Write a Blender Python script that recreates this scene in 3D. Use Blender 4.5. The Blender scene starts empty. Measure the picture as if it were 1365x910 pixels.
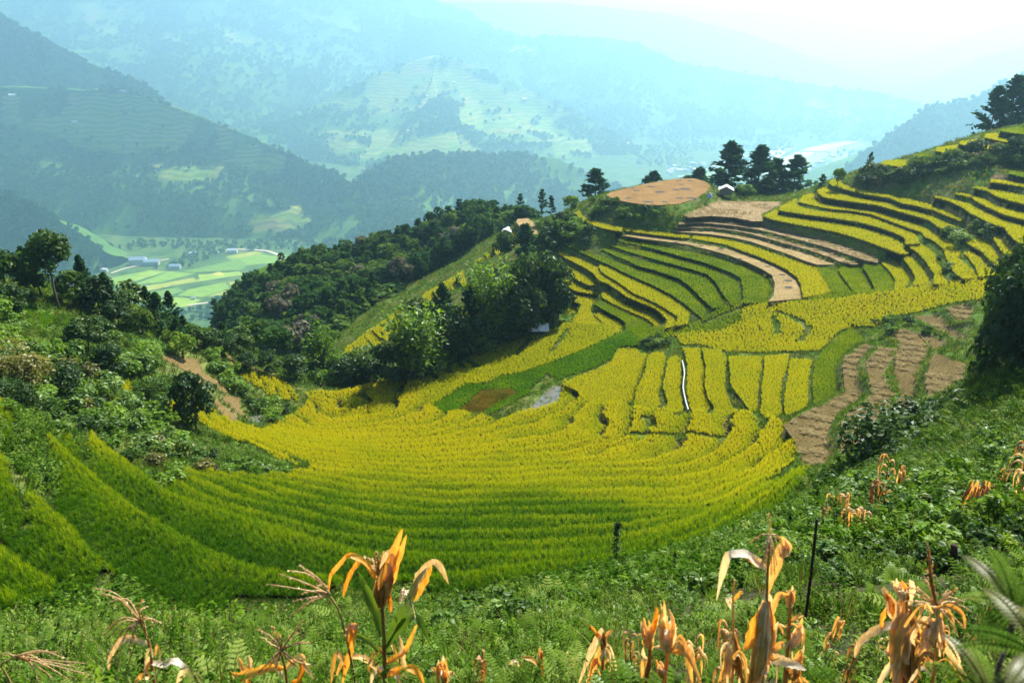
import bpy, bmesh, math, random
import numpy as np
from mathutils import Vector, Matrix, Euler
SC = bpy.context.scene
COL = SC.collection
R = math.radians
# ------------------------------------------------------------------ camera
PITCH = 22.5
FPX = 1000.0                      # focal length in pixels of the 1365 px wide photograph
cam_data = bpy.data.cameras.new("camera")
cam_data.sensor_fit = 'HORIZONTAL'; cam_data.sensor_width = 36.0
cam_data.lens = 36.0 * FPX / 1365.0
cam_data.clip_start = 0.1; cam_data.clip_end = 60000
cam = bpy.data.objects.new("camera", cam_data); COL.objects.link(cam)
cam.location = (0, 0, 0); cam.rotation_euler = (R(90 - PITCH), 0, 0)
SC.camera = cam
cam_data.dof.use_dof = True; cam_data.dof.focus_distance = 45; cam_data.dof.aperture_fstop = 2.4
# ------------------------------------------------------------------ sky and sun
SUN_EL, SUN_AZ = 47.0, 36.0        # azimuth: degrees to the right of the view direction
world = bpy.data.worlds.new("World"); SC.world = world; world.use_nodes = True
wn = world.node_tree; wn.nodes.clear()
w_out = wn.nodes.new("ShaderNodeOutputWorld"); w_bg = wn.nodes.new("ShaderNodeBackground")
w_sky = wn.nodes.new("ShaderNodeTexSky"); w_sky.sky_type = 'NISHITA'; w_sky.sun_disc = False
w_sky.sun_elevation = R(SUN_EL); w_sky.sun_rotation = R(SUN_AZ)
w_sky.air_density = 1.0; w_sky.dust_density = 1.5; w_sky.ozone_density = 1.0; w_sky.altitude = 900
w_bg.inputs[1].default_value = 0.07
wn.links.new(w_sky.outputs[0], w_bg.inputs[0]); wn.links.new(w_bg.outputs[0], w_out.inputs[0])
sun_data = bpy.data.lights.new("sun", 'SUN'); sun_data.energy = 5.0; sun_data.angle = R(0.53)
sun_data.color = (1.0, 0.95, 0.86)
sun = bpy.data.objects.new("sun", sun_data); COL.objects.link(sun)
sdir = Vector((math.sin(R(SUN_AZ)) * math.cos(R(SUN_EL)), math.cos(R(SUN_AZ)) * math.cos(R(SUN_EL)), math.sin(R(SUN_EL))))
sun.rotation_euler = sdir.to_track_quat('Z', 'Y').to_euler(); sun.location = sdir * 300
SC.view_settings.view_transform = 'Standard'; SC.view_settings.look = 'None'
SC.view_settings.exposure = 1.52; SC.view_settings.gamma = 1.0
SC.view_settings.use_curve_mapping = False
cy = SC.cycles
cy.max_bounces = 5; cy.diffuse_bounces = 2; cy.glossy_bounces = 2; cy.transmission_bounces = 3
cy.volume_bounces = 1; cy.transparent_max_bounces = 4; cy.caustics_reflective = False; cy.caustics_refractive = False
cy.use_denoising = True; cy.use_adaptive_sampling = True; cy.adaptive_threshold = 0.02
# ------------------------------------------------------------------ pixel <-> place
CP, SP = math.cos(R(PITCH)), math.sin(R(PITCH))
def ray(u, v):
    X = (np.asarray(u, float) - 682.5) / FPX; Z = -(np.asarray(v, float) - 455.0) / FPX
    return X, CP + SP * Z, -SP + CP * Z
def at_z(u, v, z):
    x, y, d = ray(u, v); s = z / d
    return x * s, y * s
def project(x, y, z):
    f = y * CP - z * SP; up = y * SP + z * CP
    return 682.5 + FPX * x / f, 455.0 - FPX * up / f

# height of the ground seen at places of the photograph (u, v, height relative to the camera)
CTRL = [
 (600,905,-6.6),(300,905,-6.4),(80,905,-6.6),(900,905,-6.4),(1200,905,-5.6),(1340,905,-4.6),
 (600,870,-11),(600,845,-16),(600,828,-22),(250,850,-15),(1000,800,-14),(900,820,-16),
 (1200,850,-8),(1200,760,-11),(1340,780,-8),(1100,700,-16.5),(1300,680,-13.5),(1060,720,-18),
 (1200,600,-27),(1340,560,-22),(1340,480,-25),(1100,660,-24),
 (600,812,-36),(600,800,-36.6),(600,750,-40.5),(600,700,-45.5),(600,650,-51),(600,600,-56.5),
 (500,815,-35.6),(77,600,-35.6),(0,600,-31),(0,700,-28.5),(0,800,-25.5),(0,880,-22),(150,830,-29.5),(300,835,-33),
 (200,700,-37.5),(200,640,-42),(300,650,-45),(300,600,-50),(400,600,-54.5),(400,650,-48.5),(400,700,-43),(400,750,-38.8),
 (250,580,-48.5),(200,600,-45),(100,560,-38),(100,520,-40),(0,540,-33),(0,480,-34),(0,430,-35),(0,390,-36),
 (100,450,-42),(60,410,-39),(200,450,-47),(200,500,-47),(170,530,-46.5),(250,490,-52),(300,530,-56),(300,480,-57),
 (370,500,-60.5),(380,530,-60.5),(250,430,-52),(150,400,-46),(345,562,-60),(400,540,-62),(430,525,-63),
 (900,600,-53),(1000,600,-50.5),(1000,650,-46.5),(900,700,-43.5),(800,750,-40),(1000,690,-43),(900,780,-36.5),(1050,570,-49.5),
 (750,600,-55.5),(780,650,-50),(750,700,-45),
 (480,530,-62.5),(560,510,-61.5),(640,490,-60),(720,470,-58.5),(600,555,-60.2),(700,545,-58.8),(780,540,-57.2),
 (860,520,-54.8),(960,520,-52.2),(1050,530,-49.8),(640,525,-59.8),(720,530,-58.8),(480,570,-60.5),(550,575,-59.5),
 (780,490,-57.7),(860,450,-55.9),(940,424,-53.4),(990,405,-51.0),(1030,402,-49.9),(1070,399,-49.0),(1108,390,-48.5),(1150,391,-47.4),(1200,384,-45.6),(1245,379,-43.6),(1290,374,-42.0),(1160,420,-48.6),
 (1050,435,-50.7),(960,460,-53.7),(880,480,-55.3),
 (1075,600,-48),(1160,540,-46.8),(1220,520,-45.3),(1280,500,-43.8),(1080,625,-47.2),(1240,430,-45.6),(1285,425,-43.6),(1150,600,-44.5),
 (1340,380,-41.0),(1200,450,-48),
 (430,500,-66),(470,480,-70),(460,470,-73),(560,410,-70),(620,370,-67),(690,310,-61),(740,290,-57),
 (560,490,-64),(650,455,-60.8),(740,433,-58.6),
 (440,352,-99),(500,333,-93),(600,300,-80),(700,290,-73),(300,418,-118),(360,385,-110),(400,366,-104),(335,396,-114),(560,385,-76),(500,424,-78),(620,345,-72),(690,302,-65),(420,462,-80),(350,455,-90),(300,445,-100),(520,370,-85),(600,330,-77),
 (808,265,-43),(880,258,-43),(940,245,-43),(880,275,-43),(980,280,-46.6),(960,269,-46.4),(1040,272,-45),
 (730,320,-53),(760,290,-49),(800,290,-47),(760,340,-54),(760,380,-56.5),(760,420,-57.7),(820,420,-56.7),
 (850,300,-46.7),(850,340,-50),(850,390,-54),(1000,300,-47.3),(1000,330,-49.6),(1000,370,-52),
 (1100,300,-43.5),(1100,330,-46.6),(1100,360,-50.3),(1100,260,-38.7),(1115,240,-35.7),
 (1200,260,-37),(1200,300,-41.6),(1200,340,-45.7),(1300,340,-41.5),(1300,300,-37.6),(1300,260,-33.3),(1300,240,-31),
 (1200,235,-35),(1200,220,-32.3),(1250,205,-29),(1300,190,-26),(1345,170,-22.6),(1340,230,-29.2),(1365,280,-34),(1250,232,-32.5),(1160,224,-33.5),
]
CTRL_XYZ = [  # ground that the photograph does not show (behind crests, beside the frame)
 (0,0,-1.8),(-12,0,-2.2),(12,0,-1.6),(0,-15,1.0),(-40,-15,-4),(40,-15,2),(-35,10,-14),(30,5,-5),(48,20,-10),(60,45,-14),(80,70,-36),(-60,30,-22),(-80,60,-26),
 (-100,90,-32),(-120,60,-26),(-125,120,-42),(-90,150,-62),(-120,190,-105),(-80,190,-98),(-150,320,-185),(-60,420,-170),(-75,375,-140),(-105,372,-152),(-130,350,-160),(-40,385,-132),(-110,400,-200),
 (60,262,-76),(90,245,-58),(128,235,-40),(100,300,-105),(60,330,-105),(0,400,-140),(40,300,-84),(160,250,-42),(175,180,-20),(175,120,-14),(130,100,-24),(105,80,-34),(160,60,-8),
 (300,200,-20),(300,0,0),(-300,0,-60),(-300,200,-150),(-300,400,-240),(300,450,-190),(0,560,-250),(-200,520,-250),(300,560,-250),(175,300,-90),(120,400,-170),(175,400,-170),
]
def tps_fit(P, z, lam):
    n = len(P); d2 = ((P[:, None, :] - P[None]) ** 2).sum(-1) + 1e-9
    K = 0.5 * d2 * np.log(d2)
    A = np.zeros((n + 3, n + 3)); A[:n, :n] = K + lam * np.eye(n)
    A[:n, n] = 1; A[:n, n + 1:] = P; A[n, :n] = 1; A[n + 1:, :n] = P.T
    b = np.zeros(n + 3); b[:n] = z
    return np.linalg.solve(A, b)
def tps_eval(P, c, Q):
    out = np.empty(len(Q)); n = len(P)
    for i in range(0, len(Q), 20000):
        q = Q[i:i + 20000]
        d2 = ((q[:, None, 0] - P[None, :, 0]) ** 2 + (q[:, None, 1] - P[None, :, 1]) ** 2) + 1e-9
        out[i:i + 20000] = (0.5 * d2 * np.log(d2)) @ c[:n] + c[n] + q @ c[n + 1:]
    return out
_cp = []
for u, v, z in CTRL:
    x, y = at_z(u, v, z); _cp.append((x, y, z))
_cp = np.array(_cp + CTRL_XYZ, float)
TP = _cp[:, :2] / 100.0
TC = tps_fit(TP, _cp[:, 2], 0.004)
# near terrain grid
GX0, GX1, GY0, GY1, GS = -132.0, 178.0, -18.0, 264.0, 0.5
NX = int((GX1 - GX0) / GS) + 1; NY = int((GY1 - GY0) / GS) + 1
gx = GX0 + GS * np.arange(NX); gy = GY0 + GS * np.arange(NY)
# evaluate on a coarse grid and refine (the surface is smooth)
def upsample(cx, cyy, Zc):
    fx = np.interp(gx, cx, np.arange(len(cx))); fy = np.interp(gy, cyy, np.arange(len(cyy)))
    def cub(a, f, axis):
        i = np.clip(np.floor(f).astype(int), 1, a.shape[axis] - 3); t = f - i
        w = [-t*(t-1)*(t-2)/6, (t+1)*(t-1)*(t-2)/2, -(t+1)*t*(t-2)/2, (t+1)*t*(t-1)/6]
        s = [1, 1]; s[axis] = -1
        return sum(np.take(a, i + k - 1, axis) * w[k].reshape(s) for k in range(4))
    return cub(cub(Zc, fx, 1), fy, 0)
_cx = np.linspace(GX0, GX1, 156); _cy = np.linspace(GY0, GY1, 210)
_q = np.stack(np.meshgrid(_cx, _cy), -1).reshape(-1, 2) / 100.0
S0 = upsample(_cx, _cy, tps_eval(TP, TC, _q).reshape(len(_cy), len(_cx)))
def samp(Zg, x, y):
    fx = np.clip((np.nan_to_num(np.asarray(x, float)) - GX0) / GS, 0, NX - 1.001); fy = np.clip((np.nan_to_num(np.asarray(y, float)) - GY0) / GS, 0, NY - 1.001)
    i = fx.astype(int); j = fy.astype(int); a = fx - i; b = fy - j
    return (Zg[j, i] * (1 - a) + Zg[j, i + 1] * a) * (1 - b) + (Zg[j + 1, i] * (1 - a) + Zg[j + 1, i + 1] * a) * b
def cast(u, v, Zg=None, y0=2.0, y1=263.0):
    """first meeting of the sight lines through pixels (u, v) with the ground"""
    Zg = S0 if Zg is None else Zg
    u = np.atleast_1d(np.asarray(u, float)); v = np.atleast_1d(np.asarray(v, float))
    dx, dy, dz = ray(u, v)
    ys = np.concatenate([np.arange(y0, 60, 0.25), np.arange(60, y1, 0.5)])
    out = np.full((len(u), 3), np.nan)
    for k in range(len(u)):
        s = ys / dy[k]; X = dx[k] * s; Zr = dz[k] * s
        ins = (X > GX0) & (X < GX1)
        h = samp(Zg, X, ys) - Zr
        hit = np.nonzero((h[1:] >= 0) & (h[:-1] < 0) & ins[1:])[0]
        if len(hit):
            i = hit[0]; t = h[i] / (h[i] - h[i + 1]); yy = ys[i] + t * (ys[i + 1] - ys[i])
            out[k] = (dx[k] * yy / dy[k], yy, dz[k] * yy / dy[k])
    return out
# ------------------------------------------------------------------ terraces: outlines of the crop seen in the photograph
# name, crop kind, (front edge), (back edge)   kinds: y ripe yellow, g green, l lime, b bare stubble, d dry mown
def L(s): 
    a = [float(t) for t in s.replace(',', ' ').split()]
    return [(a[i], a[i + 1]) for i in range(0, len(a), 2)]
B1C = "900 289.5 918 290.5 948 288.5 978 291 1000 295.3 1016 297.7 1040 303.4 1065 309.8 1097 317 1129 323.5 1161 336 1170 341"
B1F = "905 297 926 293.8 948 294 978 296 1000 299.6 1024 304 1048 310.6 1065 314.7 1097 321 1129 330 1153 339 1170 345"
B2C = "905 299.5 926 297 948 298 981 301.5 1000 304.4 1024 309 1048 315.5 1073 322 1097 328.4 1129 339 1153 347 1170 350.2"
B2F = "900 302 926 301 948 302 978 305.5 1000 309.8 1024 315.5 1048 322 1073 328.4 1097 334.5 1113 339 1129 347 1145 352"
B3C = "900 303.6 948 304 978 307.8 1000 311.8 1024 318.4 1048 325.4 1073 332 1097 340 1113 346 1119 348.6 1138 353"
B3F = "900 307 948 309 978 313 1000 317 1024 323.5 1048 330.8 1073 338 1097 346 1116 353"
B4C = "900 309 924 310.5 948 312.5 978 317 1000 322 1024 330 1048 338 1073 347.8 1090 353"
PAD = [
 ("y", "765 284 773 289 786 297 800 302 813 305 829 307", "773 279 776 287 790 293 805 298 820 301 830 303"),
 ("y", "831 306 853 309 878 312 902 315 920 316", "831 302 853 305 878 308 902 311 921 312"),
 ("y", "923 317 948 321 969 325 990 333 1013 341 1034 350 1049 358 1062 367 1068 378 1071 395 1108 388", "923 312 948 314 969 318 990 324 1013 330 1034 338 1055 345 1087 354 1095 365 1102 377"),
 ("b", "829 314 861 319 894 323 916 326 945 333 973 341 997 350 1016 359 1029 367 1033 378 1031 394 1024 402", "840 313 870 316 900 320 924 324 948 328 969 332 990 339 1013 347 1037 356 1053 365 1065 375 1069 390 1070 398"),
 ("d", "911 287 918 290 948 288 978 290 1003 295 1017 295", "957 268 997 269 1045 269 1039 275 1016 287"),
 ("d", B2C, B1F), ("d", B3C, B2F), ("b", B4C, B3F),
 ("y", "1018 287 1029 291 1053 296 1084 301.7 1113 307.4 1142 315.5 1161 322 1182 330 1202 337.3 1210 336.5", "1037 277 1038 284.8 1048 288 1065 290.4 1097 294.5 1129 299.3 1161 305.8 1186 313.9 1203 322 1206 328.4"),
 ("y", "1039 279 1053 281.5 1081 285.6 1113 289.6 1145 294.5 1170 301 1191 308 1206 315 1208 324", "1040 274.5 1062 264 1063 271.9 1073 276.7 1097 281.5 1129 284 1161 287 1194 296 1220 305.8 1222 315 1227 323"),
 ("y", "1176 350 1185 358 1195 372 1192 379 1193 386 1217 378", "1184 343.4 1192 343.4 1200 353 1209 362.8 1216 371 1211 375"),
 ("y", "1202 340 1213 353 1221 369 1218 379 1240 377", "1209 337.5 1215 340 1226 351.5 1235 362.8 1239 370"),
 ("y", "1209 326 1222 333.7 1235 346.6 1246 364.4 1245 377 1264 376", "1227 324 1242 333 1251 343.4 1255 356.3 1258 369"),
 ("y", "1065 267.8 1081 271.9 1105 276.7 1137 280 1161 284 1193 295.5 1213 303 1229 308 1233 314 1245 319 1258 330.5 1264 346.6 1271 359.5 1284 370 1304 369",
       "1071 260 1086 256 1086 265.4 1097 270.2 1121 274.3 1145 277 1177 283 1202 290 1226 296.5 1242 308 1255 313.5 1266 319 1274 327 1281 335 1276 342 1287 350 1297 359.5"),
 ("y", "1090 255 1097 261.3 1116 264.6 1145 268.6 1170 271.9 1201 281 1222 287 1239 292 1250 300 1258 304.6 1268 306 1280 311 1287 320 1295 326 1310 334 1320 345 1331 354",
       "1091 252 1102 248 1103 251 1110 255 1129 259 1153 263.8 1186 269.5 1210 278 1234 284.4 1250 290 1268 298 1280 303 1294 304.6 1306 311 1316 319 1321 327 1331 337 1339 350"),
 ("y", "1285 336 1290 340 1300 353 1306 367 1333 368", "1295 333.7 1303 338.5 1313 350 1324 358"),
 ("y", "1105 243 1113 247.6 1129 251.7 1153 257.3 1186 262.5 1201 269 1222 273 1245 278.8 1264 287 1282 293.3 1294 296", "1110 238 1119 238.7 1125 245 1137 249.5 1153 252.7 1177 257.8 1209 264 1234 270 1255 276.3 1274 283.6 1287 290"),
 ("y", "1245 261 1266 266.7 1282 274 1293 282 1306 288.5 1322 296.5 1339 301.4 1345 309.5 1355 319 1368 329", "1248 260.4 1271 265.4 1290 270 1306 278 1326 286 1347 292.5 1368 299.8"),
 ("y", "1324 316 1334 330 1342 340 1355 337", "1331 312 1337 316 1345 327"),
 ("y", "1274 257 1295 261.8 1306 269 1322 277 1339 284.4 1368 292", "1282 256.4 1306 262 1322 267.6 1343 275.5 1368 283"),
 ("y", "1298 249 1316 252.4 1327 259.4 1347 265.8 1368 271", "1306 248 1331 250.8 1347 255.5 1368 261"),
 ("y", "1320 241 1339 243.4 1368 248", "1322 238 1347 240.5 1368 243.7"),
 ("g", "1345 230 1368 235", "1349 223 1368 224"),
 ("y", "1173 218 1201 221 1207 219.5", "1180 213 1212 212"),
 ("l", "1216 211.4 1240 210.6", "1219 205 1242 202"),
 ("y", "1248 200 1268 204 1302 207.8", "1249 196 1277 192.3 1276 199 1302 205"),
 ("y", "1279 190.6 1300 194.6 1322 198 1336 198.8", "1281 187.5 1304 184.7 1302 190 1322 194 1336 196.3"),
 ("y", "1314 182.4 1334 186.6 1355 190 1368 192", "1314 178 1331 176.5 1333 181.5 1347 185.6 1368 189"),
 ("l", "1334 173.5 1349 175.7 1368 178", "1337 171 1358 168.3 1368 173"),
 ("y", "1153 226 1166 224.5", "1155 221 1169 220"),
 # green terraces
 ("g", "819 319 845 324 869 329.7 882 333 911 341 934 346.7 955 354 973 361 989 370 990 384.6 992 398 990 402", "823 316.7 845 319 882 327 914 333.7 947 340 973 347.5 995 354.7 1015 363.6 1027 371.7 1029 381 1026 392.7 1020 401.6"),
 ("g", "812 325.8 837 333.9 862 341.5 882 346.7 906 353 927 358.8 944 364.4 953 373 963 389.5 976 405.6", "816 325 837 329 850 332 874 336 906 344 923 347.5 947 354.7 966 364.4 984 374 989 384.6 988 399"),
 ("g", "802 331.3 821 340 842 348.5 850 353 874 358.8 906 370 920 380 934 394 950 409", "805 329.7 829 337 850 345 882 352 914 358.8 934 363.6 947 371.7 956 383 966 400 969 407"),
 ("l", "747 322 765 330.7 781 338 797 345.2 813 352 829 360.4 853 371 874 380 895 391 911 402 926 414 936 422", "749 321.7 765 328 789 337 805 342 826 349.5 850 357.5 882 366.8 906 375 924 388 945 412"),
 ("y", "798 354.3 803 362 821 372.8 834 381.7 845 389.8 861 396 878 404 894 414 904 420.5 900 433", "799 352.6 816 355 827 361.5 845 371 869 381.2 890 392.5 907 403 920 415 917 430"),
 ("y", "746 338 761 346 777 354 790 362.2 798 372 811 377 823 385 837 394.6 853 401 873 409 881 415.6 890 425 887 436", "745 334.5 768 342 784 349 797 355.5 805 365.5 821 374.2 834 384.5 845 392.5 861 400 876 406.5 894 418.5 901 425 899 433"),
 ("y", "733 341.7 744 352 758 362.3 771 372.3 784 378.7 795 379", "735 339.8 748 347.6 759 355 772 360.4 789 372 795 377"),
 ("y", "726 343 729 354 739 360.5 748 370 756 380 768 386.7 784 389.3 797 391.4", "727 342 732 352.6 740 358.5 750 361.5 761 371.5 771 379.6 782 385.3 797 389"),
 ("y", "753 386 750 393 764 399.7 775 404.3 770 417 763 427 773 432 803 433", "768 391.5 784 395 795 397.5 793 402.7 787 410.8 792 420.5"),
 ("y", "744 403 747 408 760 414.5 758 421 766 420.5", "760 406 769 409"),
 ("y", "802 394.6 813 401 829 409 845 415.8 861 422.2 871 430 873 433.4", "803 389 811 386.5 818 394.4 832 403 849 410.3 869 415 879 423 886 433"),
 ("l", "792 404 810 414 826 422 834 428.5 834 440 863 438", "800 398.7 813 403.6 829 411.6 853 421.6 871 432"),
 ("y", "792 418 803 428 811 435 827 441.5 832 435", "800 415.6 813 421.6 827 428"),
 ("l", "1089 356 1096 366 1103 377 1110 388 1135 387", "1090 354 1118 358 1124 366 1132 377"),
 ("l", "1118 359 1126 371 1134 381 1138 388 1164 386", "1121 355 1134 351.5 1149 354 1156 366 1162 377"),
 ("l", "1151 355 1158 366 1164 377 1167 386 1189 383", "1153 352 1170 350 1176 352 1186 362 1193 374"),
 # mown disc on top of the knoll
 ("o", "810 262 823 267 841 270.5 858 273 880 274 905 272 925 266 942 256 947 248", "808 260 815 256 840 250 870 243.5 900 238.5 925 238 940 242"),
 # strip of terraces on the far rib
 ("y", "459 468 463 477 468 473", "463 459 470 457"),
 ("y", "469 457 477 466 489 480 497 471", "478 449 486 444 489 452 495 462"),
 ("y", "485 445 494 455 500 462 502 470 513 461", "490 440 497 436 499 443 505 453"),
 ("y", "496 437 505 447 517 453 522 447", "500 434 512 427 514 435 521 445"),
 ("y", "508 428 515 438 523 447 530 443", "512 426 524 418 527 425 534 434"),
 ("y", "519 421 526 432 535 434 538 428", "523 418 537 408 538 414"),
 ("y", "553 404 565 406 568 396 570 392", "556 399 566 391"),
 ("y", "565 392 570 403 577 404 581 398", "566 390 577 384 577 391"),
 ("y", "577 386 583 395 589 396", "578 383 588 378 589 384"),
 ("y", "588 379 594 388 600 389", "590 376 597 372 598 379"),
 ("y", "597 374 604 388 612 392", "599 371 607 366 609 378"),
 ("y", "608 367 614 376 620 384 623 381", "610 364 617 360 619 366"),
 ("y", "637 345 640 350 643 348", "641 343 645 342"),
 ("y", "646 338 652 346 658 345", "649 336 655 340"),
 ("y", "656 330 663 339 669 341", "661 328 668 334"),
 ("y", "664 323 671 328 677 330", "667 321 673 324"),
 ("y", "676 318 684 326 693 332", "680 315 690 324"),
 ("y", "681 310 688 316 699 325", "686 308 694 314 702 322"),
 ("b", "688 296 694 304 706 313 722 318", "690 292 704 291 712 298 716 308"),
 # broad ripe plots on the right of the stream
 ("y", "824 463.6 815 480 795 491 765 502 752 511 771 520 788 538 827 543", "848 462.8 853 470 864 470 859 480 858 492.7 851 504 849 513.7 844 531"),
 ("y", "864 472 860 494 850 514 846 531.5 845 545 868 550", "874 467.7 884 468 887 476 884 497 880 512 877 523 880 537"),
 ("y", "901 471.7 891 476.5 886 500.8 884 515 890 533 888 543 890 550 903 551", "908 475 909 488 907 517 912 547"),
 ("y", "911 463 917 484.6 915.5 517 920 539.5 926 551 937 554", "932 462 935 473 938.5 488 937 513.7 945 533 948 541"),
 ("y", "936 463 941 484 940 514 944 527 953 540 949 550 960 557 985 553", "961 464 969 475.6 966 512.8 974 537"),
 ("y", "971.5 473 974 495 974 511 993 535 1001 546 1010 546", "1016 473 1016 490 1012 503 1010 535"),
 ("y", "1019 474 1019 490 1017 503 1015 535 1013 547 1027 561.8 1045 546", "1052 470 1049 493 1043 503 1040 537"),
 ("y", "1054 476 1051.5 494 1048.5 510 1045 537 1047 547 1051 553 1076 541", "1084 478 1079 495 1077 520"),
 ("g", "1092 471 1086 484.5 1083 513 1086 537 1123 524", "1121 442.7 1136 434 1152 451.5 1125 471 1114 484.5 1116 513"),
 # mown paddies with straw
 ("s", "1128 476 1123 487 1126 521 1108 534 1070 551 1044 567 1059 588 1068 610 1072 629 1098 628", "1154 458 1165 462.5 1145 482 1142 493 1143 513 1150 528.5 1140 540 1114 557 1105 577 1104 590 1107 610"),
 ("s", "1171 464.7 1154 482 1157 500 1163 522 1157 535 1131 550 1120 566 1119 590 1125 612 1150 602", "1191 464.7 1187 478 1178 495.5 1182 513 1192 526 1184 541.6 1170 566 1162 579 1155 590"),
 ("s", "1182 437 1200 460 1190 478 1190 500 1197 513 1201 528.5 1189 548 1177 570 1183 572", "1202 438 1226 447 1237 464.7 1239 471 1228 486.7 1221 504 1219 522 1222 533 1216 548 1191 563.6"),
 ("s", "1244 471 1239 489 1234 508.7 1237 522 1233 546 1262 541.6", "1262 476 1284 484.5 1281 508.7 1273 528.5"),
 ("s", "1292 512 1275 541.6 1290 541.6", "1306 515 1300 528"),
 ("s", "1218 420.8 1224 426 1251 438 1281 455 1290 455", "1249 421.9 1264 436 1285 451"),
 ("s", "1224 445 1240 464 1249 469 1260 464.7", "1244 449 1264 458"),
 ("s", "1260 411 1279 428.5 1287 428", "1286 407.6 1300 418"),
 # left hillside
 ("o", "210 476 232 487 262 502 285 512 302 513", "215 476 240 477 266 479 267 492 275 500"),
 ("o", "256 506 262 515 272 524 280 516", "262 503 279 514"),
 ("o", "288 517 298 524 304 524", "291 515 303 517"),
 ("o", "278 536 290 545 300 560 312 566 320 563", "290 534 302 545 320 556"),
 ("o", "295 530 303 540 320 553 332 556", "300 528 319 528 320 536 318 544"),
 ("b", "275 464 284 476 294 480 298 478", "281 463 290 467 296 474"),
 ("o", "298 473 306 483 309 490 314 489", "303 472 311 477 316 484"),
 ("o", "318 481 324 488 328 494 329 492", "322 480 327 483 329 488"),
 ("o", "333 489 342 499 346 502", "336 488 344 493 347 499"),
 ("o", "346 493 354 501 358 504", "350 493 357 500"),
 ("o", "358 497 366 503 373 505", "362 496 372 503"),
 ("g", "20 411 36 420 45 425", "22 409 36 408 46 417"),
 ("g", "48 417 58 436 68 434", "50 415 66 417 78 424"),
 ("g", "76 460 82 449 90 441 80 424", "86 424 104 429 111 436 107 445 92 455"),
]
PAD = [(k, L(a), L(b)) for k, a, b in PAD]
def pad_poly(a, b): return a + b[::-1]
def interval(poly, u):
    vs = []
    for (u0, v0), (u1, v1) in zip(poly, poly[1:] + poly[:1]):
        if (u0 <= u < u1) or (u1 <= u < u0): vs.append(v0 + (v1 - v0) * (u - u0) / (u1 - u0))
    return (min(vs), max(vs)) if len(vs) >= 2 else None
POLYS = [pad_poly(a, b) for _, a, b in PAD]
def tan_of(v):
    _, y, z = ray(682.5, v); return -z / y
# heights: each terrace is level; a terrace starts where the bank of the one below it ends
_n = len(PAD); z0 = np.zeros(_n)
for k, (kind, a, b) in enumerate(PAD):
    pts = np.array(a + b); c = cast(pts[:, 0], pts[:, 1]); z0[k] = np.nanmean(c[:, 2])
RANGE = {}
_A, _b, _w = [], [], []
for u in np.arange(1.5, 1365, 4.0):
    iv = sorted([(interval(p, u), k) for k, p in enumerate(POLYS) if interval(p, u)], key=lambda t: -t[0][1])
    for (lo, kl), (hi, kh) in zip(iv, iv[1:]):
        gap = lo[0] - hi[1]
        if -3 < gap < 24 and u > 440 and 's' not in (PAD[kl][0], PAD[kh][0]) and not (752 < u < 1165 and lo[0] > 460) and lo[0] < 505:
            tb, tf = tan_of(lo[0]), tan_of(hi[1])
            run = 0.25 + 0.02 * max(gap, 0)
            r = np.zeros(_n); r[kh] = -1 / tf; r[kl] = 1 / tb
            _A.append(r); _b.append(run); _w.append(1.0)
for k in range(_n):
    vm = np.mean([p[1] for p in PAD[k][1]]); r = np.zeros(_n); r[k] = -1 / tan_of(vm)
    _A.append(r); _b.append(-z0[k] / tan_of(vm)); _w.append(0.6)
_A, _b, _w = np.array(_A), np.array(_b), np.array(_w)
ZK = np.linalg.lstsq(_A * _w[:, None], _b * _w, rcond=None)[0]
for _k, _z in ((79, -43.4), (46, -42.5)): ZK[_k] = _z
def to_plane(poly, z, step=3.0):
    out = []
    for (u0, v0), (u1, v1) in zip(poly, poly[1:] + poly[:1]):
        m = max(1, int(math.hypot(u1 - u0, v1 - v0) / step))
        for i in range(m): out.append((u0 + (u1 - u0) * i / m, v0 + (v1 - v0) * i / m))
    o = np.array(out); x, y = at_z(o[:, 0], o[:, 1], z)
    return np.stack([x, y], 1)
def inside(poly, x, y):
    """even-odd test of points against a polygon (n, 2)"""
    r = np.zeros(x.shape, bool); n = len(poly)
    for i in range(n):
        x0, y0 = poly[i]; x1, y1 = poly[(i + 1) % n]
        if y0 == y1: continue
        c = (y0 > y) != (y1 > y)
        r ^= c & (x < x0 + (y - y0) * (x1 - x0) / (y1 - y0))
    return r
def raster(poly, fn):
    """grid cells inside a ground polygon: returns index arrays"""
    i0 = max(0, int((poly[:, 0].min() - GX0) / GS)); i1 = min(NX, int((poly[:, 0].max() - GX0) / GS) + 2)
    j0 = max(0, int((poly[:, 1].min() - GY0) / GS)); j1 = min(NY, int((poly[:, 1].max() - GY0) / GS) + 2)
    if i1 <= i0 or j1 <= j0: return np.zeros(0, int), np.zeros(0, int)
    X, Y = np.meshgrid(gx[i0:i1], gy[j0:j1])
    jj, ii = np.nonzero(inside(poly, X, Y)); return jj + j0, ii + i0
CROP = {'y': 0.55, 'g': 0.5, 'l': 0.5, 'b': 0.0, 'd': 0.0, 'o': 0.0, 's': 0.0}
GROUND = [to_plane(p, ZK[k]) for k, p in enumerate(POLYS)]
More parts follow.
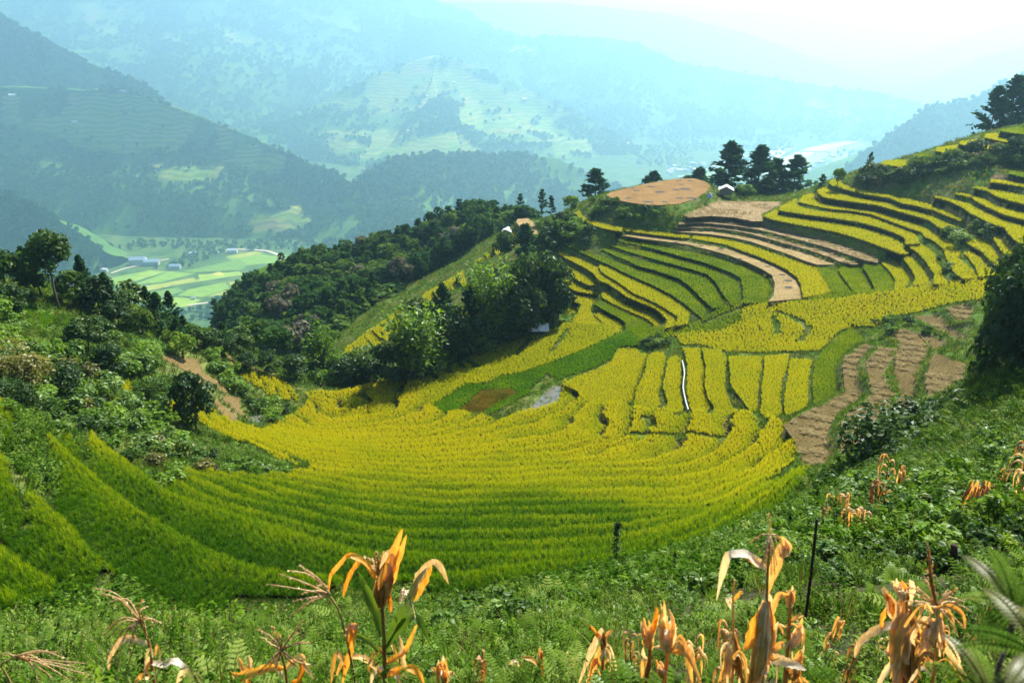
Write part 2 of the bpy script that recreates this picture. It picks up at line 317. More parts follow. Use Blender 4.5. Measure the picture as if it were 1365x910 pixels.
# ------------------------------------------------------------------ helpers
RNG = np.random.default_rng(7); random.seed(7)
def lattice(seed, ix, iy):
    h = (ix.astype(np.int64) * 374761393 + iy.astype(np.int64) * 668265263 + seed * 982451653) & 0xffffffff
    h = ((h ^ (h >> 13)) * 1274126177) & 0xffffffff
    return ((h ^ (h >> 16)) & 0xffff) / 65535.0
def vnoise(x, y, seed=0):
    xi, yi = np.floor(x), np.floor(y); a, b = x - xi, y - yi
    a = a * a * (3 - 2 * a); b = b * b * (3 - 2 * b)
    f = lambda i, j: lattice(seed, xi + i, yi + j)
    return (f(0, 0) * (1 - a) + f(1, 0) * a) * (1 - b) + (f(0, 1) * (1 - a) + f(1, 1) * a) * b
def fbm(x, y, oct=4, seed=0):
    s, w, t = 0.0, 1.0, 0.0
    for o in range(oct):
        s = s + w * (vnoise(x * 2 ** o, y * 2 ** o, seed + o) - 0.5); t += w; w *= 0.5
    return s / t * 2
def smooth(a, b, t):
    t = np.clip((t - a) / (b - a), 0, 1); return t * t * (3 - 2 * t)
def mesh_of(name, verts, faces, mats=(), smooth_shade=False, midx=None):
    me = bpy.data.meshes.new(name)
    me.from_pydata([tuple(v) for v in verts] if not isinstance(verts, np.ndarray) else verts.tolist(), [], faces if isinstance(faces, list) else faces.tolist())
    for m in mats: me.materials.append(m)
    if midx is not None: me.polygons.foreach_set("material_index", np.asarray(midx, np.int32))
    if smooth_shade: me.polygons.foreach_set("use_smooth", np.ones(len(me.polygons), bool))
    me.update(); return me
def link(name, data, parent=None, loc=None, **props):
    o = bpy.data.objects.new(name, data); COL.objects.link(o)
    if parent is not None: o.parent = parent
    if loc is not None: o.location = loc
    for k, v in props.items(): o[k] = v
    return o
def dup(o, parent=None, **props):
    c = o.copy(); COL.objects.link(c); c.parent = parent
    for k, v in props.items(): c[k] = v
    return c
class MB:
    """collects polygons; build() links them as one mesh object"""
    def __init__(s): s.v, s.f, s.m = [], [], []
    def add(s, verts, faces, m=0):
        n = len(s.v); s.v += [tuple(p) for p in verts]; s.f += [tuple(i + n for i in f) for f in faces]; s.m += [m] * len(faces)
    def box(s, c, d, rz=0.0, m=0):
        cx, cyy, cz = c; a, b, h = d[0] / 2, d[1] / 2, d[2] / 2; ca, sa = math.cos(rz), math.sin(rz)
        P = [(cx + x * ca - y * sa, cyy + x * sa + y * ca, cz + z) for z in (-h, h) for x, y in ((-a, -b), (a, -b), (a, b), (-a, b))]
        s.add(P, [(3, 2, 1, 0), (4, 5, 6, 7), (0, 1, 5, 4), (1, 2, 6, 5), (2, 3, 7, 6), (3, 0, 4, 7)], m)
    def tube(s, pts, radii, n=6, m=0, cap=True):
        pts = [Vector(p) for p in pts]; rings = []
        for i, p in enumerate(pts):
            t = (pts[min(i + 1, len(pts) - 1)] - pts[max(i - 1, 0)]).normalized()
            a = t.cross(Vector((0.3, 1, 0.1)) if abs(t.z) > 0.6 else Vector((0, 0, 1))).normalized(); b = t.cross(a)
            rings.append([p + (a * math.cos(2 * math.pi * k / n) + b * math.sin(2 * math.pi * k / n)) * radii[i] for k in range(n)])
        V = [q for r in rings for q in r]; F = []
        for i in range(len(pts) - 1):
            for k in range(n): F.append((i * n + k, i * n + (k + 1) % n, (i + 1) * n + (k + 1) % n, (i + 1) * n + k))
        if cap: F.append(tuple(range(n))[::-1]); F.append(tuple((len(pts) - 1) * n + k for k in range(n)))
        s.add(V, F, m)
    def mesh(s, name, mats, smooth_shade=False):
        return mesh_of(name, s.v, s.f, mats, smooth_shade, s.m)
    def build(s, name, mats, parent=None, smooth_shade=False, **props):
        return link(name, s.mesh(name, mats if isinstance(mats, (list, tuple)) else [mats], smooth_shade), parent, **props)
# ------------------------------------------------------------------ materials
def new_mat(name):
    m = bpy.data.materials.new(name); m.use_nodes = True; nt = m.node_tree; nt.nodes.clear()
    out = nt.nodes.new("ShaderNodeOutputMaterial"); return m, nt, out
def N(nt, typ, **kw):
    n = nt.nodes.new("ShaderNode" + typ)
    for k, v in kw.items():
        if k.startswith("i_"): n.inputs[k[2:].replace('_', ' ')].default_value = v
        elif k[0] == "n" and k[1:].isdigit(): n.inputs[int(k[1:])].default_value = v
        else: setattr(n, k, v)
    return n
def ramp(nt, fac, stops):
    r = nt.nodes.new("ShaderNodeValToRGB"); e = r.color_ramp.elements
    while len(e) < len(stops): e.new(0.5)
    for q, (p, c) in zip(e, stops): q.position = p; q.color = (*c, 1)
    nt.links.new(fac, r.inputs[0]); return r.outputs[0]
def pos(nt): return nt.nodes.new("ShaderNodeNewGeometry").outputs["Position"]
def noise(nt, scale, detail=4, vec=None, rough=0.55):
    n = N(nt, "TexNoise", i_Scale=scale, i_Detail=detail, i_Roughness=rough)
    nt.links.new(vec if vec is not None else pos(nt), n.inputs["Vector"]); return n.outputs["Fac"]
def mixc(nt, fac, a, b, blend='MIX'):
    m = N(nt, "Mix", data_type='RGBA', blend_type=blend)
    for s, x in ((m.inputs[0], fac), (m.inputs[6], a), (m.inputs[7], b)):
        if isinstance(x, (int, float)): s.default_value = x
        elif isinstance(x, tuple): s.default_value = (*x, 1) if len(x) == 3 else x
        else: nt.links.new(x, s)
    return m.outputs[2]
def math_n(nt, op, a, b=0.0, clamp=False):
    m = N(nt, "Math", operation=op, use_clamp=clamp)
    for s, x in ((m.inputs[0], a), (m.inputs[1], b)):
        if isinstance(x, (int, float)): s.default_value = x
        else: nt.links.new(x, s)
    return m.outputs[0]
def principled(nt, out, color, rough=0.8, bump=None, bstr=0.5, bdist=0.1, spec=0.2, metallic=0.0):
    p = N(nt, "BsdfPrincipled", i_Roughness=rough, i_Metallic=metallic); p.inputs["Specular IOR Level"].default_value = spec
    if isinstance(color, tuple): p.inputs["Base Color"].default_value = (*color, 1)
    else: nt.links.new(color, p.inputs["Base Color"])
    if bump is not None:
        b = N(nt, "Bump", i_Strength=bstr, i_Distance=bdist); nt.links.new(bump, b.inputs["Height"]); nt.links.new(b.outputs[0], p.inputs["Normal"])
    nt.links.new(p.outputs[0], out.inputs[0]); return p
def leafy(name, stops, scale=0.35, trans=0.45, gloss=0.0, tint=(1.25, 1.15, 0.5), inst=False, attr=None, vary=0.35):
    """leaf material: reflecting and light passing through; colour varies by place and by plant"""
    m, nt, out = new_mat(name)
    f = noise(nt, scale, 3)
    oi = N(nt, "ObjectInfo").outputs["Random"]
    f = math_n(nt, 'ADD', math_n(nt, 'MULTIPLY', f, 1.0), math_n(nt, 'MULTIPLY', math_n(nt, 'SUBTRACT', oi, 0.5), vary), True)
    c = ramp(nt, f, stops)
    d = N(nt, "BsdfDiffuse"); nt.links.new(c, d.inputs[0])
    t = N(nt, "BsdfTranslucent"); nt.links.new(mixc(nt, 1.0, c, tint, 'MULTIPLY'), t.inputs[0])
    mx = N(nt, "MixShader", n0=trans); nt.links.new(d.outputs[0], mx.inputs[1]); nt.links.new(t.outputs[0], mx.inputs[2])
    last = mx.outputs[0]
    if gloss > 0:
        g = N(nt, "BsdfGlossy", i_Roughness=0.42); g.inputs[0].default_value = (1, 1, 1, 1)
        m2 = N(nt, "MixShader", n0=gloss); nt.links.new(last, m2.inputs[1]); nt.links.new(g.outputs[0], m2.inputs[2]); last = m2.outputs[0]
    nt.links.new(last, out.inputs[0]); return m
def rice_mat(name, ripe_attr=True):
    m, nt, out = new_mat(name)
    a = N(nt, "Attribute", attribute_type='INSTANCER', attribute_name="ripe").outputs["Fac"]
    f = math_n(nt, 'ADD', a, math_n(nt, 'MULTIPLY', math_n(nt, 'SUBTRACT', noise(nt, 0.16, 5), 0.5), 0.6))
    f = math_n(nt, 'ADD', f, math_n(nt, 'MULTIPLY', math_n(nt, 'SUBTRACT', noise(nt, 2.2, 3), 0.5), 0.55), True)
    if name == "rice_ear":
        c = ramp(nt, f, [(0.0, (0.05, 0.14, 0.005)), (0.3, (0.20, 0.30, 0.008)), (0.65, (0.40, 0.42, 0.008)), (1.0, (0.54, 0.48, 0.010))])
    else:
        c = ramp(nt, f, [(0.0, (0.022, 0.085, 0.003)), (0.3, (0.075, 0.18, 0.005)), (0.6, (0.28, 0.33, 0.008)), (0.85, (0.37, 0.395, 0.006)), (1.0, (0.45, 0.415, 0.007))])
    d = N(nt, "BsdfDiffuse"); nt.links.new(c, d.inputs[0])
    t = N(nt, "BsdfTranslucent"); nt.links.new(mixc(nt, 1.0, c, (1.1, 1.1, 0.5), 'MULTIPLY'), t.inputs[0])
    mx = N(nt, "MixShader", n0=0.5); nt.links.new(d.outputs[0], mx.inputs[1]); nt.links.new(t.outputs[0], mx.inputs[2])
    nt.links.new(mx.outputs[0], out.inputs[0]); return m
M = {}
M['rice_stem'] = leafy('rice_stem', [(0.2, (0.018, 0.04, 0.005)), (0.8, (0.055, 0.085, 0.01))], 1.0, 0.3)  # green stems, darkened in colour for the shade low in the tufts
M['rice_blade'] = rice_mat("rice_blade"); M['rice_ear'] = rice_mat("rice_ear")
def ground_mat():
    m, nt, out = new_mat("hillside_ground")
    at = N(nt, "Attribute", attribute_name="cover").outputs["Color"]
    sep = N(nt, "SeparateColor"); nt.links.new(at, sep.inputs[0])
    n1, n2 = noise(nt, 0.12, 5), noise(nt, 1.6, 4)
    grass = ramp(nt, math_n(nt, 'ADD', math_n(nt, 'MULTIPLY', n1, 0.6), math_n(nt, 'MULTIPLY', n2, 0.5)), [(0.25, (0.025, 0.055, 0.012)), (0.5, (0.05, 0.10, 0.015)), (0.75, (0.10, 0.15, 0.02))])
    soil = ramp(nt, n2, [(0.3, (0.09, 0.06, 0.03)), (0.7, (0.20, 0.14, 0.075))])
    crop = ramp(nt, n2, [(0.3, (0.012, 0.018, 0.005)), (0.7, (0.045, 0.05, 0.01))])  # ground below crops, shade between the plants put into its colour
    humus = ramp(nt, n2, [(0.3, (0.012, 0.010, 0.006)), (0.7, (0.05, 0.038, 0.022))]); grass = mixc(nt, sep.outputs[2], grass, humus); c = mixc(nt, sep.outputs[0], grass, soil); c = mixc(nt, sep.outputs[1], c, crop)
    principled(nt, out, c, 0.95, n2, 0.7, 0.25, 0.05); return m
M['ground'] = ground_mat()
def stubble_mat(name, stops, sc=2.5, rows=True):
    m, nt, out = new_mat(name)
    n1 = noise(nt, 0.25, 4); n2 = noise(nt, sc, 5)
    c = ramp(nt, math_n(nt, 'ADD', math_n(nt, 'MULTIPLY', n1, 0.45), math_n(nt, 'MULTIPLY', n2, 0.6)), stops)
    principled(nt, out, c, 0.95, n2, 0.8, 0.12, 0.05); return m
M['stub_b'] = stubble_mat("bare_stubble", [(0.3, (0.11, 0.085, 0.035)), (0.55, (0.22, 0.16, 0.07)), (0.75, (0.33, 0.25, 0.12))])
M['stub_o'] = stubble_mat("orange_stubble", [(0.3, (0.09, 0.055, 0.018)), (0.5, (0.17, 0.10, 0.036)), (0.75, (0.25, 0.16, 0.066))], 4.0)
M['stub_l'] = stubble_mat('brown_earth', [(0.3, (0.06, 0.042, 0.016)), (0.55, (0.115, 0.08, 0.03)), (0.75, (0.17, 0.13, 0.05))])
M['stub_d'] = stubble_mat("dry_stubble", [(0.3, (0.09, 0.065, 0.025)), (0.5, (0.18, 0.13, 0.065)), (0.72, (0.30, 0.23, 0.13))], 1.6)
M['stub_s'] = stubble_mat("straw_stubble", [(0.3, (0.045, 0.034, 0.012)), (0.55, (0.095, 0.07, 0.026)), (0.75, (0.16, 0.12, 0.05))], 3.2)
# ------------------------------------------------------------------ scattering (uncountable plants)
def scatter_tree(name, variants):
    ng = bpy.data.node_groups.new(name, 'GeometryNodeTree')
    ng.interface.new_socket("Geometry", in_out='INPUT', socket_type='NodeSocketGeometry'); ng.interface.new_socket("Geometry", in_out='OUTPUT', socket_type='NodeSocketGeometry')
    nn = ng.nodes; gi = nn.new("NodeGroupInput"); go = nn.new("NodeGroupOutput")
    join = nn.new("GeometryNodeJoinGeometry")
    for v in reversed(variants):
        oi = nn.new("GeometryNodeObjectInfo"); oi.inputs["Object"].default_value = v
        g2i = nn.new("GeometryNodeGeometryToInstance"); ng.links.new(oi.outputs["Geometry"], g2i.inputs[0]); ng.links.new(g2i.outputs[0], join.inputs[0])
    iop = nn.new("GeometryNodeInstanceOnPoints"); iop.inputs["Pick Instance"].default_value = True
    def attr(n, t):
        a = nn.new("GeometryNodeInputNamedAttribute"); a.data_type = t; a.inputs[0].default_value = n; return a.outputs[0]
    ng.links.new(gi.outputs[0], iop.inputs["Points"]); ng.links.new(join.outputs[0], iop.inputs["Instance"])
    ng.links.new(attr("pt", 'BOOLEAN'), iop.inputs["Selection"]); ng.links.new(attr("pick", 'INT'), iop.inputs["Instance Index"])
    ng.links.new(attr("turn", 'FLOAT_VECTOR'), iop.inputs["Rotation"]); ng.links.new(attr("size", 'FLOAT_VECTOR'), iop.inputs["Scale"])
    sep = nn.new("GeometryNodeDeleteGeometry"); sep.domain = 'POINT'
    ng.links.new(gi.outputs[0], sep.inputs[0]); ng.links.new(attr("pt", 'BOOLEAN'), sep.inputs["Selection"])
    j2 = nn.new("GeometryNodeJoinGeometry"); ng.links.new(iop.outputs[0], j2.inputs[0]); ng.links.new(sep.outputs[0], j2.inputs[0])
    ng.links.new(j2.outputs[0], go.inputs[0]); return ng
def scatter(name, ng, nvar, pts, size, turn=None, ripe=None, base=None, mats=(), parent=None, **props):
    """one object: a base mesh (verts, faces) and a plant at every point"""
    bv, bf = base if base is not None else (np.zeros((0, 3)), [])
    nb, n = len(bv), len(pts)
    me = mesh_of(name, np.concatenate([np.asarray(bv, float).reshape(-1, 3), pts]), bf, mats)
    def put(an, typ, data, key):
        a = me.attributes.new(an, typ, 'POINT'); a.data.foreach_set(key, data)
    put("pt", 'BOOLEAN', np.concatenate([np.zeros(nb, bool), np.ones(n, bool)]), "value")
    put("pick", 'INT', np.concatenate([np.zeros(nb, np.int32), RNG.integers(0, nvar, n).astype(np.int32)]), "value")
    sz = np.zeros((nb + n, 3), np.float32); sz[nb:] = size if np.ndim(size) == 2 else np.repeat(np.asarray(size, np.float32)[:, None], 3, 1); put("size", 'FLOAT_VECTOR', sz.ravel(), "vector")
    tr = np.zeros((nb + n, 3), np.float32)
    if turn is None: tr[nb:, 2] = RNG.uniform(0, 6.283, n)
    else: tr[nb:] = turn
    put("turn", 'FLOAT_VECTOR', tr.ravel(), "vector")
    rp = np.zeros(nb + n, np.float32); rp[nb:] = 0 if ripe is None else ripe; put("ripe", 'FLOAT', rp, "value")
    o = link(name, me, parent, **props)
    md = o.modifiers.new("plants", 'NODES'); md.node_group = ng
    return o
def source(name, me):      # plant shape that the scattering copies; not itself in the scene
    return bpy.data.objects.new(name, me)
# plant shapes -----------------------------------------------------
def blade(mb, base, az, lean, length, width, droop, segs=3, m=0, twist=0.0, stem=None):
    """a grass-like blade: leaves the base at `lean` from upright towards `az`, bending over by `droop`"""
    p = Vector(base); a = lean; pts = []; d = Vector((math.cos(az), math.sin(az), 0)); side = Vector((-d.y, d.x, 0))
    if twist: side = (side * math.cos(twist) + Vector((0, 0, 1)) * math.sin(twist)).normalized()
    V = []; F = []
    for i in range(segs + 1):
        t = i / segs; w = width * (1 - t) ** 0.6 * (0.7 + 0.6 * min(t * 3, 1)) * 0.5
        if i == segs: V.append(p.copy())
        else: V += [p - side * w, p + side * w]
        step = length / segs; p = p + (d * math.sin(a) + Vector((0, 0, 1)) * math.cos(a)) * step; a += droop / segs
    for i in range(segs - 1): F.append((2 * i, 2 * i + 1, 2 * i + 3, 2 * i + 2))
    F.append((2 * segs - 2, 2 * segs - 1, 2 * segs))
    mb.add(V, F, m)
    if stem is not None: mb.m[-len(F)] = stem
def rice_tuft(seed, n=15, ears=7, w=0.03, hgt=0.72):
    r = random.Random(seed); mb = MB()
    for i in range(n):
        az = r.uniform(0, 6.283); rr = 0.16 * r.random() ** 0.5
        blade(mb, (rr * math.cos(az), rr * math.sin(az), 0), az + r.uniform(-.6, .6), r.uniform(0.05, 0.35), hgt * r.uniform(0.75, 1.1), w, r.uniform(0.2, 1.0), 3, 0, 0.0, 2)
    for i in range(ears):
        az = r.uniform(0, 6.283); rr = 0.14 * r.random() ** 0.5
        blade(mb, (rr * math.cos(az), rr * math.sin(az), hgt * 0.55), az, r.uniform(0.15, 0.4), hgt * 0.6, w * 1.05, r.uniform(1.5, 2.4), 3, 1)
    return source("rice_plant", mb.mesh("rice_plant", [M['rice_blade'], M['rice_ear'], M['rice_stem']]))
# ------------------------------------------------------------------ sloping fields: outlines in the photograph
ZONES = {
 'bowl': "408 526 440 524 470 520 500 512 530 505 556 491 562 500 573 543 592 554 614 552 628 553 643 558 660 564 680 559 700 553 722 548 740 541 748 531 748 515 752 511 771 520 788 538 827 543 845 546 868 550 890 551 903 552 926 552 945 556 985 555 1003 550 1024 563 1044 567 1060 590 1060 610 1053 625 1030 640 1020 648 1030 655 1075 656 1065 672 1045 690 1040 705 1000 737 920 772 850 792 800 797 700 817 600 824 480 817 420 832 330 824 300 837 240 826 150 803 100 826 60 850 40 905 0 905 0 560 14 562 24 590 28 625 20 655 30 690 40 716 50 735 48 700 56 688 72 685 78 650 77 610 83 592 95 595 112 625 124 640 126 610 137 603 150 610 165 632 190 655 215 662 246 634 270 632 300 637 340 642 404 635 420 628 385 612 362 598 345 580 360 573 373 566 399 551 412 537",
 'upper': "990 405 1034 406 1120 399.7 1190 388 1260 378 1300 370 1336 372 1336 390 1300 402 1260 408 1215 420 1180 425 1165 437 1140 435 1120 442 1092 469 1020 471 972 471 935 461 910 461 897 448 920 445 961 441.7 987 428.8",
 'west': "560 489.5 576 486 602 475 616 463.6 631 461.7 657 456 697 451.5 705 449 742 441 752 434.5 772 432 803 434 812 437 828 443 780 466.8 738 483 697 497.5 663 504 650 512 621 513.7 592 531.5 573 542.8 564 505",
 'ledge': "153 521 173 510 175 526 190 530 199 515 203 533 232 543 255 548 278 548 294 559 329 572 344 574 360 590 380 610 404 633 360 611 338 598 303 587 272 572 254 563 245 565 206 547.7 168 529",
 'patch': "311 500 330 501 350 505 370 508 383 514 396 530 398 537 385 538 362 531 345 520 330 512",
}
STREAM = {
 'lower': "573 543 592 531.5 621 513.7 650 512 663 504 697 497.5 738 483 780 466.8 815 450 838 441 870 440 853 456 848 462 824 463 815 479 795 490 765 500 745 508 730 500 712 514 702 527 670 545 643 557 628 552 643 553 665 537 690 525 683 520 643 520 610 549 592 552",
 'upper': "840 441 865 438 885 436 900 435 930 430 945 420 968 409 990 403 1023 402 1071 398 1108 389 1164 387 1195 385 1188 389 1120 399.5 1034 406 990 406 985 429 961 441.7 920 445 897 448 880 456 853 456",
}
BROWN = "612 549 643 521 683 521 690 525 665 537 643 552 628 552"
WATER = {'pond': "690 552 705 545 722 527 735 515 747 514 748 530 740 540 720 548 700 553",
         'puddle': "1022 648 1042 640 1062 637 1084 640 1088 645 1068 652 1030 653",
         'pool': "327 560 335 555 348 553 358 556 359 564 352 571 338 567"}
def cast_poly(s, y0=2.0, step=6.0):
    p = L(s); o = []
    for (u0, v0), (u1, v1) in zip(p, p[1:] + p[:1]):
        m = max(1, int(math.hypot(u1 - u0, v1 - v0) / step)); o += [(u0 + (u1 - u0) * i / m, v0 + (v1 - v0) * i / m) for i in range(m)]
    o = np.array(o); near = o[:, 0] < 300
    c = np.empty((len(o), 3))
    if near.any(): c[near] = cast(o[near, 0], o[near, 1], y0=min(y0, 20.0))
    if (~near).any(): c[~near] = cast(o[~near, 0], o[~near, 1], y0=y0)
    return c[~np.isnan(c[:, 0])]
GXX, GYY = np.meshgrid(gx, gy)
# sloping fields step down in many low terraces
WOB = 1.1 * fbm(GXX / 24, GYY / 16, 3, 11) + 0.45 * fbm(GXX / 7, GYY / 5, 2, 12)
BRK = np.array([-20, -24, -27.5, -31.2, -35.5, -39.5, -41.8, -43.6, -45.2, -46.6, -47.8, -49.0, -50.2, -51.4, -52.5, -53.6, -54.6, -55.6, -56.5, -57.4, -58.3, -59.2, -60.0, -60.8, -61.6, -62.4, -63.2, -64.2, -66])
def terrace(s):
    k = np.clip(np.searchsorted(-BRK, -s, side='right') - 1, 0, len(BRK) - 2)
    hi, lo = BRK[k], BRK[k + 1]; h = hi - lo; t = np.clip((hi - s) / h, 0, 1)
    global TT; TT = t
    return k, hi - h * (0.24 * t + 0.76 * smooth(0.85, 1.0, t))
BAND, TZ = terrace(S0 + WOB)
TZ = TZ - WOB
fixed = np.full(S0.shape, np.nan); crop = np.zeros(S0.shape); soil = np.zeros(S0.shape); zone_of = np.zeros(S0.shape, np.int8)
ZCELL = {}
for zi, (nm, s) in enumerate(ZONES.items()):
    P = cast_poly(s, 36.0 if nm == 'bowl' else 60.0)
    jj, ii = raster(P[:, :2], None); fixed[jj, ii] = TZ[jj, ii] if nm not in ('upper', 'west') else S0[jj, ii] + .25 * WOB[jj, ii]; crop[jj, ii] = 1; zone_of[jj, ii] = zi + 1; ZCELL[nm] = (jj, ii)
SPOLY = {}
for nm, s in STREAM.items():
    P = cast_poly(s, 60.0)[:, :2]; SPOLY[nm] = P
    jj, ii = raster(P, None); zone_of[jj, ii] = 20; ZCELL['stream_' + nm] = (jj, ii); crop[jj, ii] = 1
    fixed[jj, ii] = S0[jj, ii] + (0.15 * fbm(GXX[jj, ii] / 5, GYY[jj, ii] / 5, 3, 3))
BPOLY = cast_poly(BROWN, 60.0)
WPOLY = {k: cast_poly(s, 62.0) for k, s in WATER.items()}
WZ = {}
for nm, P in list(WPOLY.items()):
    WZ[nm] = float(np.mean(P[:, 2])); WPOLY[nm] = P = np.c_[to_plane(L(WATER[nm]), WZ[nm] - .05), np.full(len(to_plane(L(WATER[nm]), WZ[nm])), WZ[nm])]
    jj, ii = raster(P[:, :2], None); fixed[jj, ii] = WZ[nm] - 0.25; soil[jj, ii] = 1; crop[jj, ii] = 0; zone_of[jj, ii] = 30
LEFT = [k for k, (kind, a, b) in enumerate(PAD) if a[0][0] < 440]
for k, (kind, a, b) in enumerate(PAD):
    if k in LEFT:       # the small plots on the left hill slope with it
        P = [hit0 for hit0 in cast(*np.array(pad_poly(a, b)).T, y0=60.0)]; GROUND[k] = np.array([q[:2] for q in P if not np.isnan(q[0])])
    jj, ii = raster(GROUND[k], None)
    if k in LEFT: fixed[jj, ii] = S0[jj, ii] - CROP[kind] * 0.5; crop[jj, ii] = 1 if CROP[kind] else 0; zone_of[jj, ii] = 41; soil[jj, ii] = 0 if CROP[kind] else 1; continue
    fixed[jj, ii] = ZK[k] - CROP[kind]; crop[jj, ii] = 1 if CROP[kind] else 0; zone_of[jj, ii] = 40; soil[jj, ii] = 0 if CROP[kind] else 1
delta = np.where(np.isnan(fixed), 0.0, fixed - S0); FREE = np.isnan(fixed)
CUTS = ["1034 417 1048 421 1062 428 1074 437 1082 441", "1078 440 1074 448 1066 456", "1031 424 1035 434 1036 446", "573 493 577 500 582 506", "588 482 594 490 600 500", "602 476 611 487 619 493", "620 484 630 487 636 492", "559 497 562 507", "838 586 850 582 866 585 900 583 930 586 962 587", "1002 548 1010 558 1018 570", "905 556 912 550", "858 560 870 575", "985 412 960 422 938 432", "690 475 700 462 706 455", "735 470 748 455 756 442", "1190 345 1196 352", "770 512 776 524 786 532"]
for s in CUTS:
    P = np.array(L(s)); o = []
    for (u0, v0), (u1, v1) in zip(P, P[1:]): o += [(u0 + (u1 - u0) * t / 12, v0 + (v1 - v0) * t / 12) for t in range(13)]
    o = np.array(o); C_ = cast(o[:, 0], o[:, 1], y0=60.0)
    for x, y, _z in C_:
        if math.isnan(x): continue
        i, j = int((x - GX0) / GS), int((y - GY0) / GS); sl = (slice(max(j - 2, 0), j + 3), slice(max(i - 2, 0), i + 3)); q = np.hypot(GXX[sl] - x, GYY[sl] - y) < .62
        zz_ = zone_of[sl]; q &= zz_ < 30; fixed[sl] = np.where(q, np.nan, fixed[sl]); crop[sl] = np.where(q, 0, crop[sl]); zone_of[sl] = np.where(q, 0, zz_)
smask = np.zeros(S0.shape, bool)
for k, (kind, a, b) in enumerate(PAD):
    if kind == 's': jj, ii = raster(GROUND[k], None); smask[jj, ii] = True
delta = np.where(np.isnan(fixed), 0.0, fixed - S0); FREE = np.isnan(fixed)
for it in range(220):
    p = np.pad(delta, 1, mode='edge')
    avg = 0.25 * (p[:-2, 1:-1] + p[2:, 1:-1] + p[1:-1, :-2] + p[1:-1, 2:]) * 0.998
    delta = np.where(FREE, avg, delta)
rough = 0.35 * fbm(GXX / 4.5, GYY / 4.5, 3, 5) + 0.9 * fbm(GXX / 16, GYY / 16, 2, 6) * smooth(0.02, 0.2, 0.2 - np.abs(delta))
near_fixed = (~FREE).astype(float)
for it in range(6):
    p = np.pad(near_fixed, 1, mode='edge'); near_fixed = np.maximum(near_fixed, 0.2 * (p[:-2, 1:-1] + p[2:, 1:-1] + p[1:-1, :-2] + p[1:-1, 2:] + p[1:-1, 1:-1]))
H = S0 + delta + np.where(FREE, rough * (1 - np.clip(near_fixed * 1.3, 0, 1)), 0)
BUND = smask.copy()
for it in range(3): q_ = np.pad(BUND, 1); BUND = q_[:-2, 1:-1] | q_[2:, 1:-1] | q_[1:-1, :-2] | q_[1:-1, 2:] | q_[1:-1, 1:-1]
BUND &= FREE; H = H + np.where(BUND, .3, 0)
sg = np.hypot(*np.gradient(H, GS))
soil = np.where(FREE, smooth(0.30, 0.62, vnoise(GXX / 6, GYY / 6, 21)) * 0.35 + 0.25 * smooth(1.0, 2.2, sg), soil)
soil = np.where((GYY < 62) & ~((GXX < -8) & (H < -24)) & (H > -40), 0, soil)
# bare earth: eroded spots and the path round the hill
for s, amt in (("185 568 205 575 240 592 262 606 240 612 205 600 185 588", .95), ("1130 244 1160 252 1200 258 1235 262 1240 266 1190 262 1140 252", .7), ("1318 223 1350 220 1366 218 1366 224 1330 228", .9),
               ("1232 254 1250 256 1248 264 1236 262", .9), ("180 566 200 571 230 588 250 610 225 600", .6), ("120 570 160 590 155 600 118 580", .6)):
    P = cast_poly(s, 2.0); jj, ii = raster(P[:, :2], None); soil[jj, ii] = amt
hill_v = np.stack([GXX, GYY, H], -1).reshape(-1, 3)
_idx = np.arange(NX * NY).reshape(NY, NX)
hill_f = np.stack([_idx[:-1, :-1], _idx[:-1, 1:], _idx[1:, 1:], _idx[1:, :-1]], -1).reshape(-1, 4)
def grid_mesh(name, v, f, mats):
    me = bpy.data.meshes.new(name); n, m = len(v), len(f)
    me.vertices.add(n); me.vertices.foreach_set("co", v.astype(np.float32).ravel())
    me.loops.add(m * 4); me.loops.foreach_set("vertex_index", f.astype(np.int32).ravel())
    me.polygons.add(m); me.polygons.foreach_set("loop_start", (np.arange(m) * 4).astype(np.int32))
    me.polygons.foreach_set("use_smooth", np.ones(m, bool))
    for q in mats: me.materials.append(q)
    me.update(calc_edges=True); me.validate(); return me
me = grid_mesh("terraced_hillside", hill_v, hill_f, [M['ground']])
ca = me.color_attributes.new("cover", 'FLOAT_COLOR', 'POINT')
cc = np.zeros((NX * NY, 4), np.float32); cc[:, 0] = np.clip(soil, 0, 1).ravel(); cc[:, 1] = crop.ravel(); cc[:, 2] = ((GYY < 62) & ~((GXX < -8) & (H < -24)) & (H > -40)).ravel() * .85; cc[:, 3] = 1
ca.data.foreach_set("color", cc.ravel())
HILL = link("terraced_hillside", me, kind="structure")
# the ridge and slopes round it, coarser
rx = np.arange(-420, 424, 4.0); ry = np.arange(-60, 584, 4.0); RX, RY = np.meshgrid(rx, ry)
RZ = np.clip(tps_eval(TP, TC, np.stack([RX, RY], -1).reshape(-1, 2) / 100.0).reshape(RX.shape), -246, 40)
RZ = RZ + 2.0 * fbm(RX / 30, RY / 30, 3, 31)
RZ = np.where(RZ < -150, -150 + (RZ + 150) * 6.6, RZ)
_in = smooth(0, 6, RX - GX0) * smooth(0, 6, GX1 - RX) * smooth(0, 6, GY1 - RY) * smooth(0, 6, RY - GY0)
RZ = RZ - 0.4 - 7.0 * _in
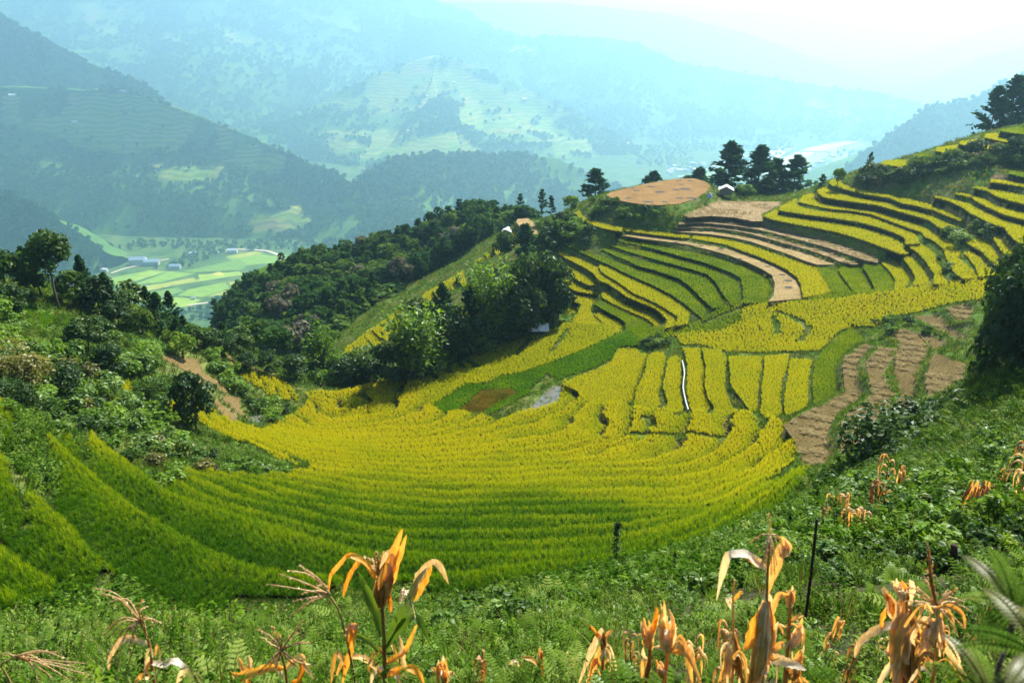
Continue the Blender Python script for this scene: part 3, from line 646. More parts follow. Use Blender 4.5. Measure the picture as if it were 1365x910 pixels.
# ------------------------------------------------------------------ rice
RIPE = np.array([(0,600,.3),(0,700,.12),(100,750,.09),(300,780,.05),(600,800,.0),(600,760,.02),(600,700,.08),(600,665,.32),(600,640,.7),(600,600,.95),(500,570,1),(450,540,1),(400,620,.85),(350,660,.3),(250,680,.14),(800,780,.02),(800,700,.12),(800,655,.6),(800,600,.95),(950,700,.2),(950,660,.7),(1030,680,.35),(1000,640,.85),(1000,590,1),(60,570,.5),(400,690,.1),(700,640,.75),(700,685,.12),(330,600,.95)])
_rc = cast(RIPE[:, 0], RIPE[:, 1], y0=20.0)
def ripeness(x, y):
    d = (x[:, None] - _rc[None, :, 0]) ** 2 + (y[:, None] - _rc[None, :, 1]) ** 2 + 4.0
    w = d ** -1.7; return (w * RIPE[None, :, 2]).sum(1) / w.sum(1)
RICE_V = [rice_tuft(s, 15, 7, 0.034) for s in range(4)]
RICE = scatter_tree("rice_plants", RICE_V)
RICE_F = scatter_tree("rice_plants_far", [rice_tuft(10 + s, 17, 8, 0.04) for s in range(4)])
M['lush'] = leafy('lush_blade', [(0.2, (0.05, 0.15, 0.003)), (0.55, (0.10, 0.23, 0.004)), (0.9, (0.19, 0.31, 0.006))], 0.2, 0.5)
M['lime'] = leafy('lime_blade', [(0.2, (0.10, 0.18, 0.003)), (0.55, (0.175, 0.255, 0.004)), (0.9, (0.29, 0.33, 0.006))], 0.2, 0.5)
def plain_tuft(seed, mt, n=18, h=0.66, w=0.05):
    r = random.Random(seed); mb = MB()
    for i in range(n):
        az = r.uniform(0, 6.283); rr = 0.17 * r.random() ** 0.5
        blade(mb, (rr * math.cos(az), rr * math.sin(az), 0), az + r.uniform(-.6, .6), r.uniform(0.03, 0.4), h * r.uniform(0.7, 1.1), w, r.uniform(0.2, 1.0), 3, 0, 0.0, 1)
    return source('rice_plant', mb.mesh('rice_plant', [M[mt], M['rice_stem']]))
LUSH = scatter_tree('lush_plants', [plain_tuft(30 + s, 'lush') for s in range(4)]); LIME = scatter_tree('lime_plants', [plain_tuft(35 + s, 'lime') for s in range(4)])
def jitter_grid(poly, sp):
    x0, y0 = poly.min(0); x1, y1 = poly.max(0)
    X, Y = np.meshgrid(np.arange(x0, x1 + sp, sp), np.arange(y0, y1 + sp, sp))
    X = X + RNG.uniform(-.42, .42, X.shape) * sp; Y = Y + RNG.uniform(-.42, .42, Y.shape) * sp
    k = inside(poly, X, Y); return np.stack([X[k], Y[k]], 1)
def spacing(D): return np.clip(0.0025 * D, 0.22, 0.6)
def crop_slab(poly, z0_, z1_):
    n = len(poly); V = np.concatenate([np.c_[poly, np.full(n, z1_)], np.c_[poly, np.full(n, z0_)]])
    F = [tuple(range(n))] + [(i, i + n, (i + 1) % n + n, (i + 1) % n) for i in range(n)]
    return V, F
def crop_under(name, c0, c1):
    m, nt, out = new_mat(name)
    principled(nt, out, ramp(nt, noise(nt, 3.0, 3), [(0.3, c0), (0.7, c1)]), 0.95, noise(nt, 6.0, 2), 0.6, 0.1, 0.03); return m
UNDER = {'y': crop_under("ripe_straw_shade", (0.03, 0.032, 0.005), (0.14, 0.12, 0.01)), 'g': crop_under("green_straw_shade", (0.008, 0.022, 0.003), (0.035, 0.07, 0.006)), 'l': crop_under("lime_straw_shade", (0.012, 0.03, 0.003), (0.06, 0.09, 0.007))}  # under-crop colours, darkened to stand for shade between the tufts
STUB = {'b': 'stub_b', 'd': 'stub_d', 'o': 'stub_o', 's': 'stub_s'}
MOWN = {}
for k, (kind, a, b) in enumerate(PAD):
    P = GROUND[k]; c = P.mean(0); D = math.hypot(math.hypot(*c), ZK[k])
    if k in LEFT: continue
    ar = np.sum(P[:, 0] * np.roll(P[:, 1], -1) - P[:, 1] * np.roll(P[:, 0], -1))
    if ar < 0: P = P[::-1]
    if CROP[kind]:
        sp = float(spacing(D)); q = jitter_grid(P, sp); zg = ZK[k] - CROP[kind]
        base = {'y': 0.86, 'g': 0.27, 'l': 0.38}[kind]
        rp = np.clip(base + RNG.normal(0, 0.03) + RNG.normal(0, 0.05, len(q)), 0, 1.2)
        ng = {'y': RICE_F, 'g': LIME if D > 125 else LUSH, 'l': LIME}[kind]; sx = sp / 0.30 * 0.6
        sz = np.stack([np.full(len(q), sx) * RNG.uniform(.8, 1.25, len(q))] * 2 + [RNG.uniform(0.92, 1.08, len(q)) * 0.92], 1)
        scatter("rice_paddy", ng, 4, np.c_[q, np.full(len(q), zg)], sz, ripe=rp, base=crop_slab(P, zg - 0.15, zg + 0.22), mats=[UNDER[kind]], parent=HILL)
    else:
        V, F = crop_slab(P, ZK[k] - 0.25, ZK[k] + 0.06)
        MOWN[k] = link("mown_paddy", mesh_of("mown_paddy", V, F, [M[STUB[kind]]]), HILL)
def draped_tail(): pass
def draped(name, jj, ii, ng, ripe, mat, lift, sp=None, hz=1.0, wide=0.58, step=False, **props):
    """crop on sloping ground: cells (jj, ii) of the hillside grid"""
    x, y = GXX[jj, ii], GYY[jj, ii]; D = np.sqrt(x * x + y * y + H[jj, ii] ** 2); spc = spacing(D) if sp is None else np.full(len(x), sp)
    lam = (GS / spc) ** 2 * (1.0 if not step else (.08 + .92 * smooth(.03, .17, TT[jj, ii])) * (1 - smooth(.86, .92, TT[jj, ii]))); cnt = np.floor(lam).astype(int) + (RNG.random(len(x)) < lam % 1)
    r = np.repeat(np.arange(len(x)), cnt); px = x[r] + RNG.uniform(-.5, .5, len(r)) * GS; py = y[r] + RNG.uniform(-.5, .5, len(r)) * GS
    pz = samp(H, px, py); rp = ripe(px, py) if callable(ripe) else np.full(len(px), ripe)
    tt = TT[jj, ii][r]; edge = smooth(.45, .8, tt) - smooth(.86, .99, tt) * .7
    if step: rp = rp + .24 * edge * (1.15 - .7 * rp) - (.12 + .30 * np.clip(rp, 0, 1)) * (1 - smooth(.04, .5, tt))  # ripeness also carries painted light: brighter crests, darker bank feet
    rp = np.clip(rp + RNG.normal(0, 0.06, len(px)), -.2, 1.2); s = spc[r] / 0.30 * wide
    sz = np.stack([s * RNG.uniform(.8, 1.25, len(r))] * 2 + [hz * RNG.uniform(.85, 1.15, len(r))], 1)
    if step: sz[:, 2] *= 1 + .12 * smooth(.5, .8, tt) - .38 * (1 - smooth(.0, .25, tt))
    m = np.zeros(H.shape, bool); m[jj, ii] = True
    q = m[:-1, :-1] & m[1:, :-1] & m[:-1, 1:] & m[1:, 1:]; fj, fi = np.nonzero(q)
    vid = np.full(H.shape, -1); vm = np.zeros(H.shape, bool)
    for dj in (0, 1):
        for di in (0, 1): vm[fj + dj, fi + di] = True
    vj, vi = np.nonzero(vm); vid[vj, vi] = np.arange(len(vj))
    V = np.stack([GXX[vj, vi], GYY[vj, vi], H[vj, vi] + lift], 1); F = np.stack([vid[fj, fi], vid[fj, fi + 1], vid[fj + 1, fi + 1], vid[fj + 1, fi]], 1)
    if len(F) == 0 and len(px) == 0: return None
    return scatter(name, ng, 4, np.stack([px, py, pz], 1), sz, ripe=rp, base=(V, F), mats=[mat], **props)
done = np.zeros(H.shape, bool)
for nm in ZONES:
    jj, ii = ZCELL[nm]; own = zone_of[jj, ii] == list(ZONES).index(nm) + 1; jj, ii = jj[own], ii[own]
    for bnd in np.unique(BAND[jj, ii]):
        k = BAND[jj, ii] == bnd
        if k.sum() < 6: continue
        near = np.mean(GYY[jj[k], ii[k]]) < 95 and nm == 'bowl'
        rf = ripeness if nm == 'bowl' else {'upper': 0.87, 'west': 0.74, 'ledge': 0.88, 'patch': 0.95}[nm]
        zz = BRK[bnd]
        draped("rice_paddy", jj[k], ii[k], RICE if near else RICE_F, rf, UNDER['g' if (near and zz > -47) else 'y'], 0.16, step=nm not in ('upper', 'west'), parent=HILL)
for nm, rp in (('stream_lower', 0.1), ('stream_upper', 0.33)):
    jj, ii = ZCELL[nm]; own = zone_of[jj, ii] == 20
    draped("rice_paddy", jj[own], ii[own], LUSH if nm == 'stream_lower' else LIME, rp, UNDER['g'], 0.16, parent=HILL)
for k in LEFT:
    jj, ii = raster(GROUND[k], None); kind = PAD[k][0]
    if len(jj) < 4: continue
    if CROP[kind]: draped("rice_paddy", jj, ii, LUSH if kind == 'g' else RICE_F, {'y': .95, 'g': .1, 'l': .3}[kind], UNDER[kind], 0.15, parent=HILL)
    else:
        P = GROUND[k]; c = P.mean(0); rr_ = np.concatenate([P[i] + (c - P[i]) * t for t in (0, .33, .66) for i in range(len(P))] ).reshape(3, len(P), 2); n_ = len(P)
        V = [(x, y, float(samp(H, x, y)) + 0.12) for ring in rr_ for x, y in ring] + [(c[0], c[1], float(samp(H, c[0], c[1])) + 0.12)]
        F = [(r_ * n_ + i, r_ * n_ + (i + 1) % n_, (r_ + 1) * n_ + (i + 1) % n_, (r_ + 1) * n_ + i) for r_ in (0, 1) for i in range(n_)] + [(2 * n_ + i, 2 * n_ + (i + 1) % n_, 3 * n_) for i in range(n_)]
        link("bare_plot", mesh_of("bare_plot", V, F, [M['stub_l']], True), HILL)
jj, ii = raster(BPOLY[:, :2], None)
draped("brown_reeds", jj, ii, RICE_F, 0.0, UNDER['g'], 0.1, parent=HILL) if False else None
M['reed'] = leafy("brown_reed", [(0.2, (0.10, 0.07, 0.01)), (0.6, (0.22, 0.14, 0.02)), (0.9, (0.35, 0.2, 0.03))])
# ------------------------------------------------------------------ mountains, valley, river
FAR = 3.2
FLOOR = -242.0 * FAR
def forest_mat(name, a, b, c, patch=None, sc=0.012):
    m, nt, out = new_mat(name)
    n1 = noise(nt, 0.008, 5); n2 = noise(nt, 0.07, 4)
    col = ramp(nt, math_n(nt, 'ADD', math_n(nt, 'MULTIPLY', n1, 0.6), math_n(nt, 'MULTIPLY', n2, 0.5)), [(0.3, a), (0.55, b), (0.8, c)])
    at = N(nt, "Attribute", attribute_name="field").outputs["Color"]; sep = N(nt, "SeparateColor"); nt.links.new(at, sep.inputs[0])
    # farmed terraces far away: stripes that follow the height
    sx = N(nt, "SeparateXYZ"); nt.links.new(pos(nt), sx.inputs[0])
    zz = math_n(nt, 'ADD', math_n(nt, 'MULTIPLY', sx.outputs[2], 0.047), math_n(nt, 'MULTIPLY', noise(nt, 0.01, 3), 3.0))
    st = math_n(nt, 'FRACT', zz); st = math_n(nt, 'GREATER_THAN', st, 0.45)
    f1 = ramp(nt, noise(nt, 0.0036, 3), [(0.3, (0.12, 0.20, 0.028)), (0.45, (0.26, 0.26, 0.05)), (0.55, (0.145, 0.24, 0.028)), (0.7, (0.27, 0.21, 0.07))])
    f2 = mixc(nt, 0.5, f1, (0.05, 0.09, 0.02))
    col = mixc(nt, sep.outputs[0], col, mixc(nt, st, f2, f1))
    principled(nt, out, col, 1.0, n2, 0.4, 2.0, 0.0); return m
M['mtn'] = forest_mat("mountain_forest_floor", (0.035, 0.08, 0.016), (0.07, 0.14, 0.022), (0.13, 0.20, 0.032))
def hill(name, crest, front, back, spur=1.0, fields=(), n=150, m=46, seed=0, wob=26.0, power=0.8):
    """mountain under a crest line (u, v, distance); falls to the valley floor towards the viewer and behind"""
    P = np.array([(*[float(t) for t in at_y(u, v, y * FAR)],) for u, v, y in crest]); P[:, 2] = np.minimum(P[:, 2], 430); front *= FAR; back *= FAR
    d = np.r_[0, np.cumsum(np.hypot(*(P[1:, :2] - P[:-1, :2]).T))]; t = np.linspace(0, d[-1], n)
    C = np.stack([np.interp(t, d, P[:, k]) for k in range(3)], 1)
    for k in range(3):
        for _ in range(3): C[1:-1, k] = (C[:-2, k] + 2 * C[1:-1, k] + C[2:, k]) / 4
    tan = np.gradient(C[:, :2], axis=0); tan /= np.linalg.norm(tan, axis=1, keepdims=True) + 1e-9
    nr = np.stack([tan[:, 1], -tan[:, 0]], 1)                       # to the viewer's side for a crest drawn from left to right
    nr = 0.55 * nr + 0.45 * np.array([0.0, -1.0]); nr /= np.linalg.norm(nr, axis=1, keepdims=True)
    w = np.concatenate([-np.linspace(1, 0, m // 3)[:-1] ** 1.3, np.linspace(0, 1, m) ** 1.2])
    V = np.empty((n, len(w), 3)); rel = C[:, 2] - FLOOR
    for j, ww in enumerate(w):
        run = np.where(ww >= 0, front, back) * np.clip(rel / max(rel.max(), 1), 0.12, 1) ** power
        xy = C[:, :2] + nr * (run * ww)[:, None]
        a = abs(ww); prof = (1 - a) ** 1.15 * (1 - 0.18 * math.sin(math.pi * min(a * 1.6, 1)))
        V[:, j, :2] = xy; V[:, j, 2] = FLOOR - 4 + (rel + 4) * prof
    a = np.abs(w)[None, :]; amp = np.sin(np.pi * np.clip(a, 0, 1)) * (0.3 + 0.7 * a)
    sp = fbm(V[..., 0] / 420 + seed, V[..., 1] / 1200, 5, seed + 50)
    V[..., 2] += amp * sp * 240 * spur * np.clip(rel / 480, 0.1, 1.6)[:, None] + wob * 0.5 * fbm(V[..., 0] / 110, V[..., 1] / 110, 3, seed) * np.clip(rel / 60, 0, 1)[:, None]
    idx = np.arange(n * len(w)).reshape(n, len(w))
    F = np.stack([idx[:-1, :-1], idx[1:, :-1], idx[1:, 1:], idx[:-1, 1:]], -1).reshape(-1, 4)[:, ::-1]
    me = grid_mesh(name, V.reshape(-1, 3), F, [M['mtn']])
    fa = np.zeros((n, len(w)))
    if fields:
        u, v = project(V[..., 0], V[..., 1], V[..., 2])
        for poly in fields:
            pl = np.array(L(poly)); fa = np.maximum(fa, inside(pl, u, v) * (np.arange(len(w))[None, :] >= m // 3 - 2))
        q = fbm(V[..., 0] / 140, V[..., 1] / 140, 3, seed + 9); fa = fa * (q > -0.28)
    c = me.color_attributes.new("field", 'FLOAT_COLOR', 'POINT'); cc = np.zeros((n * len(w), 4), np.float32); cc[:, 0] = fa.ravel(); cc[:, 3] = 1
    c.data.foreach_set("color", cc.ravel())
    o = link(name, me, kind="structure"); return o, V, fa
def at_y(u, v, y):
    dx, dy, dz = ray(u, v); return dx * y / dy, y, dz * y / dy
HILLS = {}
HILLS['near_left'] = hill("mountain", [(-260,200,840),(-120,215,850),(0,250,820),(50,275,800),(100,305,790),(135,332,780)], 90, 160, .5, seed=1)
HILLS['left_shoulder'] = hill("mountain", [(-300,60,1150),(-150,85,1150),(0,115,1150),(100,118,1150),(160,120,1140),(220,138,1120),(280,160,1090),(340,186,1060),(400,212,1030),(450,230,1000),(490,258,960),(520,292,930)], 255, 330, .8,
  ["0 128 160 122 230 140 300 170 330 190 360 200 390 215 375 235 330 225 260 205 170 195 120 188 0 165", "0 150 60 152 112 180 105 200 50 170 0 168", "100 190 190 188 190 205 110 203", "200 215 300 215 290 240 210 240","330 290 400 270 420 295 340 320"], seed=2)
HILLS['left_high'] = hill("mountain", [(-420,-90,1500),(-250,-60,1480),(-100,-20,1440),(0,20,1400),(60,52,1370),(110,80,1340),(160,97,1310),(200,117,1280),(214,127,1265),(228,152,1240)], 300, 420, .8, seed=3)
HILLS['middle'] = hill("mountain", [(390,342,890),(410,318,910),(430,290,930),(470,245,970),(510,217,1000),(560,203,1040),(620,205,1060),(690,207,1080),(740,212,1090),(780,228,1085),(830,248,1070),(880,272,1060)], 230, 300, .7, seed=4)
HILLS['terraced'] = hill("mountain", [(300,180,1600),(345,170,1680),(390,160,1750),(450,122,1800),(520,92,1850),(580,72,1900),(640,90,1850),(700,118,1800),(760,147,1750),(820,180,1700),(860,200,1650),(900,225,1600),(930,240,1560)], 520, 520, .8,
  ["400 155 450 122 520 92 580 72 640 90 700 120 760 150 730 165 640 130 560 125 470 130", "440 130 520 105 600 115 560 150 470 160", "620 120 720 135 745 190 680 190 610 160", "430 175 600 170 640 200 560 220 440 205", "730 180 780 185 800 215 740 210"], seed=5)
HILLS['far_blue'] = hill("mountain", [(-300,-60,2400),(-100,-70,2450),(100,-75,2500),(300,-80,2600),(450,-40,2700),(560,-5,2750),(620,12,2750),(660,40,2700),(700,70,2640),(760,110,2560)], 900, 900, 1.2,
  ["365 0 480 30 480 45 400 20", "100 0 200 20 250 60 120 40", "300 40 350 50 340 62 300 55"], seed=6, n=180)
HILLS['far_ridge'] = hill("mountain", [(540,20,2450),(640,32,2420),(700,50,2400),(760,49,2380),(800,49,2350),(850,58,2320),(910,86,2280),(1000,98,2240),(1060,110,2200),(1100,116,2180),(1180,126,2140),(1226,137,2120),(1245,165,2100)], 520, 700, .8,
  ["670 60 720 62 720 75 680 72", "1080 130 1150 160 1140 165 1075 138"], seed=7, n=180, power=.3)
HILLS['behind'] = hill("mountain", [(560,-40,4200),(680,-15,4250),(760,5,4300),(900,20,4300),(1000,46,4200),(1080,76,4100),(1150,100,4000),(1200,116,3900),(1235,132,3800)], 1300, 900, 1.3, seed=8)
HILLS['right_far'] = hill("mountain", [(1190,170,3100),(1215,142,3200),(1240,120,3300),(1270,95,3400),(1310,75,3450),(1365,62,3500),(1500,10,3600),(1700,-40,3700)], 900, 900, 1.2, seed=9)
HILLS['right_faint'] = hill("mountain", [(1000,112,5000),(1100,100,5100),(1200,84,5200),(1280,54,5300),(1365,20,5400),(1500,-20,5500),(1750,-60,5600)], 1500, 1200, 1.3, seed=10)
HILLS['right_near'] = hill("mountain", [(1060,282,900),(1085,262,920),(1110,232,950),(1140,210,980),(1170,190,1000),(1200,170,1020),(1240,142,1040),(1290,135,1050),(1330,113,1060),(1365,98,1080),(1450,64,1100),(1600,40,1100)], 240, 400, .7, seed=12)
# slopes joining the near ground to the valley
_k = np.arange(RX.size).reshape(RX.shape)
me = grid_mesh("ridge", np.stack([RX, RY, RZ], -1).reshape(-1, 3), np.stack([_k[:-1, :-1], _k[:-1, 1:], _k[1:, 1:], _k[1:, :-1]], -1).reshape(-1, 4), [M['mtn']])
c = me.color_attributes.new("field", 'FLOAT_COLOR', 'POINT'); c.data.foreach_set("color", np.tile(np.array([0, 0, 0, 1], np.float32), RX.size))
RIDGE = link("ridge", me, kind="structure")
m, nt, out = new_mat("valley_ground")
principled(nt, out, ramp(nt, noise(nt, 0.015, 5), [(0.3, (0.03, 0.065, 0.014)), (0.5, (0.06, 0.11, 0.022)), (0.7, (0.12, 0.14, 0.045))]), 1.0, spec=0.0); M['valley'] = m
link("valley_floor", mesh_of("valley_floor", [(-14000, 350, FLOOR), (14000, 350, FLOOR), (14000, 26000, FLOOR), (-14000, 26000, FLOOR)], [(0, 1, 2, 3)], [M['valley']]), kind="structure")
link("ground", mesh_of("ground", [(-14000, -6000, FLOOR - 1), (14000, -6000, FLOOR - 1), (14000, 350, FLOOR - 1), (-14000, 350, FLOOR - 1)], [(0, 1, 2, 3)], [M['valley']]), kind="structure")
VALLEY = bpy.data.objects["valley_floor"]
def flat(name, s, mat, lift, parent=None, z=FLOOR, thick=0.0, **props):
    p = np.array(L(s)); x, y = at_z(p[:, 0], p[:, 1], z + lift); a = np.stack([x, y], 1)
    if np.sum(x * np.roll(y, -1) - y * np.roll(x, -1)) < 0: a = a[::-1]
    if thick: V, F = crop_slab(a, z - 0.3, z + lift)
    else: V = np.c_[a, np.full(len(a), z + lift)]; F = [tuple(range(len(a)))]
    return link(name, mesh_of(name, V, F, [mat]), parent, **props)
def plain(name, c0, c1, sc=0.1, rough=0.9, spec=0.1):
    m, nt, out = new_mat(name); principled(nt, out, ramp(nt, noise(nt, sc, 4), [(0.35, c0), (0.65, c1)]), rough, spec=spec); return m
VP = [plain("valley_rice_%d" % i, c0, c1, 0.05) for i, (c0, c1) in enumerate([((0.12, 0.22, 0.015), (0.17, 0.27, 0.02)), ((0.17, 0.26, 0.018), (0.23, 0.31, 0.025)), ((0.09, 0.17, 0.015), (0.13, 0.22, 0.02)), ((0.22, 0.25, 0.025), (0.28, 0.29, 0.03)), ((0.34, 0.32, 0.05), (0.40, 0.36, 0.05))])]
for mi, s in [(0, "143 371 196 361 206 365 150 379"), (1, "199 360 222 362 170 378 156 382 152 379"), (0, "224 362 262 364 216 376 176 380"), (3, "160 386 214 378 258 370 262 374 196 388 168 392"), (1, "264 366 318 362 326 366 222 382 266 372"),
              (2, "170 395 196 390 236 383 246 388 190 403"), (0, "250 386 300 376 306 384 270 396 236 394"), (1, "192 405 236 396 268 399 256 408 216 412"), (3, "305 376 318 374 302 392 274 396 308 384"), (0, "320 368 350 360 374 354 378 358 340 372 320 378"),
              (2, "264 358 318 345 330 352 322 360 268 362"), (0, "300 343 345 338 372 342 368 350 328 354"), (3, "318 344 300 342 340 335 352 337"), (2, "352 338 372 341 372 352 400 350 394 342 376 338"), (0, "378 356 384 366 372 376 350 374"), (1, "322 376 346 374 318 390 304 393"),
              (4, "282 365 292 362 300 365 296 368 286 367"), (2, "262 358 240 362 262 363 320 360"), (2, "372 354 405 352 412 366 386 372")]:
    flat("valley_paddy", s, VP[mi], 1.0 + 0.15 * mi + RNG.uniform(0, .02), VALLEY)
for mi, s in [(1, "925 233 955 224 958 236 930 246"), (0, "958 222 990 220 992 236 960 240"), (3, "1060 214 1110 196 1120 200 1075 222"), (0, "1090 204 1150 190 1156 194 1104 214"), (1, "1108 212 1130 204 1134 212 1112 222"), (2, "905 236 925 232 928 246 906 250")]:
    flat("valley_paddy", s, VP[mi], 1.0 + 0.15 * mi + RNG.uniform(0, .02), VALLEY)
# river, sand, road, bridge
m, nt, out = new_mat("river_water"); b = noise(nt, 0.15, 3)
principled(nt, out, (0.58, 0.56, 0.51), 0.22, b, 0.08, 0.3, 0.5); M['river'] = m  # silty water, its base lightened to carry the sky's reflection
flat("river", "1004 256 1014 238 1026 224 1038 214 1056 205 1074 198 1096 193 1130 188 1150 185 1152 188 1128 193.5 1108 199 1092 205 1076 212 1062 219 1048 230 1040 254", M['river'], 0.8, kind="structure")
M['sand'] = plain("river_sand", (0.42, 0.38, 0.30), (0.55, 0.50, 0.42), 0.03); M['road'] = plain("valley_road", (0.42, 0.34, 0.24), (0.52, 0.44, 0.33), 0.05)
flat("sand_bank", "1000 206 1040 198 1060 197 1044 206 1030 218 1012 226 1004 214", M['sand'], 0.4, kind="structure")
def strip(name, s, width, mat, lift, z=FLOOR, parent=None, **props):
    p = np.array(L(s)); x, y = at_z(p[:, 0], p[:, 1], z + lift); a = np.stack([x, y], 1)
    t = np.gradient(a, axis=0); t /= np.linalg.norm(t, axis=1, keepdims=True); nn_ = np.stack([-t[:, 1], t[:, 0]], 1) * width / 2
    V = np.concatenate([np.c_[a - nn_, np.full(len(a), z + lift)], np.c_[a + nn_, np.full(len(a), z + lift)]]); n = len(a)
    return link(name, mesh_of(name, V, [(i, i + 1, i + 1 + n, i + n) for i in range(n - 1)], [mat]), parent, **props)
strip("road", "284 337 300 334 318 332 340 333 355 334 368 338 378 345 392 351 418 356", 13, M['road'], 2.4, kind="structure")
strip("road", "250 407 262 405 278 403 296 402", 11, M['road'], 2.4, kind="structure")
strip("path", "148 364 165 358 186 353 205 349 225 345", 10, M['road'], 2.2, kind="structure")
strip("road", "960 214 990 205 1020 198 1045 196", 12, M['road'], 1.4, kind="structure")
# a sky of its own light lies in the world; the air between
def add_haze():
    m, nt, out = new_mat("haze")
    v = N(nt, "VolumePrincipled"); v.inputs["Color"].default_value = (0.46, 0.80, 1.0, 1); v.inputs["Density"].default_value = HAZE_D; v.inputs["Anisotropy"].default_value = HAZE_G
    nt.links.new(v.outputs[0], out.inputs["Volume"])
    mb = MB(); x, y0, y1, z0_, z1_ = 14300, -6300, 26500, FLOOR - 2.2, HAZE_TOP
    mb.box((0, (y0 + y1) / 2, (z0_ + z1_) / 2), (2 * x, y1 - y0, z1_ - z0_))
    mb.build("haze", [m], kind="stuff")
HAZE_D, HAZE_G, HAZE_TOP = 0.00016, 0.62, 480.0
# ------------------------------------------------------------------ where the ground is
def bil(Zg, x0, y0, g, x, y):
    ny, nx = Zg.shape; fx = np.clip((x - x0) / g, 0, nx - 1.001); fy = np.clip((y - y0) / g, 0, ny - 1.001)
    i = fx.astype(int); j = fy.astype(int); a = fx - i; b = fy - j
    return (Zg[j, i] * (1 - a) + Zg[j, i + 1] * a) * (1 - b) + (Zg[j + 1, i] * (1 - a) + Zg[j + 1, i + 1] * a) * b
def ground(x, y):
    x = np.asarray(x, float); y = np.asarray(y, float)
    near = (x > GX0) & (x < GX1) & (y > GY0) & (y < GY1)
    return np.where(near, bil(H, GX0, GY0, GS, x, y), bil(RZ, -420.0, -60.0, 4.0, x, y))
_ys = np.concatenate([np.arange(2.0, 60, 0.2), np.arange(60, 264, 0.4), np.arange(264, 560, 1.0)])
def hit(u, v, y0=2.0):
    """ground seen at a pixel"""
    dx, dy, dz = [float(t) for t in ray(u, v)]; y = _ys[_ys >= y0]; s = y / dy
    h = ground(dx * s, y) - dz * s; k = np.nonzero((h[1:] >= 0) & (h[:-1] < 0))[0]
    if not len(k): return None
    i = k[0]; t = h[i] / (h[i] - h[i + 1]); yy = y[i] + t * (y[i + 1] - y[i]); return dx * yy / dy, yy, dz * yy / dy
# ------------------------------------------------------------------ foliage materials
def bark(name, c0, c1):
    m, nt, out = new_mat(name); principled(nt, out, ramp(nt, noise(nt, 6.0, 4), [(0.35, c0), (0.65, c1)]), 0.95, noise(nt, 14.0, 3), 0.6, 0.05, 0.05); return m
M['bark'] = bark("bark", (0.05, 0.04, 0.03), (0.13, 0.105, 0.08)); M['pine_bark'] = bark("pine_bark", (0.06, 0.045, 0.035), (0.15, 0.11, 0.085))
DG, MG, LG = (0.024, 0.06, 0.010), (0.055, 0.115, 0.014), (0.11, 0.18, 0.02)
M['leaf'] = leafy("broad_leaf", [(0.2, DG), (0.55, MG), (0.85, LG)], 0.5, 0.45, 0.012)
M['leaf_dark'] = leafy("dark_leaf", [(0.2, (0.016, 0.042, 0.010)), (0.6, (0.034, 0.075, 0.014)), (0.9, (0.07, 0.12, 0.02))], 0.7, 0.36, 0.012)
M['leaf_fresh'] = leafy("fresh_leaf", [(0.2, (0.06, 0.13, 0.012)), (0.55, (0.11, 0.21, 0.018)), (0.85, (0.19, 0.28, 0.025))], 0.7, 0.45, 0.01)
M['leaf_olive'] = leafy("olive_leaf", [(0.2, (0.07, 0.085, 0.02)), (0.6, (0.15, 0.15, 0.03)), (0.9, (0.24, 0.20, 0.05))], 0.7, 0.4, 0.02)
M['leaf_grey'] = leafy("grey_leaf", [(0.2, (0.08, 0.08, 0.06)), (0.6, (0.13, 0.125, 0.09)), (0.9, (0.19, 0.18, 0.14))], 0.7, 0.3, 0.0)
M['leaf_pale'] = leafy("pale_leaf", [(0.2, (0.055, 0.12, 0.018)), (0.55, (0.11, 0.20, 0.035)), (0.9, (0.22, 0.31, 0.085))], 1.2, 0.48, 0.015)
M['needle'] = leafy("pine_needle", [(0.2, (0.018, 0.055, 0.02)), (0.6, (0.036, 0.092, 0.03)), (0.9, (0.07, 0.14, 0.04))], 0.6, 0.3, 0.0)
M['herb_pale'] = leafy('herb_pale', [(0.2, (0.055, 0.115, 0.012)), (0.55, (0.125, 0.21, 0.026)), (0.9, (0.27, 0.34, 0.08))], 2.0, 0.5, 0, vary=.6)
M['herb'] = leafy('herb', [(0.2, (0.022, 0.065, 0.005)), (0.55, (0.06, 0.14, 0.008)), (0.9, (0.15, 0.24, 0.016))], 2.0, 0.5, 0, vary=.6)
M['bamboo'] = leafy("bamboo_leaf", [(0.2, (0.07, 0.15, 0.012)), (0.55, (0.14, 0.25, 0.02)), (0.9, (0.25, 0.33, 0.035))], 0.5, 0.52, 0.02)
M['forest'] = leafy("forest_leaf", [(0.15, (0.018, 0.052, 0.016)), (0.5, (0.042, 0.095, 0.024)), (0.85, (0.09, 0.155, 0.032))], 0.03, 0.42, 0.0, vary=0.6)
def leafquad(mb, p, nrm, size, r, m=0, long=1.5):
    n = Vector(nrm).normalized(); a = n.cross(Vector((r.uniform(-1, 1), r.uniform(-1, 1), r.uniform(-1, 1)))).normalized(); b = n.cross(a)
    p = Vector(p); l = size * long * 0.5; w = size * 0.5
    mb.add([p - a * l, p + b * w + n * size * .12, p + a * l, p - b * w + n * size * .12], [(0, 1, 2, 3)], m)
def crown_lobes(r, n, rx, rz, z, flat=0.0):
    out = []
    for i in range(n):
        th = r.uniform(0, 6.283); ph = r.uniform(-0.75 if not flat else -0.15, 1.0); q = math.sqrt(max(0, 1 - ph * ph)); k = r.uniform(0.55, 0.85)
        out.append((rx * k * q * math.cos(th), rx * k * q * math.sin(th), z + rz * k * ph, r.uniform(0.30, 0.5) * min(rx, rz * 1.2)))
    return out
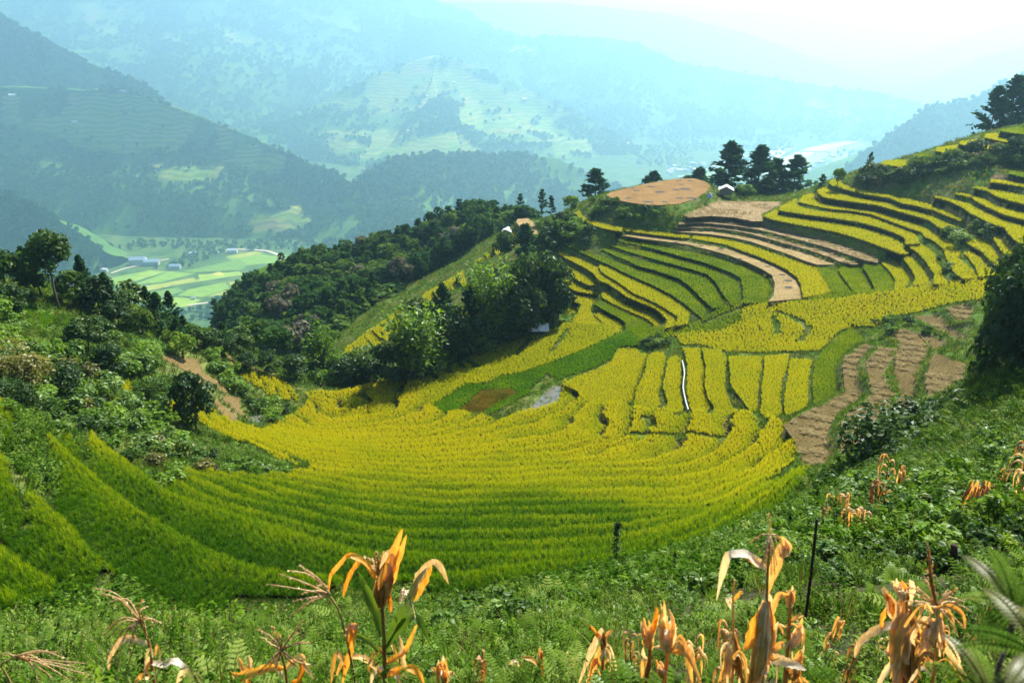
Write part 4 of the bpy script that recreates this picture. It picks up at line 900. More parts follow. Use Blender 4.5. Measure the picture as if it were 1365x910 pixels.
def foliage(mb, lobes, per, size, r, m=0):
    for (x, y, z, q) in lobes:
        for _ in range(per):
            v = Vector((r.gauss(0, 1), r.gauss(0, 1), r.gauss(0, 1) + 0.25)).normalized(); k = q * (0.55 + 0.5 * r.random() ** 0.5)
            p = Vector((x, y, z)) + Vector((v.x * k, v.y * k, v.z * k * 0.85))
            leafquad(mb, p, v + Vector((r.gauss(0, .55), r.gauss(0, .55), r.gauss(0, .55) + 0.35)), size * r.uniform(0.7, 1.35), r, m)
def limbs(r, h0, lobes, rad, lean=0.0, m=0):
    mb = MB(); top = max(l[2] for l in lobes); n = 6
    pts = [(lean * (t / n) ** 2 + 0.12 * math.sin(t * 1.7) * (t > 0), 0.1 * math.cos(t * 2.1) * (t > 0), h0 * 1.15 * t / n - 0.3 * (t == 0)) for t in range(n + 1)]
    mb.tube(pts, [rad * (1.35 if t == 0 else 1 - 0.55 * t / n) for t in range(n + 1)], 7, m)
    e = Vector(pts[-2])
    for l in lobes[:9]:
        mid = e.lerp(Vector(l[:3]), 0.5) + Vector((r.uniform(-.2, .2), r.uniform(-.2, .2), -0.1 * abs(l[2] - e.z)))
        mb.tube([e, mid, l[:3]], [rad * 0.42, rad * 0.28, rad * 0.1], 5, m, False)
    return mb
TREES = {}
MARKS = {
 'ridge': [((310,425), "at the left tip of the forested ridge above the valley fields"), ((360,400), "on the left end of the forested ridge's crest"), ((440,362), "on the crest of the forested ridge, left half"), ((530,335), "on the crest of the forested ridge, middle"), ((620,305), "on the crest of the forested ridge, right half"), ((700,292), "where the forested ridge meets the knoll"),
   ((640,330), "on the forested ridge above the small white roofed hut"), ((580,365), "on the forested ridge just above the pale grassy slope"), ((500,395), "in the middle of the forested face above the terraced rib"), ((430,400), "in the middle of the forested face, left part"), ((460,440), "at the forest's lower edge above the terraced rib's foot"), ((400,455), "at the forest's lower edge above the gully mouth"), ((350,445), "low on the forested ridge at the valley side")],
 'left': [((30,390), "at the left edge behind the umbrella crowned tree"), ((79,410), "beside the umbrella crowned tree"), ((130,410), "right of the umbrella crowned tree"), ((180,430), "on the left hill crest in front of the valley fields"), ((235,450), "on the left hill crest above the pale grassy steps"), ((290,470), "where the left hill crest drops to the gully"),
   ((60,430), "by the three small bright green terraces"), ((30,490), "below the small green terraces at the left edge"), ((110,490), "in the middle of the left slope"), ((180,480), "left of the brown bare plots"), ((60,540), "at the left edge above the green rice strips"), ((120,560), "on the left slope above the green rice strips"), ((200,565), "by the bare earth scar left of the lone dark tree"), ((270,600), "below the lone dark tree"), ((340,625), "on the bank's tip between green and yellow rice"), ((150,600), "at the top of the green rice strips"), ((330,520), "among the brown bare plots"), ((370,540), "beside the small pool"), ((220,520), "between the yellow ledge and the bare plots")],
}
def mark(which, u, v): return min(MARKS[which], key=lambda t: (t[0][0] - u) ** 2 + (1.6 * (t[0][1] - v)) ** 2)[1]
def sized(h, a, b): return "small" if h < a else "large" if h > b else "mid sized"
def tree_kind(name, h, rx, z0, leafmat, n_lobe=14, per=60, size=0.45, seed=0, rad=0.18, flat=0.0, lean=0.0, barkm='bark', rz=None):
    """a unit tree: (height, trunk mesh, crown mesh)"""
    r = random.Random(seed); rz_ = (h - z0) / 2 if rz is None else rz; zc = h - rz_
    lo = crown_lobes(r, n_lobe, rx, rz_, zc, flat); lo = [(x + lean, y, z, q) for x, y, z, q in lo]
    tr = limbs(r, zc if not flat else zc - rz_ * 0.2, lo, rad, lean).mesh("trunk", [M[barkm]], True)
    mb = MB(); foliage(mb, lo, per, size, r); cr = mb.mesh("crown", [M[leafmat]])
    TREES.setdefault(name, []).append((h, tr, cr))
def pine_kind(name, h, rx, z0, seed, per=16, size=0.55, lm='needle', top=0.12, step=0.55, rad=0.2):
    r = random.Random(seed); tr = MB(); tr.tube([(0, 0, -0.4), (0.05, 0.02, h * 0.35), (-0.04, 0.03, h * 0.7), (0, 0, h * 0.98)], [rad * 1.25, rad * 0.9, rad * 0.5, 0.03], 7)
    mb = MB(); z = z0
    while z < h:
        t = (z - z0) / (h - z0); R_ = rx * 1.25 * (1 - t) ** 0.62 * (0.6 + 0.4 * min(1, t * 4 + 0.35)) + rx * top * (1 - t * 0.5)
        for k in range(r.choice((4, 5, 6))):
            az = r.uniform(0, 6.283); L_ = R_ * r.uniform(0.6, 1.1); up = 0.15 + 0.55 * t + r.uniform(-.1, .15)
            d = Vector((math.cos(az), math.sin(az), up)).normalized(); base = Vector((0, 0, z + r.uniform(-.2, .2))); e = base + d * L_
            tr.tube([base, base.lerp(e, 0.6) + Vector((0, 0, -0.05 * L_)), e], [rad * 0.22, rad * 0.14, 0.02], 4, 0, False)
            for q in range(per):
                s = 0.3 + 0.7 * (q + r.random()) / per; p = base.lerp(e, s) + Vector((r.gauss(0, .12), r.gauss(0, .12), r.gauss(0, .1))) * (L_ * 0.45 + .3)
                leafquad(mb, p, Vector((r.gauss(0, .6), r.gauss(0, .6), 1)), size * r.uniform(.7, 1.3), r, 0, 1.9)
        z += step * r.uniform(0.8, 1.25) * (1 + 0.3 * (1 - t))
    TREES.setdefault(name, []).append((h, tr.mesh("trunk", [M['pine_bark']], True), mb.mesh("crown", [M[lm]])))
for s in range(4): tree_kind("forest_tree", 9.5, 3.3 + 0.3 * (s % 2), 2.2, 'forest', 13, 34, 0.85, 20 + s)
for s in range(2): tree_kind("grey_tree", 9, 3.3, 2.2, 'leaf_grey', 12, 30, 0.8, 30 + s)
for s in range(3): tree_kind("broad_tree", 7.5, 2.9, 1.4, 'leaf', 15, 58, 0.5, 40 + s)
for s in range(2): tree_kind("fresh_tree", 7, 2.8, 1.0, 'leaf_fresh', 14, 54, 0.5, 45 + s)
for s in range(2): tree_kind("dark_tree", 8, 3.0, 0.8, 'leaf_dark', 18, 90, 0.42, 50 + s)
for s in range(2): tree_kind("glossy_tree", 10, 3.6, 0.6, 'leaf_dark', 20, 420, 0.2, 55 + s, 0.2)

tree_kind("umbrella_tree", 10, 2.5, 4.2, 'leaf', 34, 120, 0.3, 60, 0.17, rz=2.7)
for s in range(3): pine_kind("pine_tree", 14, 4.0, 1.6, 70 + s, 14, 0.8, step=0.75)
for s in range(2): pine_kind("slim_pine", 15, 2.6, 6.5, 80 + s, 12, 0.7, step=0.9)
for s in range(3): pine_kind("ridge_pine", 11, 2.9, 1.5, 90 + s, 8, 0.95, 'forest', step=1.0)
for s in range(2): pine_kind("young_pine", 6, 2.2, 0.5, 97 + s, 9, 0.5, step=0.5, rad=0.1)
def bamboo_kind(seed, h=14.0, culms=46, spread=3.2, lm='bamboo'):
    r = random.Random(seed); st = MB(); mb = MB()
    for i in range(culms):
        az = r.uniform(0, 6.283); b = Vector((math.cos(az), math.sin(az), 0)) * spread * 0.4 * r.random(); hh = h * r.uniform(0.55, 1.0); bend = r.uniform(0.06, 0.34) * hh
        d = Vector((math.cos(az + r.uniform(-.5, .5)), math.sin(az + r.uniform(-.5, .5)), 0)); P = []
        for k in range(7):
            t = k / 6; P.append(b + d * bend * t ** 2.4 + Vector((0, 0, hh * (t - 0.10 * t ** 3 * bend / hh * 4))))
        st.tube(P, [0.06 * (1 - 0.8 * k / 6) for k in range(7)], 5, 0, False)
        for q in range(58):
            t = 0.22 + 0.78 * r.random() ** 0.75; k = min(int(t * 6), 5); p = P[k].lerp(P[k + 1], t * 6 - k); w = (0.35 + 0.75 * math.sin(math.pi * min(1, t * .95))) * 0.95
            leafquad(mb, p + Vector((r.gauss(0, w), r.gauss(0, w), r.gauss(0, .5) - 0.15)), Vector((r.gauss(0, .7), r.gauss(0, .7), .8)), 0.36 * r.uniform(.7, 1.4), r, 0, 2.2)
    return h, st.mesh("stem", [M['bark']], True), mb.mesh("foliage", [M[lm]])
TREES['bamboo_clump'] = [bamboo_kind(1), bamboo_kind(2, 13, 40, 3.6)]
TREES['fresh_bamboo'] = [bamboo_kind(3, 9, 26, 3.0, 'leaf_fresh')]
def shrub_kind(name, lm, seed, h=2.0, rx=1.5, n=9, per=42, size=0.26):
    r = random.Random(seed); lo = []
    for i in range(n):
        az = r.uniform(0, 6.283); q = rx * 0.7 * r.random() ** 0.5; lo.append((q * math.cos(az), q * math.sin(az), h * r.uniform(0.3, 0.72), rx * r.uniform(0.3, 0.48)))
    st = MB()
    for l in lo: st.tube([(0.1 * l[0], 0.1 * l[1], -0.3), (l[0] * .5, l[1] * .5, l[2] * .6), l[:3]], [0.05, 0.035, 0.012], 4, 0, False)
    mb = MB(); foliage(mb, lo, per, size, r)
    TREES.setdefault(name, []).append((h, st.mesh("stem", [M['bark']], True), mb.mesh("foliage", [M[lm]])))
for i, lm in enumerate(('leaf', 'leaf_pale', 'leaf_fresh', 'leaf_dark', 'leaf_olive')):
    for s in range(3 if i < 2 else 2): shrub_kind("shrub_" + lm, lm, 200 + 10 * i + s)
for s in range(2): shrub_kind("shrub_glossy", 'leaf_dark', 270 + s, 2.0, 1.6, 14, 190, 0.11)
shrub_kind("shrub_big_olive", 'leaf_olive', 281, 4.0, 2.8, 18, 170, 0.2); shrub_kind("shrub_big_dark", 'leaf_dark', 282, 4.0, 2.8, 18, 170, 0.2); shrub_kind("shrub_big_green", 'leaf', 283, 4.0, 2.8, 18, 170, 0.2)
for s in range(2): shrub_kind("thicket", 'leaf', 260 + s, 1.6, 2.0, 11, 46, 0.28)
NOUN = {'forest_tree': ('tree', 'tree'), 'grey_tree': ('tree', 'tree'), 'broad_tree': ('broadleaf_tree', 'tree'), 'fresh_tree': ('broadleaf_tree', 'tree'), 'dark_tree': ('broadleaf_tree', 'tree'), 'glossy_tree': ('broadleaf_tree', 'tree'), 'umbrella_tree': ('umbrella_tree', 'tree'),
        'pine_tree': ('pine_tree', 'pine'), 'slim_pine': ('pine_tree', 'pine'), 'ridge_pine': ('pine_tree', 'pine'), 'young_pine': ('pine_tree', 'pine'), 'bamboo_clump': ('bamboo_clump', 'bamboo'), 'fresh_bamboo': ('bamboo_clump', 'bamboo')}
def plant(kind, p, h, label, group=None, wide=1.0, rot=None, pick=None):
    """one tree or shrub: an Empty at its foot with trunk and crown (stem and foliage) as parts"""
    H0, tr, cr = TREES[kind][random.randrange(len(TREES[kind])) if pick is None else pick]; s = h / H0
    nm, cat = NOUN.get(kind, ('shrub', 'shrub'))
    e = bpy.data.objects.new(nm, None); COL.objects.link(e); e.location = p; e.scale = (s * wide, s * wide, s); e.rotation_euler = (0, 0, random.uniform(0, 6.28) if rot is None else rot)
    e['label'] = label; e['category'] = cat
    if group: e['group'] = group
    link(tr.name.split('.')[0], tr, e); link(cr.name.split('.')[0], cr, e); return e
def at_pix(kind, u, v, hpx, label, group=None, wide=1.0, y=None, y0=2.0, sink=0.0, pick=None):
    """foot seen at pixel (u, v) (or at distance y along that line), height hpx pixels"""
    if y is None: p = hit(u, v, y0)
    else: p = tuple(float(t) for t in at_y(u, v, y))
    if p is None: return None
    D = math.sqrt(p[0] ** 2 + p[1] ** 2 + p[2] ** 2); el = math.atan2(-p[2], math.hypot(p[0], p[1]))
    if y is not None:
        gz = float(ground(p[0], p[1])); top = p[2] + hpx * D / FPX / math.cos(el); 
        if gz < p[2]: return plant(kind, (p[0], p[1], gz), top - gz, label, group, wide * (p[2] + hpx * D / FPX - p[2]) / (top - gz) * 1.0 if False else wide, None, pick)
    return plant(kind, (p[0], p[1], p[2] - sink), hpx * D / FPX / math.cos(el), label, group, wide, None, pick)
# ------------------------------------------------------------------ the forested ridge
FP = np.array(L("283 425 330 396 380 373 440 353 500 334 560 316 600 301 650 293 700 290 742 288 726 289 684 297 636 326 596 350 556 373 514 398 474 424 444 446 425 468 390 474 345 462 300 446"))
pts = []; tries = 0; random.seed(5)
while len(pts) < 290 and tries < 20000:
    tries += 1; u, v = random.uniform(280, 745), random.uniform(286, 476)
    if inside(FP, np.array([u]), np.array([v]))[0] and all((u - a) ** 2 + (1.5 * (v - b)) ** 2 > 8.0 ** 2 for a, b in pts): pts.append((u, v))
for u, v in pts:
    k = random.choices(("forest_tree", "ridge_pine", "grey_tree"), (0.46, 0.48, 0.06))[0]
    p = hit(u, v, 150)
    if p:
        hh = random.uniform(6.5, 11.5) * (1.0 if p[1] > 220 else 0.8)
        lab = sized(hh, 8.6, 10.9) + {"forest_tree": " round green tree ", "ridge_pine": " pointed dark conifer ", "grey_tree": " grey brown tree "}[k] + mark('ridge', u, v)
        plant(k, (p[0], p[1], p[2] - 0.5), hh, lab, lab.replace(" tree ", " trees ").replace(" conifer ", " conifers "), random.uniform(0.85, 1.15))
# the crest line of the ridge and the slope below it
def fill(name, ng, nv, poly, spc, hgt, y0, label, sx=1.0, **props):
    P = cast_any(poly, y0); q = jitter_grid(P, spc); z = ground(q[:, 0], q[:, 1])
    s = np.stack([RNG.uniform(.75, 1.25, len(q)) * sx] * 2 + [RNG.uniform(.7, 1.25, len(q))], 1) * hgt
    return scatter(name, ng, nv, np.c_[q, z - 0.2], s, kind="stuff", label=label, **props)
def cast_any(s, y0):
    p = L(s); o = []
    for (u0, v0), (u1, v1) in zip(p, p[1:] + p[:1]):
        n_ = max(1, int(math.hypot(u1 - u0, v1 - v0) / 8)); o += [(u0 + (u1 - u0) * i / n_, v0 + (v1 - v0) * i / n_) for i in range(n_)]
    h_ = [hit(u, v, y0) for u, v in o]; return np.array([q[:2] for q in h_ if q is not None])
def far_tree(seed, n=9, per=13, size=0.34, cone=False):
    r = random.Random(seed); mb = MB()
    if cone:
        lo = [(r.gauss(0, .05), r.gauss(0, .05), 0.18 + 0.75 * i / n, 0.30 * (1 - i / n) + 0.07) for i in range(n)]
    else: lo = [(0.3 * r.uniform(-1, 1), 0.3 * r.uniform(-1, 1), r.uniform(0.35, 0.82), r.uniform(0.2, 0.3)) for i in range(n)]
    foliage(mb, lo, per, size, r); return source("tree", mb.mesh("tree", [M['forest']]))
FAR = scatter_tree("far_trees", [far_tree(1), far_tree(2), far_tree(3, 8, 11, 0.26, True), far_tree(4)])
fill("forest", FAR, 4, "283 425 330 396 380 373 440 353 500 334 560 316 600 301 650 293 742 288 684 297 636 326 596 350 556 373 514 398 474 424 444 446 425 468 390 474 345 462 300 446", 5.2, 5.5, 150, "low dark green undergrowth between the trees of the forested ridge", 1.3)
for key, spc, hgt in (('near_left', 13, 17), ('left_shoulder', 13.5, 16), ('left_high', 17, 18), ('middle', 13.5, 18), ('terraced', 24, 21), ('far_blue', 38, 28), ('far_ridge', 32, 24), ('right_near', 14, 18)):
    o, V, fa = HILLS[key]; n, w = fa.shape
    A = np.linalg.norm(np.cross(V[1:, :-1] - V[:-1, :-1], V[:-1, 1:] - V[:-1, :-1]), axis=-1)
    lam = A / spc ** 2 * np.where(fa[:-1, :-1] > 0.3, 0.012, 1.0); cl = fbm(V[:-1, :-1, 0] / 170, V[:-1, :-1, 1] / 170, 3, 77); lam = lam * np.clip(0.75 + 2.0 * cl, 0.08, 1.5)
    u, v = project(V[:-1, :-1, 0], V[:-1, :-1, 1], V[:-1, :-1, 2]); lam = lam * ((u > -90) & (u < 1450) & (v > -60) & (v < 500)) * (np.arange(w - 1)[None, :] >= w // 3 - 6) * (V[:-1, :-1, 2] > FLOOR + 4)
    cnt = RNG.poisson(lam); a, b = np.nonzero(cnt); rep = np.repeat(np.arange(len(a)), cnt[a, b]); a, b = a[rep], b[rep]
    s, t = RNG.random((2, len(a), 1)); Q = V[a, b] * (1 - s) * (1 - t) + V[a + 1, b] * s * (1 - t) + V[a, b + 1] * (1 - s) * t + V[a + 1, b + 1] * s * t
    sz = np.stack([RNG.uniform(.7, 1.25, len(a))] * 2 + [RNG.uniform(.7, 1.3, len(a))], 1) * hgt
    scatter("forest", FAR, 4, Q - np.array([0, 0, 1.0]), sz, kind="stuff", label="blue green forest covering a hazy mountain side")
# ------------------------------------------------------------------ trees one can tell apart
random.seed(11)
at_pix("umbrella_tree", 79, 412, 88, "tall slim tree with a rounded umbrella crown on the left hill", wide=0.95, y0=60)
for u, v, h, k, w in [(12,395,62,"broad_tree",1.1),(40,385,52,"pine_tree",1.0),(100,410,50,"broad_tree",1.0),(118,405,62,"pine_tree",.8),(20,425,45,"dark_tree",1.1),(135,420,52,"dark_tree",1.1),(150,425,60,"pine_tree",.8),(176,420,46,"broad_tree",1.15),(160,440,40,"dark_tree",1.1),(202,432,50,"pine_tree",.75),(216,446,56,"pine_tree",.95),(232,440,52,"pine_tree",.8),
                         (190,445,38,"broad_tree",1.1),(250,462,42,"pine_tree",.9),(265,468,38,"broad_tree",1.1),(285,470,34,"dark_tree",1.1),(245,478,40,"fresh_tree",1.0),(140,452,30,"broad_tree",1.2),(310,478,30,"dark_tree",1.1),(325,472,40,"broad_tree",1.0),(300,462,34,"pine_tree",.9)]:
    nm = {'broad_tree': "bushy green tree", 'pine_tree': "ragged pine", 'dark_tree': "dark tree", 'fresh_tree': "fresh green tree"}[k]
    at_pix(k, u, v, h * .87, sized(h, 37, 50) + " " + nm + " " + mark('left', u, v), nm + "s " + mark('left', u, v), w, y0=60)
for u, v, h, k, w in [(340,470,42,"forest_tree",1.2),(372,478,40,"forest_tree",1.3),(395,478,46,"grey_tree",1.25),(360,500,30,"dark_tree",1.2),(395,508,34,"dark_tree",1.2),(330,498,26,"dark_tree",1.3),(440,470,36,"forest_tree",1.1),(415,455,34,"forest_tree",1.1)]:
    nm = {'forest_tree': "rounded green tree", 'grey_tree': "grey half bare tree", 'dark_tree': "dark bushy tree"}[k]
    at_pix(k, u, v, h, nm + " at the mouth of the gully left of the bamboo", None if k == 'grey_tree' else nm + "s at the gully mouth", w, y0=60)
for u, v, h, w, lab in [(432,497,62,.9,"light green bamboo clump at the gully mouth, left of the terraced rib"),(446,505,40,.8,"light green bamboo clump just left of the big dark bamboo")]:
    at_pix("fresh_bamboo", u, v, h, lab, None, w, y0=60)
at_pix("bamboo_clump", 556, 508, 110, "large feathery bamboo clump standing left of the others by the rice", None, 1.05, y0=80, pick=0)
at_pix("bamboo_clump", 652, 462, 124, "tall upright bamboo in the middle of the grove", None, .8, y0=80, pick=1)
for u, v, h, k, w, lab in [(600,485,70,"dark_tree",1.0,"dark pine-like tree between the two tall bamboos"),(628,470,84,"pine_tree",.75,"dark pine behind the middle bamboo"),(592,478,92,"pine_tree",.8,"dark pine right behind the large bamboo clump"),(690,455,80,"dark_tree",.9,"dark leafy tree just right of the middle bamboo"),
                         (712,440,100,"dark_tree",.85,"tallest vine covered dark tree above the small shed"),(738,432,84,"dark_tree",.7,"leaning dark tree on the right end of the grove"),(676,452,56,"fresh_tree",.9,"fresh green tree in front of the grove's dark trees"),(620,474,48,"fresh_tree",.9,"bright green small tree at the foot of the grove"),
                         (525,512,52,"dark_tree",1.2,"low dark bush tree at the left foot of the large bamboo"),(492,512,36,"dark_tree",1.5,"low dark round tree right of the gully mouth"),(462,514,34,"dark_tree",1.4,"dark low tree at the edge of the yellow rice by the gully"),(574,500,34,"fresh_tree",1.5,"leafy light green bush in front of the large bamboo's right side"),(612,480,30,"dark_tree",1.7,"low dark bush between the bamboos above the rice"),(640,470,32,"fresh_tree",1.7,"green bush at the foot of the middle bamboo"),(664,462,34,"dark_tree",1.7,"low dark bush right of the middle bamboo's foot"),(690,452,34,"dark_tree",1.7,"low dark bush left of the small shed"),(724,428,60,"dark_tree",1.2,"dense dark tree directly behind the small shed"),(744,425,40,"dark_tree",1.3,"low dark tree right of the small shed"),(575,470,70,"dark_tree",1.1,"dark tree behind the large bamboo"),(640,440,70,"bamboo_clump",.9,"shorter bamboo behind the grove's middle"),(700,420,70,"dark_tree",1.2,"dark tree behind the grove's right half"),(588,492,30,"fresh_tree",1.2,"light green bush tree at the foot of the large bamboo"),(700,372,70,"pine_tree",.9,"dark pine behind the grove under the knoll slope"),(672,352,42,"dark_tree",.9,"dark round tree below the small white roofed hut")]:
    at_pix(k, u, v, h, lab, None, w, y0=90)
for u, v, h, k, w, lab in [(722,306,52,"slim_pine",.75,"taller of two slim bare stemmed pines on the left of the knoll"),(734,300,38,"slim_pine",.9,"shorter of two slim bare stemmed pines on the left of the knoll"),(793,268,40,"pine_tree",1.45,"broad dark pine crown behind the left slope of the knoll"),(762,280,20,"fresh_tree",1.1,"small bright bush tree at the left end of the yellow terrace")]:
    at_pix(k, u, v, h, lab, None, w, y={722:232, 734:236, 793:246, 762:214}[u])
for u, v, h, w, yy, lab in [(968,262,64,.95,238,"leftmost of the four pines behind the hut"),(1008,264,60,.9,240,"second pine from the hut, in the middle of the row"),(1030,266,48,.8,244,"thin gappy pine between two fuller ones behind the mown field"),(1055,268,52,1.0,240,"rightmost of the four pines behind the mown field"),(870,250,17,.75,262,"small pine tip peeping over the back edge of the mown disc"),(932,246,16,.75,258,"ragged young pine behind the right edge of the mown disc"),(918,246,9,.7,258,"tiny young pine behind the mown disc")]:
    at_pix("pine_tree", u, v, h, lab, None, w * 1.4, y=yy)
for u, v, h, w, yy, lab in [(1318,182,50,1.1,222,"leftmost tall pine on the right skyline"),(1340,180,60,1.05,224,"tallest pine on the right skyline"),(1360,178,54,1.15,226,"pine at the picture's right edge on the skyline")]:
    at_pix("pine_tree", u, v, h, lab, None, w, y=yy)
at_pix("fresh_tree", 990, 270, 24, "bright green bush tree right beside the hut", None, 1.3, y=226)
at_pix("fresh_tree", 1117, 240, 15, "small round tree on the corner of the top yellow terrace", None, .8, y=200)
at_pix("young_pine", 1095, 252, 17, "small grey green tree at the left end of a yellow terrace", None, 1.0, y=208)
at_pix("young_pine", 1159, 222, 16, "little pine on the lowest skyline terrace", None, .7, y=208)
at_pix("dark_tree", 263, 574, 70, "small dark tree with clustered leaves standing alone above the yellow ledge", None, .85, y0=30)
# big tree on the right edge, near
for u, v, h, w, yy, lab, k in [(1362,640,262,.72,52,"large glossy dark tree rising at the right edge of the picture","glossy_tree"),(1326,600,200,.55,55,"dark leafy tree left of the large tree at the right edge","glossy_tree"),(1360,470,125,.8,62,"dark tree behind the large tree at the right edge","glossy_tree")]:
    at_pix(k, u, v, h, lab, None, w, y=yy)
for u, v, h, w, lab, yy in [(1195,640,72,1.2,"dark rounded shrub in front of the mown paddies",46),(1250,610,64,1.2,"glossy dark green shrub right of the rounded one, below the mown paddies",50),(1225,655,44,1.3,"low dark shrub above the dried maize on the right slope",42),(1290,605,60,1.2,"dark shrub at the foot of the large tree on the right",50)]:
    at_pix("shrub_glossy", u, v, h, lab, None, w, y=yy)
# ------------------------------------------------------------------ shrubs on the slopes
def shrubs(poly, n, sizes, kinds, where, y0, seed, sep=9.0):
    r = random.Random(seed); P = np.array(L(poly)); a = []; t = 0
    KEEP = [np.array(L(q)) for q in ('10 402 50 400 85 415 118 432 116 455 90 470 66 462 40 440', '172 420 232 428 236 470 170 470', '311 498 340 496 386 508 402 540 380 542 345 530 318 514', '205 470 285 465 275 505 330 530 335 570 300 570 262 520 240 495', '150 512 175 505 205 530 270 542 330 570 410 630 404 640 330 604 240 568 200 550')]
    while len(a) < n and t < 6000:
        t += 1; u, v = r.uniform(P[:, 0].min(), P[:, 0].max()), r.uniform(P[:, 1].min(), P[:, 1].max())
        if inside(P, np.array([u]), np.array([v]))[0] and not any(inside(q, np.array([u]), np.array([v]))[0] for q in KEEP) and all(math.hypot(u - x, 1.4 * (v - y)) > sep for x, y in a): a.append((u, v))
    for u, v in a:
        k = r.choices([q for q, _ in kinds], [w for _, w in kinds])[0]; adj = {'leaf': "green", 'leaf_pale': "pale grey green", 'leaf_fresh': "fresh light green", 'leaf_dark': "dark", 'leaf_olive': "yellowish olive"}[k]
        random.seed(int(u * 100 + v)); hh = r.uniform(*sizes); lo_, hi_ = sizes; place = mark('left', u, v) if where == 'LEFT' else where; adj = adj.replace("fresh light", "light").replace("pale grey green", "pale").replace("yellowish ", ""); sz_ = sized(hh, lo_ + (hi_ - lo_) * .33, lo_ + (hi_ - lo_) * .67)
        at_pix("shrub_" + k, u, v, hh, "%s %s shrub %s" % (sz_, adj, place), "%s %s shrubs %s" % (sz_, adj, place), r.uniform(.9, 1.35), y0=y0)
ALLK = [('leaf', 2), ('leaf_pale', 2.6), ('leaf_fresh', 3.2), ('leaf_dark', 0.5), ('leaf_olive', 1)]
shrubs("0 420 40 430 60 470 120 470 160 450 200 470 215 500 150 505 150 530 160 545 205 555 240 575 150 600 60 560 0 545", 78, (11, 27), ALLK, 'LEFT', 50, 1)
shrubs("70 570 150 560 240 585 262 600 300 610 345 625 395 640 300 632 215 650 150 605", 34, (10, 22), ALLK, 'LEFT', 40, 2)
shrubs("280 470 320 510 390 510 400 540 360 565 330 545 290 520", 18, (9, 18), [('leaf', 2), ('leaf_fresh', 3), ('leaf_pale', 1)], 'LEFT', 70, 3)
shrubs("700 335 735 300 765 290 800 315 790 330 750 320 745 345 728 345 720 380 700 400", 30, (9, 20), [('leaf', 3), ('leaf_fresh', 2), ('leaf_dark', 1)], "on the left flank of the knoll", 120, 4, 7)
shrubs("768 282 800 262 815 268 880 285 840 300 800 296", 12, (7, 13), [('leaf', 3), ('leaf_fresh', 2)], "on the bank under the mown disc", 150, 5, 8)
shrubs("1122 242 1160 230 1210 222 1250 212 1300 205 1365 200 1365 222 1310 226 1250 234 1200 246 1160 250", 40, (8, 16), [('leaf', 3), ('leaf_dark', 2), ('leaf_olive', 1)], "on the bank under the skyline terraces", 130, 6, 9)
shrubs("1262 312 1290 310 1300 300 1325 308 1330 318 1318 322 1300 312 1285 330 1270 330", 9, (8, 15), [('leaf_pale', 3), ('leaf', 1)], "between the yellow terraces on the right", 100, 7, 8)
shrubs("1250 340 1262 350 1280 368 1270 374 1255 362", 4, (6, 10), [('leaf_pale', 2), ('leaf', 2)], "on the short bank between two yellow tongues", 100, 8, 7)
shrubs("420 480 500 470 540 480 545 505 470 515 430 515 400 500", 18, (10, 20), [('leaf', 3), ('leaf_fresh', 3), ('leaf_grey' if False else 'leaf_pale', 1)], "at the gully below the terraced rib", 90, 9, 9)
shrubs("1070 690 1100 655 1160 640 1210 660 1280 620 1365 600 1365 680 1250 700 1150 690 1090 720", 26, (16, 34), [('leaf', 3), ('leaf_pale', 3), ('leaf_fresh', 1)], "among the dried maize on the right slope", 12, 10, 16)
shrubs("850 455 870 450 905 455 905 466 880 462 858 465", 6, (7, 12), [('leaf', 2), ('leaf_pale', 1)], "at the head of the narrow yellow plots", 100, 12, 7)
shrubs("1165 432 1200 425 1235 430 1250 442 1236 450 1215 440 1180 448", 9, (6, 12), [('leaf', 2), ('leaf_fresh', 2)], "above the mown paddies with straw", 90, 13, 7)

shrubs("512 508 540 512 575 500 610 482 650 466 690 452 715 446 716 436 690 442 650 452 610 470 575 488 540 500", 26, (16, 30), [('leaf', 2), ('leaf_dark', 3), ('leaf_fresh', 1)], "along the foot of the bamboo grove", 90, 14, 7)
fill("forest", FAR, 4, "500 500 520 478 560 466 620 440 690 400 740 370 748 420 716 436 690 442 650 452 610 470 575 488 540 502 500 508 440 505", 3.6, 3.4, 90, "dense green undergrowth between the trees of the bamboo grove", 1.3)
VR = np.array(L("148 382 143 371 200 358 262 356 300 335 372 333 424 352 412 368 378 374 300 397 258 412 186 407"))
_x, _y = at_z(np.array([60, 460, 460, 60.]), np.array([322, 322, 425, 425.]), FLOOR); _q = jitter_grid(np.stack([_x, _y], 1), 30.0); _u, _v = project(_q[:, 0], _q[:, 1], FLOOR)
_k = ~inside(VR, _u, _v) & (fbm(_q[:, 0] / 190, _q[:, 1] / 190, 3, 90) > -.12); _q = _q[_k]
scatter("trees", FAR, 4, np.c_[_q, np.full(len(_q), FLOOR - .5)], RNG.uniform(10, 19, len(_q)), kind="stuff", label="blue green trees round the edges of the valley fields")
_x, _y = at_z(np.array([850, 1160, 1160, 850.]), np.array([186, 186, 262, 262.]), FLOOR); _q = jitter_grid(np.stack([_x, _y], 1), 54.0); _u, _v = project(_q[:, 0], _q[:, 1], FLOOR)
_k = ~inside(np.array(L("990 260 1010 235 1030 212 1055 200 1100 190 1150 184 1156 190 1110 206 1062 226 1050 260")), _u, _v) & (fbm(_q[:, 0] / 320, _q[:, 1] / 320, 3, 91) > .02); _q = _q[_k]
scatter("trees", FAR, 4, np.c_[_q, np.full(len(_q), FLOOR - .5)], RNG.uniform(13, 24, len(_q)), kind="stuff", label="hazy trees scattered round the valley town and river")

